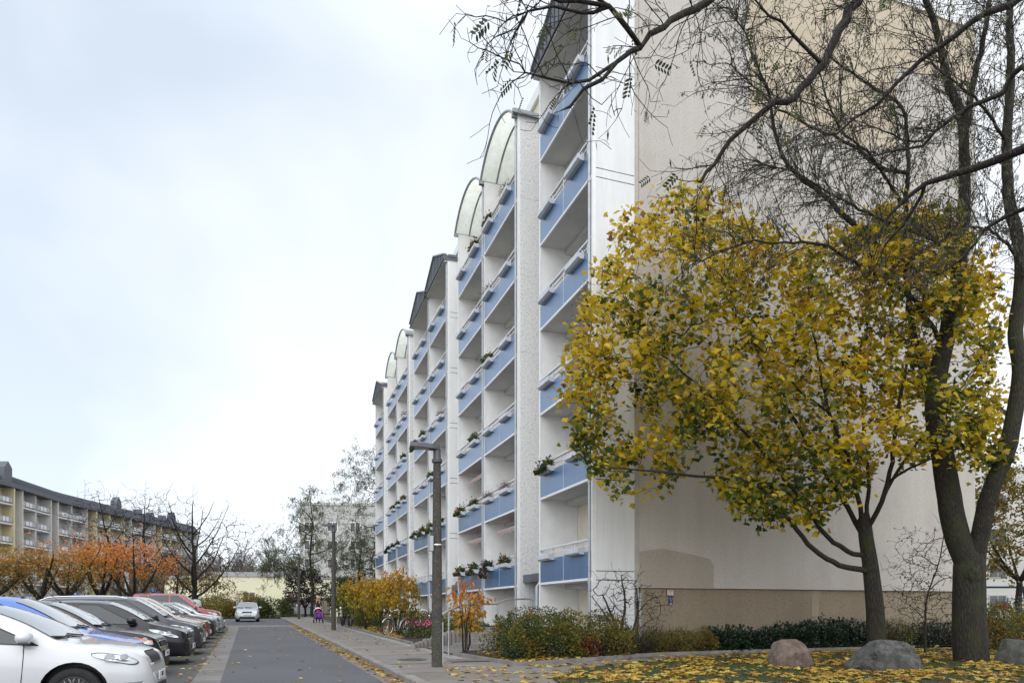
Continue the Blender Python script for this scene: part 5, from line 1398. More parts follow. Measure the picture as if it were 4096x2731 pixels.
bush('low_shrub', 'brown twiggy undergrowth shrub behind the maple trunk', 'shrub', hb(18.4, 16.95), .9, .5, .75, 1500, .06, M_HEDGE, 221, vals=hv(.45, .3), twigs=220, sticks=60)
bush('low_shrub', 'brown twiggy shrub between the maple and the locust trunk', 'shrub', hb(20.6, 17.0), 1.2, .5, .72, 1900, .07, M_LAUREL, 222, vals=hv(.55, .3), twigs=260, sticks=60)
bush('low_shrub', 'ochre and rust shrub right of the locust trunk', 'shrub', gp3(4000, 20.5)+np.array([0, 0, .12]), 1.0, .8, 1.35, 4200, .07, M_HEDGE, 223, vals=hv(.60, .3), sticks=30)
bush('low_shrub', 'dark green shrub at the right edge of the view', 'shrub', gp3(4110, 23.5)+np.array([0, 0, .12]), 1.1, .9, 1.45, 3600, .07, M_LAUREL, 224, vals=hv(.7, .3))
# garden bed along the balconies
bush('rose_bed', 'low green shrub with pink blossoms beside the bicycle', 'shrub', hb(5.35, 26.2), .7, 1.2, .52, 3000, .05, M_GREEN, 231, vals=hv(.35, .3), twigs=40)
m = MB(); r_ = random.Random(6)
for i in range(46):
    a = r_.uniform(0, 6.28); s = r_.random()**.5; m.ball((5.35+s*.7*math.cos(a)*.9, 26.2+s*1.15*math.sin(a), G(26)+.16+.36+r_.uniform(0, .26)), r_.uniform(.022, .036), 0, 6, 4)
bl = m.build('blossoms', [flat('blossom_pink', (.62, .10, .22), .6)]); ro = [o for o in bpy.data.objects if o.name.startswith('rose_bed')][0]; bl.data.transform(Matrix.Translation(-ro.location)); bl.parent = ro
GB = [(6.0, 23.9, .9, .9, .50, 'low dark garden shrub beside the steps', M_HEDGE, .25), (6.9, 25.3, 1.0, 1.1, .62, 'low ragged garden shrub in front of the second bay', M_HEDGE, .35), (7.2, 29.0, .9, 1.3, .85, 'bright green rounded shrub below the third bay', M_GREEN, .55), (7.4, 22.6, .8, .6, .60, 'grey-green low shrub at the top of the steps', M_LAUREL, .8), (6.3, 30.8, .9, 1.4, .5, 'low green shrub behind the first bicycle', M_HEDGE, .3), (5.2, 39.5, .9, 2.5, .6, 'low shrubs under the green leaved tall shrub', M_HEDGE, .4), (7.2, 37.0, 1.0, 3.5, .8, 'shrubs growing along the wall of the fourth bay', M_HEDGE, .35)]
for i, (x, y, rx, ry, h, lab, mt, c) in enumerate(GB):
    bush('garden_shrub', lab, 'shrub', hb(x, y), rx, ry, h, int(2600*rx*ry+900), .055, mt, 240+i, vals=hv(c, .3), twigs=40)
b = hb(5.95, 22.55)
small_tree('rose_bush', 'gnarled bare rose stem beside the near lamp post', 'shrub', b, [([(0, 0, -.05), (.08, 0, .3), (.05, 0, .6), (-.1, 0, .85)], .022, .010), ([(.05, 0, .55), (.2, 0, .75), (.18, 0, .95)], .014, .006), ([(.06, 0, .4), (-.2, 0, .55)], .012, .005)], [((0, 0, .75), (.3, .2, .25), 1)], 24, .5, .05, tpl_oval(), M_HEDGE, 251, BARK_TWIG, .004, seg=.1, woodname='stems', crownname='foliage')
# hedges at the end of the street
EH = [(860, 62, 3.0, 1.5, 'reddish green hedge behind the far silver car', .62), (1000, 63, 2.3, 1.35, 'grey-green hedge under the first window of the yellow building', .3), (1090, 63, 2.1, 1.75, 'taller loose hedge left of the waste containers', .25), (935, 69, 3.0, 2.3, 'tall yellow-green bush rising behind the hedge', .66)]
for i, (px, Z, rx, h, lab, c) in enumerate(EH):
    bush('hedge', lab, 'hedge', gp3(px, Z)+np.array([0, 0, .03]), rx, 1.0, h, int(2600*rx), .12, M_HEDGE, 260+i, YAW*0-.3, 'hedges at the end of the street', vals=hv(c, .3), twigs=80, sticks=30)
# ------------------------------------------------------------------ buildings of the background
M_FARW = plain('far_white', (.56, .55, .53), .85, .06, 1.0)
M_FARY = plain('far_yellow', (.60, .53, .34), .85, .06, 1.0)
M_FARG = plain('far_grey', (.43, .43, .42), .85, .08, 1.0)
M_FRAIL = plain('far_railing', (.26, .27, .30), .6, .1, 2)
M_FPAN = plain('far_panel', (.66, .67, .70), .6, .08, 2)
M_ROOFD = plain('far_roof', (.105, .115, .14), .6, .15, 1.2)
M_ROOFR = plain('far_roof_rib', (.075, .082, .10), .6, .1, 2)
M_PALEY = plain('pale_yellow', (.72, .70, .50), .85, .04, .8)
M_WBLIND = flat('window_blind', (.20, .145, .075), .6)
M_WHITEF = flat('white_frame', (.78, .78, .78), .5)
def curved_block():
    def ptx(x):
        yt = np.interp(x, [-260, 0, 41, 248, 762, 800], [1812, 1885, 1896, 1968, 2097, 2106])
        Z = 19.4*FPX/(2440-yt); r = ray(x, 2440)*Z; return np.array([r[0], r[1]])
    root = thing('curved_apartment_block', (*ptx(250), 1.0), 'long curved cream apartment block with dark grey mansard roof behind the orange trees', 'apartment building')
    off = np.array(root.location)
    def put(mb, nm, mats, par=root):
        o = mb.build(nm, mats, par); o.data.transform(Matrix.Translation(-Vector(off))); return o
    secs = [(-160, -84, 'y'), (-78, 50, 'y'), (83, 198, 'w'), (226, 343, 'w'), (381, 493, 'y'), (519, 615, 'w'), (640, 722, 'y'), (745, 786, 'w')]
    z0 = 1.0; lv = [z0+1.5+2.8*k for k in range(6)]; ztop = z0+1.5+16.8
    path = [ptx(x) for x in np.linspace(-200, 792, 24)]
    # mansard roof swept along the curve
    m = MB(); nrm = []
    for i, p in enumerate(path):
        d = path[min(i+1, 23)]-path[max(i-1, 0)]; d /= np.linalg.norm(d); nrm.append(np.array([d[1], -d[0]]))
    prof = [(.5, ztop-.25), (.55, ztop+.35), (-.1, ztop+.55), (-.75, 20.9), (-12, 20.9), (-12, ztop-.25)]
    n = len(prof); V = []
    for p, q in zip(path, nrm): V += [(p[0]+q[0]*a, p[1]+q[1]*a, z) for a, z in prof]
    m.add(V, [(i*n+j, i*n+(j+1) % n, (i+1)*n+(j+1) % n, (i+1)*n+j) for i in range(23) for j in range(n)]+[tuple(range(n)), tuple(23*n+j for j in range(n-1, -1, -1))])
    for i in range(23):
        for k in range(7):
            t = k/7; p = path[i]*(1-t)+path[i+1]*t; q = nrm[i]
            m.bar((p[0]-q[0]*.02, p[1]-q[1]*.02, ztop+.56), (p[0]-q[0]*.70, p[1]-q[1]*.70, 20.88), .09, .07, 1)
    put(m, 'mansard_roof', [M_ROOFD, M_ROOFR])
    for x in (25, 470, 690):                            # roof gables with pointed tops
        p = ptx(x); q = ptx(x+2)-p; q /= np.linalg.norm(q); nn = np.array([q[1], -q[0]]); m = MB()
        o_ = [(-.75, ztop+.3), (.75, ztop+.3), (.75, 21.7), (0, 22.6), (-.75, 21.7)]
        F = [(p[0]+q[0]*a+nn[0]*.3, p[1]+q[1]*a+nn[1]*.3, z) for a, z in o_]; B = [(p[0]+q[0]*a-nn[0]*.9, p[1]+q[1]*a-nn[1]*.9, z) for a, z in o_]
        m.add(F+B, [tuple(range(5)), tuple(range(9, 4, -1))]+[(i, i+5, (i+1) % 5+5, (i+1) % 5) for i in range(5)]); put(m, 'dormer', [M_ROOFD])
    for x in (540, 590, 640):
        p = ptx(x); m = MB(); m.box(p[0]-.7, p[0]+.7, p[1]-.7+3, p[1]+.7+3, 20.5, 21.5); put(m, 'chimney', [M_ROOFD])
    # body behind the loggias
    m = MB(); V = []
    for p, q in zip(path, nrm): V += [(p[0]-q[0]*1.5, p[1]-q[1]*1.5, 0), (p[0]-q[0]*1.5, p[1]-q[1]*1.5, ztop-.26), (p[0]-q[0]*11, p[1]-q[1]*11, ztop-.26), (p[0]-q[0]*11, p[1]-q[1]*11, 0)]
    m.add(V, [(i*4+j, i*4+(j+1) % 4, (i+1)*4+(j+1) % 4, (i+1)*4+j) for i in range(23) for j in range(4)]+[(0, 1, 2, 3), (95, 94, 93, 92)]); put(m, 'main_wall', [M_FARG])
    for xa, xb, tone in secs:
        pa, pb = ptx(xa), ptx(xb); d = pb-pa; L = np.linalg.norm(d); d /= L; nn = np.array([d[1], -d[0]])
        W_ = M_FARY if tone == 'y' else M_FARW
        def Q(a, o_): return pa+d*a+nn*o_
        def slab(mb, a0, a1, o0, o1, za, zb, mi=0):
            c = [Q(a0, o0), Q(a1, o0), Q(a1, o1), Q(a0, o1)]
            mb.add([(*p, za) for p in c]+[(*p, zb) for p in c], [(0, 3, 2, 1), (4, 5, 6, 7), (0, 1, 5, 4), (1, 2, 6, 5), (2, 3, 7, 6), (3, 0, 4, 7)], mi)
        m = MB()
        for a in (0, L/2, L): slab(m, a-.12, a+.12, -1.49, .30 if a != L/2 else .05, 0, ztop-.27)
        put(m, 'side_wall', [W_])
        m = MB(); slab(m, .13, L-.13, -1.48, -1.42, 0, ztop-.27); put(m, 'loggia_wall', [M_CREAM if tone == 'y' else M_FARW])
        for u in (0, 1):
            a0, a1 = u*L/2+.14, (u+1)*L/2-.14
            for z in lv:
                m = MB(); slab(m, a0, a1, -1.4, .12, z, z+.2)
                bal = put(m, 'balcony', [M_FPAN])
                m = MB(); slab(m, a0, a1, .10, .14, z+1.08, z+1.14); slab(m, a0, a1, .10, .14, z+.34, z+.38)
                for i in range(5): t = a0+(a1-a0)*i/4; slab(m, max(a0, t-.03), min(a1, t+.03), .10, .15, z+.34, z+1.1)
                w = (a1-a0)/4
                for i in range(4): slab(m, a0+w*i+.06, a0+w*(i+1)-.06, .115, .13, z+.42, z+1.06, 1 if (i in (1, 2) or tone == 'x') else 2)
                put(m, 'railing', [M_FRAIL, M_FPAN, M_FARG], bal)
                m = MB(); slab(m, a0+.3, a0+1.4, -1.415, -1.40, z+.25, z+2.3); put(m, 'balcony_door', [M_GLASS], bal)
curved_block()
# low yellow building at the end of the street
def low_building():
    c = gp3(1000, 82); root = thing('low_yellow_building', tuple(c), 'low pale yellow flat-roofed building across the end of the street', 'building', None, -YAW*.55)
    m = MB(); m.box(-9.5, -4.2, 0, 9, 0, 4.35); m.box(-4.195, 7.2, .0, 9, 0, 4.7); m.box(7.205, 40, .4, 9, 0, 4.45); m.build('wall', [M_PALEY], root)
    m = MB(); m.box(-9.6, -4.3, -.1, 9.1, 4.352, 4.75); m.box(-4.29, 7.3, -.12, 9.1, 4.702, 5.25); m.box(7.31, 40, .3, 9.1, 4.452, 4.85); m.build('roof_edge', [plain('roof_edge_grey', (.36, .35, .36), .7, .12, 1)], root)
    for x in (-.1, 5.0, 11.0, 16.5):
        y = .4 if x > 7.2 else 0
        m = MB()
        for a, b in ((x-.75, x-.66), (x-.06, x+.06), (x+.66, x+.75)): m.box(a, b, y-.06, y+.02, 1.05, 2.95)
        m.box(x-.66, x+.66, y-.06, y+.02, 2.86, 2.95); m.box(x-.66, x+.66, y-.06, y+.02, 1.05, 1.15); m.box(x-.85, x+.85, y-.16, y-.062, .95, 1.048)
        w = m.build('window', [M_WHITEF], root); m = MB(); m.box(x-.65, x-.07, y-.03, y+.01, 1.16, 2.85); m.box(x+.07, x+.65, y-.03, y+.01, 1.16, 2.85); m.build('pane', [M_WBLIND], w)
low_building()
def tower():
    c = gp3(1335, 105); root = thing('grey_apartment_block', tuple(c), 'pale grey panel apartment block half hidden by the locust trees', 'apartment building', None, -.25)
    H = 16.6
    m = MB(); m.box(-5, 20, 0, 12, 0, H); m.build('wall', [M_FARG], root)
    m = MB(); m.box(-5.1, 20.1, -.1, 12.1, H, H+.35); m.build('roof_edge', [M_FARW], root)
    for k in range(6):
        for i in range(7):
            x = -3.6+3.4*i; z = 1.6+2.75*k
            if z > H-2: continue
            m = MB(); m.box(x-.8, x+.8, -.05, .01, z, z+1.45); w = m.build('window', [M_WHITEF], root)
            m = MB(); m.box(x-.7, x-.05, -.07, -.052, z+.1, z+1.35); m.box(x+.05, x+.7, -.07, -.052, z+.1, z+1.35); m.build('pane', [M_GLASS], w)
    m = MB()
    for k in range(1, 6): m.box(-5.02, 20.02, -.02, -.001, 1.0+2.75*k, 1.05+2.75*k)
    m.build('panel_joints', [M_FARW], root)
tower()
def right_house():
    c = gp3(4050, 58); root = thing('white_house_block', tuple(c), 'white apartment house beyond the playground at the right', 'apartment building', None, -YAW-.5)
    m = MB(); m.box(-9, 22, 0, 10, -1, 13); m.build('wall', [M_FARW], root)
    for k in range(5):
        for i in range(9):
            x = -7+3*i; z = .9+2.8*k
            m = MB(); m.box(x-.65, x+.65, -.05, .01, z, z+1.4); w = m.build('window', [M_FARG], root); m = MB(); m.box(x-.55, x-.03, -.07, -.052, z+.1, z+1.3); m.box(x+.03, x+.55, -.07, -.052, z+.1, z+1.3); m.build('pane', [M_GLASS], w)
right_house()
# playground frame and fence
def swing():
    c = gp3(3990, 36); root = thing('swing_frame', tuple(c), 'blue steel swing frame with slanted legs behind the locust trunk', 'swing', None, -YAW)
    mt = plain('blue_steel', (.02, .05, .13), .5, .1)
    for x in (-1.3, 1.3):
        for d in (-.45, .45): m = MB(); m.tube([(x+d, d*.3, 0), (x+d*.1, 0, 2.35)], .06, 8); m.build('leg', [mt], root)
    m = MB(); m.tube([(-1.6, 0, 2.38), (1.6, 0, 2.38)], .055, 8); m.build('top_bar', [mt], root)
swing()
def fence():
    c = gp3(4030, 44); root = thing('playground_fence', tuple(c), 'thin blue-grey rail fence behind the swing frame', 'fence', None, -YAW)
    mt = plain('fence_steel', (.08, .13, .20), .5, .1)
    for i in range(9): m = MB(); m.tube([(-6+1.5*i, 0, 0), (-6+1.5*i, 0, 1.9)], .035, 6); m.build('post', [mt], root)
    for z in (.25, 1.25, 1.85): m = MB(); m.tube([(-6, 0, z), (6, 0, z)], .022, 6); m.build('rail', [mt], root)
fence()
# far wood
def far_wood():
    rng = np.random.default_rng(77); m = MB()
    for i in range(420):
        x = rng.uniform(-90, 40); y = rng.uniform(135, 185); h = rng.uniform(9, 14); b = np.array([x, y, .7])
        m.tube([b, b+[rng.normal(0, .2), 0, h*.6], b+[rng.normal(0, .5), 0, h]], [.13, .08, .02], 4)
        for k in range(34):
            z = h*rng.uniform(.25, .97); a = rng.uniform(0, 6.28); l = (h-z)*.35+.5
            p = b+[0, 0, z]; e = p+[l*math.cos(a), l*math.sin(a), l*1.15]
            m.tube([p, (p+e)/2+rng.normal(0, .1, 3), e], [.06, .045, .018], 3)
            for _ in range(2):
                q = p+(e-p)*rng.uniform(.3, .9); m.tube([q, q+[rng.normal(0, .5), rng.normal(0, .3), rng.uniform(.3, 1.0)]], [.03, .014], 3)
    o = m.build('far_wood', [BARK_FAR]); tag(o, 'bare grey treetops of the wood behind the yellow building', 'wood', kind='stuff')
far_wood()
# ------------------------------------------------------------------ street furniture
def pole_mat():
    t = NT('lamp_post_concrete'); v = t.obj()
    a = t.ramp(t.noise(v, 42, 4, .7), [(.38, (.030, .027, .024)), (.54, (.065, .058, .051)), (.68, (.17, .16, .145))])
    w = t.n('ShaderNodeSeparateXYZ'); t.l(v, w)
    g = t.n('ShaderNodeMapRange', {'From Min': 1.1, 'From Max': .25, 'To Min': 0.0, 'To Max': 1.0}); t.l(w.outputs['Z'], g, 'Value')
    mm = t.n('ShaderNodeMath', operation='MULTIPLY'); t.l(g, mm, 0); t.l(t.ramp(t.noise(v, 6, 5, .7), [(.45, (0, 0, 0)), (.62, (1, 1, 1))]), mm, 1)
    t.col(t.mix(mm.outputs[0], a, (.055, .075, .025))); t.bump(t.noise(v, 60, 3), .5, .006); t.set(Roughness=.9); return t.mat
M_POST = pole_mat()
M_LHEAD = plain('lamp_head', (.060, .066, .076), .45, .1, 5)
M_LGLASS = flat('lamp_lens', (.50, .46, .42), .25)
def lamp(x, y, h, label, sgn=1, box=False, hatch=True):
    z0 = G(y)+.12
    r = thing('street_lamp', (x, y, z0), label, 'street lamp', 'concrete street lamps along the pavement')
    m = MB(); m.lathe([(.116, -.05), (.114, .9), (.102, 2.4), (.080, h-.32)], k=24); p = m.build('post', [M_POST], r, 60)
    m = MB(); m.lathe([(.09, h-.34), (.112, h-.33), (.112, h-.27), (.085, h-.24), (.075, h-.02), (.04, h+.0)], k=16); m.build('collar', [M_LHEAD], p, 40)
    # the flat head reaches out over the road
    m = MB()
    o_ = [(.06, -.07), (.06, .07), (-.12, .13), (-.46, .13), (-.58, .09), (-.58, -.09), (-.46, -.13), (-.12, -.13)]
    n = len(o_)
    V = [(a, b, h-.06+.05*(-a)) for a, b in o_]+[(a*.97-.005, b*.72, h+.045+.03*(-a)) for a, b in o_]
    m.add(V, [tuple(range(n-1, -1, -1)), tuple(range(n, 2*n))]+[(i, (i+1) % n, (i+1) % n+n, i+n) for i in range(n)])
    hd = m.build('lamp_head', [M_LHEAD], r)
    m = MB(); q = [(-.18, -.08), (-.18, .08), (-.48, .08), (-.48, -.08)]
    m.add([(a, b, h-.066+.05*(-a)) for a, b in q]+[(a, b, h-.058+.05*(-a)) for a, b in q], [(0, 1, 2, 3), (7, 6, 5, 4), (0, 4, 5, 1), (1, 5, 6, 2), (2, 6, 7, 3), (3, 7, 4, 0)]); m.build('lens', [M_LGLASS], hd)
    if hatch:
        m = MB(); m.box(.07, .128, -.045, .045, .06, .95); m.build('access_hatch', [M_METAL], p)
    if box:
        m = MB(); m.box(-.175, -.098, -.09, .09, 2.46, 2.78); m.build('sign_box', [M_METAL], r); m = MB(); m.lathe([(.100, 2.58), (.107, 2.585), (.107, 2.61), (.100, 2.615)], k=24); m.build('clamp', [M_CHROME], r)
lamp(3.33, 14.55, 4.68, 'nearest speckled concrete street lamp with mossy foot and flat head', box=True)
lamp(2.82, 34.6, 5.05, 'middle concrete street lamp in front of the yellow shrubs')
lamp(2.02, 57.6, 5.1, 'farthest street lamp before the waste containers')
M_SGN_B = flat('sign_blue', (.010, .13, .50), .4); M_SGN_W = flat('sign_white', (.78, .78, .78), .4); M_SGN_R = flat('sign_red', (.50, .015, .02), .4); M_SGN_K = flat('sign_black', (.02, .02, .022), .5)
M_NAVY = flat('sign_navy', (.015, .03, .10), .45); M_CREAMS = flat('sign_cream', (.66, .62, .50), .5); M_DRED = flat('sign_dark_red', (.22, .02, .02), .5)
# hydrant and water plates on the plinth
def plates():
    p = YA+.088
    r = thing('hydrant_plate', (10.93, p, 2.02-.0), 'cream hydrant plate with red border reading H150 on the gable plinth', 'sign')
    m = MB(); m.box(-.125, .125, -.02, .0, -.10, .10); bd = m.build('border', [M_DRED], r)
    m = MB(); m.box(-.103, .103, -.024, -.0205, -.08, .08); f = m.build('face', [M_CREAMS], r)
    text_mesh(M_SGN_K, 'H150', .066, (0, -.0245, .048), (math.pi/2, 0, 0), f)
    m = MB(); m.box(-.07, .07, -.0262, -.0242, .012, .02); m.box(-.005, .005, -.0262, -.0242, -.035, .0115); f2 = m.build('pipe_mark', [M_SGN_K], f)
    text_mesh(M_SGN_K, '4.4', .038, (.02, -.0245, -.060), (math.pi/2, 0, 0), f)
    r = thing('valve_plate', (10.945, p, 1.79), 'small dark blue valve plate with white letter S below the hydrant plate', 'sign')
    m = MB(); m.box(-.07, .07, -.02, .0, -.125, .125); f = m.build('face', [M_NAVY], r)
    text_mesh(M_SGN_W, 'S', .07, (-.022, -.0205, .055), (math.pi/2, 0, 0), f); text_mesh(M_SGN_W, '80', .03, (.043, -.0205, .05), (math.pi/2, 0, 0), f)
    m = MB(); m.box(-.036, .036, -.0222, -.0202, .008, .013); m.box(-.003, .003, -.0222, -.0202, -.03, .0075); m.box(-.044, .044, -.0222, -.0202, -.108, -.092); m.build('pipe_mark', [M_SGN_W], f)
    text_mesh(M_SGN_W, '12', .045, (.012, -.0205, -.065), (math.pi/2, 0, 0), f)
plates()
def crossing_sign(px, label, with_ban=None):
    b = gp3(px, 64); r = thing('crossing_sign', tuple(b), label, 'road sign', 'blue pedestrian crossing signs', -YAW*0+.36)
    ztop = (2440-2352)/FPX*64+CAMH-b[2]
    m = MB(); m.tube([(0, .05, 0), (0, .05, ztop+.05)], .035, 8); m.build('post', [M_METAL], r)
    m = MB(); m.box(-.32, .32, -.01, .01, ztop-.62, ztop); f = m.build('panel', [M_SGN_B], r)
    m = MB(); m.add([(-.26, -.014, ztop-.54), (.26, -.014, ztop-.54), (0, -.014, ztop-.08)], [(0, 1, 2)]); m.build('triangle', [M_SGN_W], f)
    m = MB(); z = ztop-.54
    m.ball((0, -.018, z+.29), (.035, .004, .035), 0, 8, 6)
    for a, c in (((0, z+.26), (.0, z+.15)), ((0, z+.15), (-.07, z+.05)), ((0, z+.15), (.07, z+.05)), ((0, z+.23), (-.08, z+.17)), ((0, z+.23), (.08, z+.18))): m.bar((a[0], -.018, a[1]), (c[0], -.018, c[1]), .006, .035)
    for i in range(4): m.box(-.20+.11*i, -.14+.11*i, -.021, -.016, z+.01, z+.045)
    m.build('walking_figure', [M_SGN_K], f)
crossing_sign(292, 'left blue square pedestrian crossing sign, in front of a thick cherry trunk')
crossing_sign(610, 'right blue square pedestrian crossing sign, beside the round no parking sign')
b = gp3(631, 64.5); r = thing('no_parking_sign', tuple(b), 'round blue and red no parking sign', 'road sign', None, .36); zt = (2440-2357)/FPX*64+CAMH-b[2]
m = MB(); m.tube([(0, .04, 0), (0, .04, zt)], .03, 8); m.build('post', [M_METAL], r)
m = MB(); m.lathe([(0, -.02), (.28, -.02), (.28, .0), (0, .0)], (0, 0, zt-.28), 28, 0, 'y'); f = m.build('panel', [M_SGN_R], r)
m = MB(); m.lathe([(0, -.026), (.215, -.026), (.215, -.022)], (0, 0, zt-.28), 28, 0, 'y'); m.build('blue_field', [M_SGN_B], f)
m = MB(); m.bar((-.155, -.030, zt-.125), (.155, -.030, zt-.435), .006, .05); m.build('red_bar', [M_SGN_R], f)
b = gp3(697, 60); r = thing('street_name_sign', tuple(b), 'small dark blue street name sign with white lettering on a pole', 'street sign', None, .3); zt = (2440-2346)/FPX*60+CAMH-b[2]
m = MB(); m.tube([(-.30, .04, 0), (-.30, .04, zt+.1)], .03, 8); m.build('post', [M_METAL], r)
m = MB(); m.box(-.32, .32, -.01, .01, zt-.16, zt+.02); f = m.build('panel', [M_NAVY], r)
m = MB()
q = random.Random(2)
for i in range(12): m.box(-.24+.04*i, -.24+.04*i+.022, -.013, -.0102, zt-.105, zt-.105+q.choice((.05, .05, .075)))
m.build('lettering', [M_SGN_W], f)
b = gp3(505, 60); r = thing('tilted_sign', tuple(b), 'traffic sign seen edge-on from behind on a leaning pole by the salmon cherry', 'road sign', None, 1.2); zt = (2440-2290)/FPX*60+CAMH-b[2]
m = MB(); m.tube([(.15, 0, 0), (0, 0, zt)], .04, 8); m.build('post', [M_METAL], r)
m = MB(); m.box(-.32, .32, -.06, -.045, zt-.75, zt+.1); m.box(-.28, .28, -.06, -.045, zt-1.35, zt-.8); m.build('panel', [M_SGN_W], r)
b = gp3(760, 60); r = thing('warning_sign', tuple(b), 'white triangular warning sign with red border behind the red van', 'road sign', None, .3); zt = 1.95
m = MB(); m.tube([(0, .04, 0), (0, .04, zt)], .03, 8); m.build('post', [M_METAL], r)
m = MB(); m.prism([(-.4, zt-.7), (.4, zt-.7), (0, zt)], -.01, .01, plane='xz'); f = m.build('panel', [M_SGN_R], r)
m = MB(); m.prism([(-.27, zt-.62), (.27, zt-.62), (0, zt-.15)], -.015, -.011, plane='xz'); m.build('white_field', [M_SGN_W], f)
b = gp3(948, 60); r = thing('slim_post', tuple(b), 'slim grey post with a small reflector above the far silver car', 'post'); m = MB(); m.tube([(0, 0, 0), (0, 0, 2.35)], .06, 8); m.build('shaft', [M_METAL], r); m = MB(); m.box(-.05, .05, -.075, -.058, 2.1, 2.25); m.build('reflector', [M_SGN_R], r)

# waste containers and the slatted screen behind them
M_BIN = plain('container_steel', (.33, .345, .37), .45, .15, 2.5, metal=.3); M_BINB = plain('container_base', (.10, .105, .10), .7, .2, 3)
def container(px, label):
    b = gp3(px, 70); b[2] += .05
    r = thing('waste_container', tuple(b), label, 'container', 'grey recycling containers at the end of the street', -.1)
    w = .92; o_ = [(-w, .34), (w, .34), (w, 1.35), (.62, 1.78), (-.62, 1.78), (-w, 1.35)]
    m = MB(); m.prism(o_, -.5, .55, plane='xz'); m.prism([(-w-.03, .32), (w+.03, .32), (w+.03, .40), (-w-.03, .40)], -.53, .58, plane='xz')
    for a, c in (((-.85, 1.3), (-.2, .45)), ((.85, 1.3), (.2, .45))): m.bar((a[0], -.505, a[1]), (c[0], -.505, c[1]), .012, .03)
    m.build('body', [M_BIN], r)
    m = MB(); m.box(-w+.04, w-.04, -.46, .5, .06, .318); m.build('base', [M_BINB], r)
    m = MB(); m.box(-.60, .60, -.512, -.502, 1.47, 1.70); m.build('opening', [M_HUB], r)
    m = MB(); m.box(-.50, .50, -.510, -.502, 1.12, 1.38); s = m.build('label_plate', [M_SGN_W], r)
    text_mesh(flat('label_red', (.55, .03, .04), .5), 'REMONDIS', .165, (0, -.5125, 1.30), (math.pi/2, 0, 0), s)
    for x in (-w+.05, w-.05): m = MB(); m.add([(x-.16, -.5, .0), (x+.16, -.5, .0), (x+.05, -.5, .34), (x-.05, -.5, .34), (x-.16, -.2, .0), (x+.16, -.2, .0), (x+.05, -.2, .34), (x-.05, -.2, .34)], [(0, 1, 2, 3), (7, 6, 5, 4), (0, 4, 5, 1), (1, 5, 6, 2), (2, 6, 7, 3), (3, 7, 4, 0)]); m.build('foot', [M_BINB], r)
container(1193, 'grey recycling container behind the farthest street lamp'); container(1252, 'grey recycling container partly behind the walking woman')
def screen():
    b = gp3(1228, 71.5); r = thing('slat_screen', tuple(b), 'reddish brown slatted wooden screen behind the waste containers', 'fence', None, -.1)
    mt = plain('screen_wood', (.095, .050, .040), .8, .25, 4)
    m = MB()
    for i in range(38): m.box(-2.3+.122*i, -2.3+.122*i+.10, 0, .03, .1, 2.05)
    m.build('slats', [mt], r)
    m = MB(); m.box(-2.32, 2.36, .031, .08, .3, .42); m.box(-2.32, 2.36, .031, .08, 1.75, 1.87); m.build('rail', [mt], r)
    for x in (-2.40, 0.02, 2.44): m = MB(); m.box(x-.07, x+.07, -.03, .12, 0, 2.1); m.build('post', [mt], r)
screen()

# handrail, steps and the palisade of concrete logs by the entrance
def entrance():
    z = G(20)+.12
    P = lambda x, y, zz: gpt(x, y, .12)
    a = at(1727, 2625, 17.7); 
    r = thing('handrail', (5.0, 18.9, z), 'grey galvanised handrail climbing beside the entrance steps', 'handrail')
    off = np.array([5.0, 18.9, z])
    pts = [at(1765, 2460, 17.9), at(1795, 2440, 18.1), at(1850, 2419, 18.8), at(1935, 2415, 19.8), at(1990, 2414, 20.4), at(2025, 2396, 20.8), at(2100, 2394, 21.4), at(2126, 2395, 21.6), at(2133, 2403, 21.65)]
    m = MB(); m.tube([p-off for p in pts], .026, 8); m.build('rail', [M_METAL], r, 50)
    for i in (1, 2, 4, 7):
        p = pts[i]-off; m = MB(); m.tube([(p[0], p[1], p[2]), (p[0], p[1], -.12)], .024, 8); m.build('post', [M_METAL], r, 50)
    s = thing('entrance_steps', (5.6, 19.6, z), 'weathered concrete entrance steps behind the handrail', 'steps', None, math.radians(-52))
    for k in range(4):
        m = MB(); m.box(-.8, .9, .38*k, .38*k+.40, -.1, .15*(k+1)); m.build('step', [M_KERB], s)
    m = MB(); m.box(.9, 1.06, -.1, 2.6, -.1, .32); m.box(.9, 1.06, .8, 2.6, .322, .62); m.build('cheek_wall', [M_KERB], s)
    q = thing('palisade_edging', (4.9, 21.9, z), 'curved row of round concrete logs of rising height edging the garden bed', 'edging')
    rr = random.Random(9); px = [(1655, 2553), (1670, 2552), (1685, 2552), (1700, 2551), (1716, 2550), (1732, 2548), (1752, 2541), (1766, 2535), (1780, 2530), (1795, 2526), (1812, 2523), (1830, 2521), (1850, 2519)]
    for i, (x, y) in enumerate(px):
        Z = 20.6+i*.16; r_ = ray(x, 2440)*Z; b = np.array([r_[0], r_[1], G(r_[1])+.12])-np.array(q.location); h = .14+.035*i+rr.uniform(-.02, .02)
        m = MB(); m.lathe([(.082, -.1), (.082, h-.02), (.062, h), (0, h+.006)], tuple(b), 12); m.build('log', [M_KERB], q, 50)
entrance()

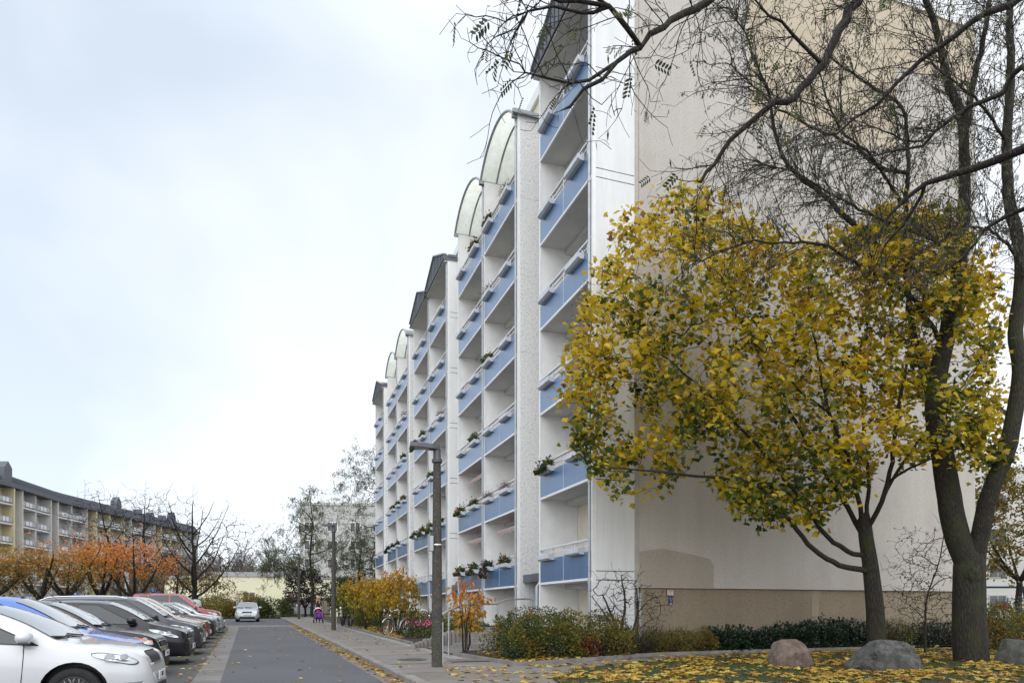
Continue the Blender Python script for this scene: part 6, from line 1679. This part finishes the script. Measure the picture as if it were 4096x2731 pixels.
# boulders
def boulder(name, px, py, rx, ry, rz_, h, mat, label, seed, rot=0.0, cut=0.0):
    c = gpt(px, py, .135); bm = bmesh.new(); bmesh.ops.create_icosphere(bm, subdivisions=6, radius=1)
    for v in bm.verts:
        p = v.co.copy()
        n1 = mnoise.noise(p*1.1+Vector((seed, 0, 0))); n2 = mnoise.noise(p*2.7+Vector((0, seed, 0))); n3 = mnoise.noise(p*9+Vector((0, 0, seed))); n4 = mnoise.noise(p*24)
        k = 1+.22*n1+.10*n2+.040*n3+.022*n4
        e_ = .72; p = Vector([math.copysign(abs(a)**e_, a) for a in p])*.88; q = Vector((p.x*k*rx, p.y*k*ry, p.z*k*h))
        if cut: q.z -= cut*max(0, q.x/rx-.05)*h*(1 if q.z > 0 else 0); 
        v.co = q
    # chip a few flat faces
    rr = random.Random(seed)
    for _ in range(16):
        d = Vector((rr.gauss(0, 1), rr.gauss(0, 1), rr.uniform(-.1, 1))).normalized(); lim = rr.uniform(.70, .90)
        for v in bm.verts:
            s = Vector((v.co.x/rx, v.co.y/ry, v.co.z/h)); e = s.dot(d)-lim
            if e > 0: v.co -= Vector((d.x*rx, d.y*ry, d.z*h))*e*.85
    me = bpy.data.meshes.new(name); bm.to_mesh(me); bm.free(); me.materials.append(mat); me.polygons.foreach_set('use_smooth', [True]*len(me.polygons)); me.set_sharp_from_angle(angle=math.radians(34))
    o = link(bpy.data.objects.new(name, me)); o.location = (c[0], c[1], c[2]+h*rz_); o.rotation_euler.z = rot
    tag(o, label, 'boulder', 'boulders on the lawn')
def stone(name, c1, c2, c3, sc):
    t = NT(name); v = t.obj()
    b = t.ramp(t.noise(v, sc, 7, .75), [(.32, c1), (.5, c2), (.68, c3)])
    s = t.ramp(t.noise(v, 95, 3, .7), [(.36, (.45, .45, .45)), (.6, (1, 1, 1))])
    m = t.ramp(t.noise(v, 2.4, 6, .7), [(.56, (0, 0, 0)), (.68, (.6, .6, .6))])
    t.col(t.mix(m, t.mix(1.0, b, s, 'MULTIPLY'), (.10, .105, .07))); t.bump(t.noise(v, 18, 8, .8), 1.0, .06); t.set(Roughness=.9); return t.mat
boulder('boulder', 3165, 2662, .60, .45, .30, .50, stone('stone_pink', (.11, .075, .06), (.25, .185, .15), (.36, .28, .24), 4), 'pinkish peaked boulder, left of the three on the lawn', 5, .15)
boulder('boulder', 3528, 2672, .86, .60, .30, .50, stone('stone_grey', (.045, .046, .046), (.125, .125, .12), (.25, .245, .235), 5), 'largest grey boulder lying in front of the maple trunk', 12, .05)
boulder('boulder', 4080, 2650, .66, .5, .30, .46, stone('stone_green', (.055, .058, .05), (.115, .118, .10), (.18, .18, .16), 4), 'smooth grey-green boulder cut by the right edge of the view', 23, 0)
# manhole cover, drain cover
o = MB(); o.lathe([(0, .0), (.34, .0), (.34, .012), (.30, .014), (.29, .008), (0, .009)], k=36)
for i in range(6): o.bar((-.26, -.2+.08*i, .011), (.26, -.2+.08*i, .011), .02, .006)
tag(o.build('manhole_cover', [plain('cast_iron', (.10, .088, .08), .6, .3, 10)], None, 50, loc=(3.15, 16.4, G(16.4)+.127)), 'round iron manhole cover in the pavement beside the near lamp post', 'manhole cover')
o = MB(); o.box(-.45, .45, -.28, .28, 0, .012); 
tag(o.build('cover_plate', [plain('rusty_plate', (.13, .11, .10), .7, .3, 6)], None, loc=(4.35, 15.75, G(15.75)+.127)), 'flat dark metal cover plate at the edge of the planting bed', 'cover plate')

# awnings under the balconies of the second bay
def awning_mat():
    t = NT('awning_cloth'); w = t.n('ShaderNodeTexWave', {'Scale': 3.2, 'Distortion': 0.0}, wave_type='BANDS', bands_direction='Y'); t.l(t.obj(), w, 'Vector')
    t.col(t.ramp(w.outputs[0], [(.42, (.62, .56, .52)), (.5, (.34, .10, .10))])); t.set(Roughness=.9); return t.mat
M_AWN = awning_mat()
for y0, y1, k, lab in ((24.1, 27.2, 1, 'striped awning under the lowest near balcony of the second bay'), (28.4, 31.8, 1, 'striped awning under the lowest far balcony of the second bay'), (28.4, 31.8, 2, 'striped awning on the second storey of the second bay')):
    z = LV(k+1)-.05; r = thing('awning', (FX+.55, y0, z), 'rolled red and white '+lab, 'awning', 'striped awnings under the balconies')
    m = MB(); L = y1-y0
    m.grid(lambda u, v: (.55-.75*v, L*u, -.10-.28*v-.04*math.sin(v*3)), 24, 4)
    m.grid(lambda u, v: (-.20-.01*v, L*u, -.38-(.16+.03*math.sin(u*L*14))*v), 60, 2); m.build('cloth', [M_AWN], r)
    m = MB(); m.tube([(-.19, 0, -.39), (-.19, L, -.39)], .025, 8); m.tube([(.55, 0, -.06), (.55, L, -.06)], .05, 8)
    for y in (.2, L-.2): m.tube([(.5, y, -.1), (.1, y, -.42), (-.19, y, -.39)], .018, 6)
    m.build('roller', [M_RAIL], r)
# flowers in some of the boxes
M_FLR = flat('bloom_red', (.42, .03, .04), .6); M_FLP = flat('bloom_pink', (.55, .08, .20), .6); M_FLO = flat('bloom_orange', (.62, .20, .02), .6)
M_HEATH = leafmat('heather', [(0, (.10, .06, .06)), (.6, (.17, .07, .09)), (1, (.25, .20, .16))], .2)
def boxplant(bay, unit, k, j, kind, what, trail=.0):
    p = PLACES[(bay, unit, k, j)]; where = {'A': 'nearest bay', 'B': 'second bay', 'C': 'third bay', 'D': 'fourth bay', 'E': 'farthest bay'}[bay]
    half = '' if bay in 'AE' else ('far half of ' if unit else 'near half of ')
    r = thing('balcony_plant', p, f"{what} in {'left' if j == 0 else 'right'} box, {STOREY[k]} balcony, {half}{where}", 'plant', 'plants in the balcony boxes')
    rng = np.random.default_rng(hash((ord(bay), unit, k, j)) % 9999)
    n = 330; P = np.stack([rng.normal(0, .07, n), rng.uniform(-.46, .46, n), np.abs(rng.normal(0, .12, n))], 1); D = np.stack([rng.normal(-.3, .4, n), rng.normal(0, .5, n), rng.uniform(.2, 1, n)], 1)
    if trail:
        m2 = 480; t = rng.random(m2); P2 = np.stack([-.13-.05*rng.random(m2), rng.uniform(-.44, .44, m2), -t*trail], 1); P2[:, 0] += -.04*np.sin(t*3)
        P = np.concatenate([P, P2]); D = np.concatenate([D, np.stack([rng.normal(-.5, .3, m2), rng.normal(0, .4, m2), rng.normal(-.5, .4, m2)], 1)])
    mat = {'g': M_GREEN, 'h': M_HEATH, 'd': M_LAUREL}[kind[0]]
    leaves('foliage', P, D, .085 if kind[0] != 'h' else .12, tpl_oval(.38) if kind[0] != 'h' else tpl_quad(.06), mat, r, None, rng, .3, .4)
    if len(kind) > 1:
        m = MB()
        for _ in range(7):
            q = P[rng.integers(0, len(P))]; m.ball((q[0]-.05, q[1], q[2]+.05), rng.uniform(.022, .04), 0, 6, 4)
        m.build('blossoms', [{'r': M_FLR, 'p': M_FLP, 'o': M_FLO}[kind[1]]], r)
for a in (('A', 0, 2, 0, 'g', 'ivy-like green plant', .12), ('B', 0, 1, 1, 'gp', 'pink flowering plant', .0), ('B', 0, 1, 0, 'dp', 'thick hanging dark plant', .42), ('B', 1, 1, 1, 'gp', 'leafy plant with pink blossoms', .2), ('B', 1, 1, 0, 'gp', 'bushy trailing plant', .1),
          ('B', 0, 2, 0, 'h', 'brown heather', 0), ('B', 0, 2, 1, 'h', 'brown heather', 0), ('B', 1, 2, 0, 'gr', 'red geraniums', .1), ('B', 1, 2, 1, 'g', 'sparse green plant', 0), ('B', 1, 3, 1, 'g', 'small green plant', 0), ('B', 0, 4, 0, 'gr', 'geraniums with red blooms', 0), ('B', 0, 5, 0, 'h', 'dry grass', 0), ('B', 0, 6, 1, 'h', 'dried flower stalks', 0), ('B', 1, 6, 1, 'gr', 'red flowers', 0), ('B', 0, 6, 0, 'g', 'small green tuft', 0),
          ('C', 1, 2, 0, 'g', 'green plant', .05), ('C', 1, 2, 1, 'go', 'nasturtium', .25), ('C', 0, 2, 0, 'go', 'large nasturtium with orange blooms', .3), ('C', 0, 2, 1, 'g', 'nasturtium', .2), ('C', 0, 3, 0, 'g', 'light green plant', 0), ('C', 1, 4, 0, 'd', 'blue-green trailing plant', .35), ('C', 1, 4, 1, 'g', 'succulent', 0), ('C', 0, 4, 1, 'h', 'dried plant', 0),
          ('D', 1, 2, 0, 'd', 'dark trailing plant', .2), ('D', 1, 2, 1, 'd', 'dark bushy plant', 0), ('D', 0, 2, 0, 'd', 'dark creeping plant', 0), ('D', 0, 3, 1, 'gr', 'red-flowered plant', 0), ('D', 0, 3, 0, 'g', 'green plant', 0), ('D', 1, 3, 1, 'gr', 'geranium', 0), ('D', 0, 4, 1, 'd', 'dark plant', 0), ('D', 0, 5, 1, 'h', 'dry plant', 0)):
    boxplant(*a)

# fallen leaves
def litter(name, label, pts, size, mat, seed, z, vals=None):
    rng = np.random.default_rng(seed); P = np.array(pts, float); P[:, 2] += z+rng.random(len(P))*.012
    n = len(P); a = rng.uniform(0, 6.28, n); D = np.stack([np.cos(a), np.sin(a), rng.normal(0, .18, n)], 1)
    v = np.clip(rng.beta(2.2, 2.0, n), 0, 1) if vals is None else vals
    o = leaves(name, P, D, size, tpl_maple(), mat, None, v, rng, .86, .05)
    tag(o, label, 'leaves', kind='stuff')
def in_poly(poly, n, rng, dens=None):
    xs = [p[0] for p in poly]; ys = [p[1] for p in poly]; out = []
    while len(out) < n:
        x, y = rng.uniform(min(xs), max(xs)), rng.uniform(min(ys), max(ys)); c = False; j = len(poly)-1
        for i in range(len(poly)):
            if (poly[i][1] > y) != (poly[j][1] > y) and x < (poly[j][0]-poly[i][0])*(y-poly[i][1])/(poly[j][1]-poly[i][1])+poly[i][0]: c = not c
            j = i
        if c and (dens is None or rng.random() < dens(x, y)): out.append((x, y, G(y)))
    return out
M_FALL = leafmat('fallen_leaf', [(0, (.07, .032, .014)), (.25, (.19, .085, .020)), (.45, (.38, .21, .025)), (.7, (.52, .35, .035)), (.9, (.60, .46, .12)), (1, (.42, .38, .10))], .15, .6)
rg = np.random.default_rng(99)
CL = LAWN[:-3]+[(26, 15.7), (26, 9), (9.5, 7.5), (6.5, 8.0)]
cl = lambda x, y: max(.06, min(1, .5+1.9*mnoise.noise(Vector((x*.9, y*.9, 3)))+.5*mnoise.noise(Vector((x*3, y*3, 7)))))
litter('lawn_leaves', 'thick cover of yellow maple leaves on the lawn', in_poly(CL, 6400, rg, cl), .15, M_FALL, 1, .155)
litter('path_leaves', 'scattered yellow leaves on the wide path', in_poly([(4.2, 9), (4.8, 11.7), (5.9, 13.0), (7.3, 14.0), (9.9, 15.1), (14, 15.5), (20, 15.7), (20, 16.4), (13, 16.2), (9.5, 15.9), (6.5, 14.6), (5.1, 14.2), (3.2, 14.2), (3.0, 9)], 330, rg), .13, M_FALL, 2, .125)
litter('bed_leaves', 'yellow leaves lying in the planting bed', in_poly(BED[:6]+[(24, 17.3), (8.2, 17.3), (5.2, 18.2)], 900, rg, lambda x, y: 1 if x < 7 else .5), .12, M_FALL, 3, .17)
litter('strip_leaves', 'leaves fallen under the yellow shrubs', in_poly([(4.3, 26), (6.2, 26.5), (6.0, 40), (3.8, 40)], 1500, rg, lambda x, y: 1 if y < 33 else .5), .10, M_FALL, 4, .165)
gl = []
while len(gl) < 1500:
    y = rg.uniform(9, 46)
    if rg.random() > .35+.65*(math.sin(y*1.3)*.5+.5) and rg.random() < .6: continue
    w = abs(rg.normal(0, .07))+(abs(rg.normal(0, .16)) if rg.random() < .3 else 0); gl.append((RX(2.73-w, y), y, G(y)))
litter('gutter_leaves', 'drift of yellow and brown leaves along the kerb', gl, .10, M_FALL, 5, .006, rg.beta(1.4, 2.2, len(gl)))
rl = [(RX(rg.uniform(-.45, 2.3), y), y, G(y)) for y in rg.uniform(9, 44, 70)]+[(RX(-.97+rg.normal(0, .12), y), y, G(y)) for y in rg.uniform(9, 44, 110)]+[(RX(rg.uniform(-2.2, -.9), y), y, G(y)) for y in rg.uniform(9, 42, 110)]+[(RX(rg.uniform(3, 4.6), y), y, G(y)+.12) for y in rg.uniform(14, 50, 120)]
litter('road_leaves', 'single leaves scattered over road, strip and pavement', rl, .095, M_FALL, 6, .008)
# grass blades on the lawn
def grass(name, poly, n, h, seed, z, label):
    rng = np.random.default_rng(seed); P = np.array(in_poly(poly, n, rng)); P[:, 2] += z-.01
    D = np.stack([rng.normal(0, .45, n), rng.normal(0, .45, n), np.ones(n)], 1)
    V = np.array([(-.05, 0, 0), (.05, 0, 0), (.035, .55, -.05), (-.035, .55, -.05), (0, 1, -.22)], float); F = np.array([(0, 1, 2), (0, 2, 3), (3, 2, 4)])
    mat = leafmat('grass_blade', [(0, (.018, .045, .008)), (.6, (.045, .080, .014)), (1, (.11, .11, .03))], .3)
    tag(leaves(name, P, D, h, (V, F), mat, None, None, rng, .0, .1), label, 'grass', kind='stuff')
grass('lawn_grass', CL, 60000, .075, 3, .135, 'short green grass between the fallen leaves')
gv = sheet
# ------------------------------------------------------------------ the woman with the pushchair, and the bicycles
def skin_body(name, joints, edges, mat, parent, sub=2):
    me = bpy.data.meshes.new(name); me.from_pydata([j[0] for j in joints], edges, []); o = link(bpy.data.objects.new(name, me), parent)
    o.modifiers.new('s', 'SKIN'); 
    for i, j in enumerate(joints):
        r = j[1] if hasattr(j[1], '__len__') else (j[1], j[1]); me.skin_vertices[0].data[i].radius = r
    me.skin_vertices[0].data[0].use_root = True
    sb = o.modifiers.new('u', 'SUBSURF'); sb.levels = sub; sb.render_levels = sub
    dg = bpy.context.evaluated_depsgraph_get(); dg.update(); m2 = bpy.data.meshes.new_from_object(o.evaluated_get(dg)); o.modifiers.clear(); o.data = m2
    m2.materials.clear()
    for m in (mat if isinstance(mat, list) else [mat]): m2.materials.append(m)
    m2.polygons.foreach_set('use_smooth', [True]*len(m2.polygons))
    return o
def woman():
    b = gpt(1272, 2489, .12); r = thing('person', tuple(b), 'woman with long blond hair in a black jacket pushing a pushchair', 'person', None, .0)
    skin = flat('skin', (.55, .34, .26), .6); jacket = plain('black_jacket', (.016, .016, .020), .8, .2, 12); jeans = plain('dark_trousers', (.030, .030, .045), .85, .2, 10); hair = plain('blond_hair', (.40, .27, .12), .6, .25, 14); shoe = plain('brown_shoes', (.12, .07, .05), .7, .2, 9)
    J = []; E = []
    def add(p, rad, par=None):
        J.append((p, rad))
        if par is not None: E.append((par, len(J)-1))
        return len(J)-1
    # facing the viewer: -y; pelvis first, mid-stride
    pel = add((0, .0, .90), (.15, .11)); wa = add((0, .0, 1.06), (.125, .095), pel); ch = add((0, -.01, 1.25), (.155, .11), wa); sh = add((0, .0, 1.38), (.12, .085), ch); nk = add((0, -.01, 1.45), .052, sh); hd0 = add((0, -.025, 1.52), (.070, .078), nk); hd = add((0, -.03, 1.60), (.078, .092), hd0); ht = add((0, -.02, 1.665), (.052, .06), hd)
    no = add((0, -.128, 1.575), .014, hd)
    for s in (-1, 1):
        hip = add((s*.085, 0, .84), (.088, .09), pel); kn = add((s*.088, -.05 if s > 0 else .03, .47), .058, hip); an = add((s*.09, -.06 if s > 0 else .13, .09), .040, kn); fo = add((s*.095, -.17 if s > 0 else .03, .035), (.04, .032), an)
        sd = add((s*.17, .0, 1.36), .062, sh); el = add((s*.225, -.04, 1.10), .045, sd); wr = add((s*.19, -.27, 1.015), .030, el); pm = add((s*.175, -.335, 1.005), (.022, .034), wr)
        for f in range(4):
            x = s*(.175-.024+.016*f); a = add((x, -.375, 1.012), .0095, pm); c = add((x, -.395, .992), .0085, a); add((x, -.380, .972), .008, c)
        t1 = add((s*.135, -.35, 1.0), .011, pm); add((s*.125, -.375, .985), .009, t1)
    body = skin_body('body', J, E, [skin, jacket, jeans, shoe], r)
    mi = []
    for p in body.data.polygons:
        c = p.center
        mi.append(3 if c.z < .085 else (2 if c.z < .90 else (1 if (c.z < 1.435 and not (c.y < -.275)) else 0)))
    body.data.polygons.foreach_set('material_index', mi)
    m = MB()
    for s in (-1, 1):
        m.ball((s*.030, -.110, 1.60), (.012, .008, .009)); 
    m.build('eyes', [M_HUB], r, 180)
    m = MB(); m.ball((0, -.105, 1.535), (.024, .008, .007)); m.build('mouth', [flat('lips', (.40, .13, .12), .5)], r, 180)
    m = MB()
    for s in (-1, 1): m.lathe([(.020, -.002), (.025, -.002), (.025, .002), (.020, .002)], (s*.032, -.122, 1.60), 14, 0, 'y', True)
    m.bar((-.01, -.124, 1.603), (.01, -.124, 1.603), .004, .004); m.build('glasses', [M_HUB], r)
    # coat skirt follows the hips
    m = MB(); k = 20
    prof = [(.175, .13, .72), (.168, .128, .84), (.152, .118, .96), (.138, .108, 1.06)]
    V = [(a*math.cos(2*math.pi*i/k), c*math.sin(2*math.pi*i/k), z) for a, c, z in prof for i in range(k)]
    m.add(V, [(q*k+i, q*k+(i+1) % k, (q+1)*k+(i+1) % k, (q+1)*k+i) for q in range(3) for i in range(k)]); m.build('jacket_hem', [jacket], r, 180)
    # hair: cap and long locks falling to the chest
    m = MB(); m.ball((0, .012, 1.622), (.088, .096, .085), 0, 16, 10)
    q = random.Random(4)
    for i in range(46):
        a = math.radians(q.uniform(-25, 205)); x, y = .080*math.cos(a), .012+.088*math.sin(a)
        if y < -.02: y = -.03
        s = 1 if x > 0 else -1; fr = q.uniform(-.115, -.04) if abs(x) > .04 else .10
        m.tube([(x*.8, y*.9, 1.66), (x*1.10, y, 1.58), (x*1.28+s*.01, y*.6+fr*.4, 1.46), (x*1.35+q.uniform(-.02, .02), fr*1.1, 1.34), (x*1.25+q.uniform(-.03, .03), fr*1.15, q.uniform(1.18, 1.26))], [.012, .016, .017, .014, .004], 5)
    m.build('hair', [hair], r, 180)
    # pushchair
    p = thing('pushchair', (b[0]-.02, b[1]-.62, b[2]-.008), 'purple and pink patterned pushchair with cream hood pushed by the woman', 'pushchair')
    fr = plain('pushchair_frame', (.03, .03, .035), .5, .1); pur = plain('purple_cloth', (.055, .015, .13), .9, .5, 9); 
    def patt():
        t = NT('pattern_cloth'); v = t.obj(); vo = t.n('ShaderNodeTexVoronoi', {'Scale': 11.0}); t.l(v, vo, 'Vector')
        t.col(t.ramp(vo.outputs['Distance'], [(.18, (.50, .02, .16)), (.34, (.12, .02, .30)), (.6, (.02, .015, .07))])); t.set(Roughness=.9); return t.mat
    pt = patt(); cream = plain('hood_cloth', (.62, .56, .46), .9, .08); pink = plain('pink_blanket', (.55, .02, .12), .9, .35, 7)
    m = MB()
    for s in (-1, 1):
        m.tube([(s*.24, .62, 1.0), (s*.25, .30, .72), (s*.25, -.32, .18)], .014, 6); m.tube([(s*.25, .05, .52), (s*.26, .36, .14)], .014, 6); m.tube([(s*.25, .30, .72), (s*.25, -.02, .62)], .012, 6)
    m.tube([(-.24, .62, 1.0), (.24, .62, 1.0)], .016, 8); m.tube([(-.25, -.30, .2), (.25, -.30, .2)], .012, 6); m.build('frame', [fr], p, 60)
    m = MB(); m.grid(lambda u, v: ((u-.5)*.44, [.34, .16, -.12, -.28, -.34][min(4, int(v*4+.5))], [.98, .58, .46, .50, .26][min(4, int(v*4+.5))]+.03*abs(u-.5)), 6, 4); m.build('seat', [pur], p, 180)
    m = MB(); m.grid(lambda u, v: ((u-.5)*.46, -.10-.30*math.sin(v*math.pi*.55), .70-.42*v+.05*math.sin(u*math.pi)), 8, 8); m.build('footmuff', [pt], p, 180)
    m = MB(); m.ball((0, .06, .74), (.15, .10, .10), 0, 14, 8); m.ball((0, .12, .84), (.062, .06, .07), 0, 12, 8); m.build('blanket', [pink], p, 180)
    m = MB()
    def hood(u, v):
        a = (u-.5)*math.pi; t = v*1.5-.25
        return (.25*math.sin(a)*1.0, .26-.36*math.sin(t), .74+.27*math.cos(a)*(.55+.45*math.cos(t)))
    m.grid(hood, 12, 8); m.build('hood', [cream], p, 180)
    for s in (-1, 1):
        for y, rr in ((-.32, .085), (.36, .105)):
            m = MB(); m.lathe([(rr*.72, -.022), (rr, -.018), (rr, .018), (rr*.72, .022)], (s*.285, y, rr+.002), 20, 0, 'x', True); w = m.build('wheel', [M_TYRE], p, 50)
            m = MB(); m.lathe([(0, -.012), (rr*.72, -.012), (rr*.72, .012), (0, .012)], (s*.285, y, rr+.002), 16, 0, 'x'); m.build('hub', [fr], w, 50)
woman()
def bicycle(x, y, rz, label, col, lean=.12, fender=True):
    r = thing('bicycle', (x, y, G(y)+.155), label, 'bicycle', 'bicycles parked among the shrubs', rz); r.rotation_euler = (lean, 0, rz)
    fm = plain('bike_frame_'+col, {'black': (.015, .015, .018), 'green': (.03, .05, .04), 'red': (.20, .03, .03)}[col], .35, .1); R = .345
    for wx in (.0, 1.06):
        m = MB(); k = 44
        m.lathe([(R-.030, -.018), (R-.012, -.022), (R, .0), (R-.012, .022), (R-.030, .018)], (wx, 0, R), k, 0, 'y', True); w = m.build('wheel', [M_TYRE], r, 60)
        m = MB(); m.lathe([(R-.048, -.011), (R-.028, -.014), (R-.028, .014), (R-.048, .011)], (wx, 0, R), k, 0, 'y', True); m.lathe([(0, -.04), (.022, -.04), (.022, .04), (0, .04)], (wx, 0, R), 12, 0, 'y'); m.build('rim', [M_CHROME], w, 60)
        m = MB()
        for i in range(28):
            a = 2*math.pi*i/28; m.tube([(wx+.02*math.cos(a+.8), .03*(-1)**i, R+.02*math.sin(a+.8)), (wx+(R-.046)*math.cos(a), 0, R+(R-.046)*math.sin(a))], .0022, 3)
        m.build('spokes', [M_CHROME], w)
        m = MB(); m.ball((wx+.2, -.012, R+.02), (.028, .006, .018), 0, 8, 6); m.build('spoke_reflector', [M_AMBER], w)
        if fender:
            m = MB(); a0, a1 = (.25, 2.6) if wx == 0 else (.5, 3.3)
            pts = [(wx+(R+.025)*math.cos(a), 0, R+(R+.025)*math.sin(a)) for a in np.linspace(a0 if wx == 0 else a0-.4, a1, 16)]
            for p, q in zip(pts, pts[1:]): m.bar(p, q, .055, .006, 0, (p[0]-wx, 0, p[2]-R))
            m.build('mudguard', [M_ALLOY], r)
    m = MB(); T = lambda *p, rr=.016: m.tube([(a, b, c) for a, b, c in p], rr, 8)
    T((.20, 0, .92), (.24, 0, .78)); T((.235, 0, .80), (.62, 0, .30)); T((.24, 0, .74), (.78, 0, .62), rr=.014); T((.62, 0, .30), (.80, 0, .88)); T((.62, 0, .30), (1.06, .05, R), rr=.011); T((.79, 0, .80), (1.06, .05, R), rr=.010)
    T((.24, 0, .78), (.10, .05, .62), (.0, .05, R), rr=.012); T((.24, 0, .78), (.10, -.05, .62), (.0, -.05, R), rr=.012); m.build('frame', [fm], r, 60)
    m = MB(); m.tube([(.38, -.28, 1.02), (.26, -.24, 1.06), (.16, -.08, 1.0), (.19, 0, .94), (.16, .08, 1.0), (.26, .24, 1.06), (.38, .28, 1.02)], .012, 8); m.build('handlebar', [M_CHROME], r, 60)
    m = MB(); m.ball((.86, 0, .95), (.14, .085, .035), 0, 14, 8); m.ball((.76, 0, .95), (.10, .035, .03), 0, 12, 8); m.build('saddle', [M_BLACK], r, 60)
    m = MB(); m.lathe([(0, -.05), (.09, -.05), (.09, -.044), (0, -.044)], (.62, 0, .30), 20, 0, 'y'); m.tube([(.62, -.06, .30), (.62+.15, -.07, .22)], .01, 6); m.box(.74, .80, -.13, -.08, .20, .225); m.tube([(.62, .06, .30), (.62-.15, .07, .38)], .01, 6); m.box(.44, .50, .08, .13, .37, .395); m.build('crank', [M_CHROME], r)
    m = MB(); m.ball((.10, 0, .80), (.05, .04, .045), 0, 10, 7); m.build('headlamp', [M_CHROME], r, 60)
    m = MB(); m.tube([(.95, .06, .74), (1.22, .06, .73), (1.22, -.06, .73), (.95, -.06, .74)], .006, 5); m.tube([(1.2, .05, .73), (1.06, .06, R)], .005, 4); m.build('carrier', [M_CHROME], r)
bicycle(4.30, 27.6, math.radians(38), 'black bicycle with bright mudguards whose front wheel faces the pavement', 'black', .10)
bicycle(5.1, 29.7, math.radians(20), 'dark bicycle deeper among the yellow shrubs', 'green', -.08, False)
bicycle(5.9, 26.6, math.radians(200), 'dark bicycle behind the pink blossoms', 'red', .05)
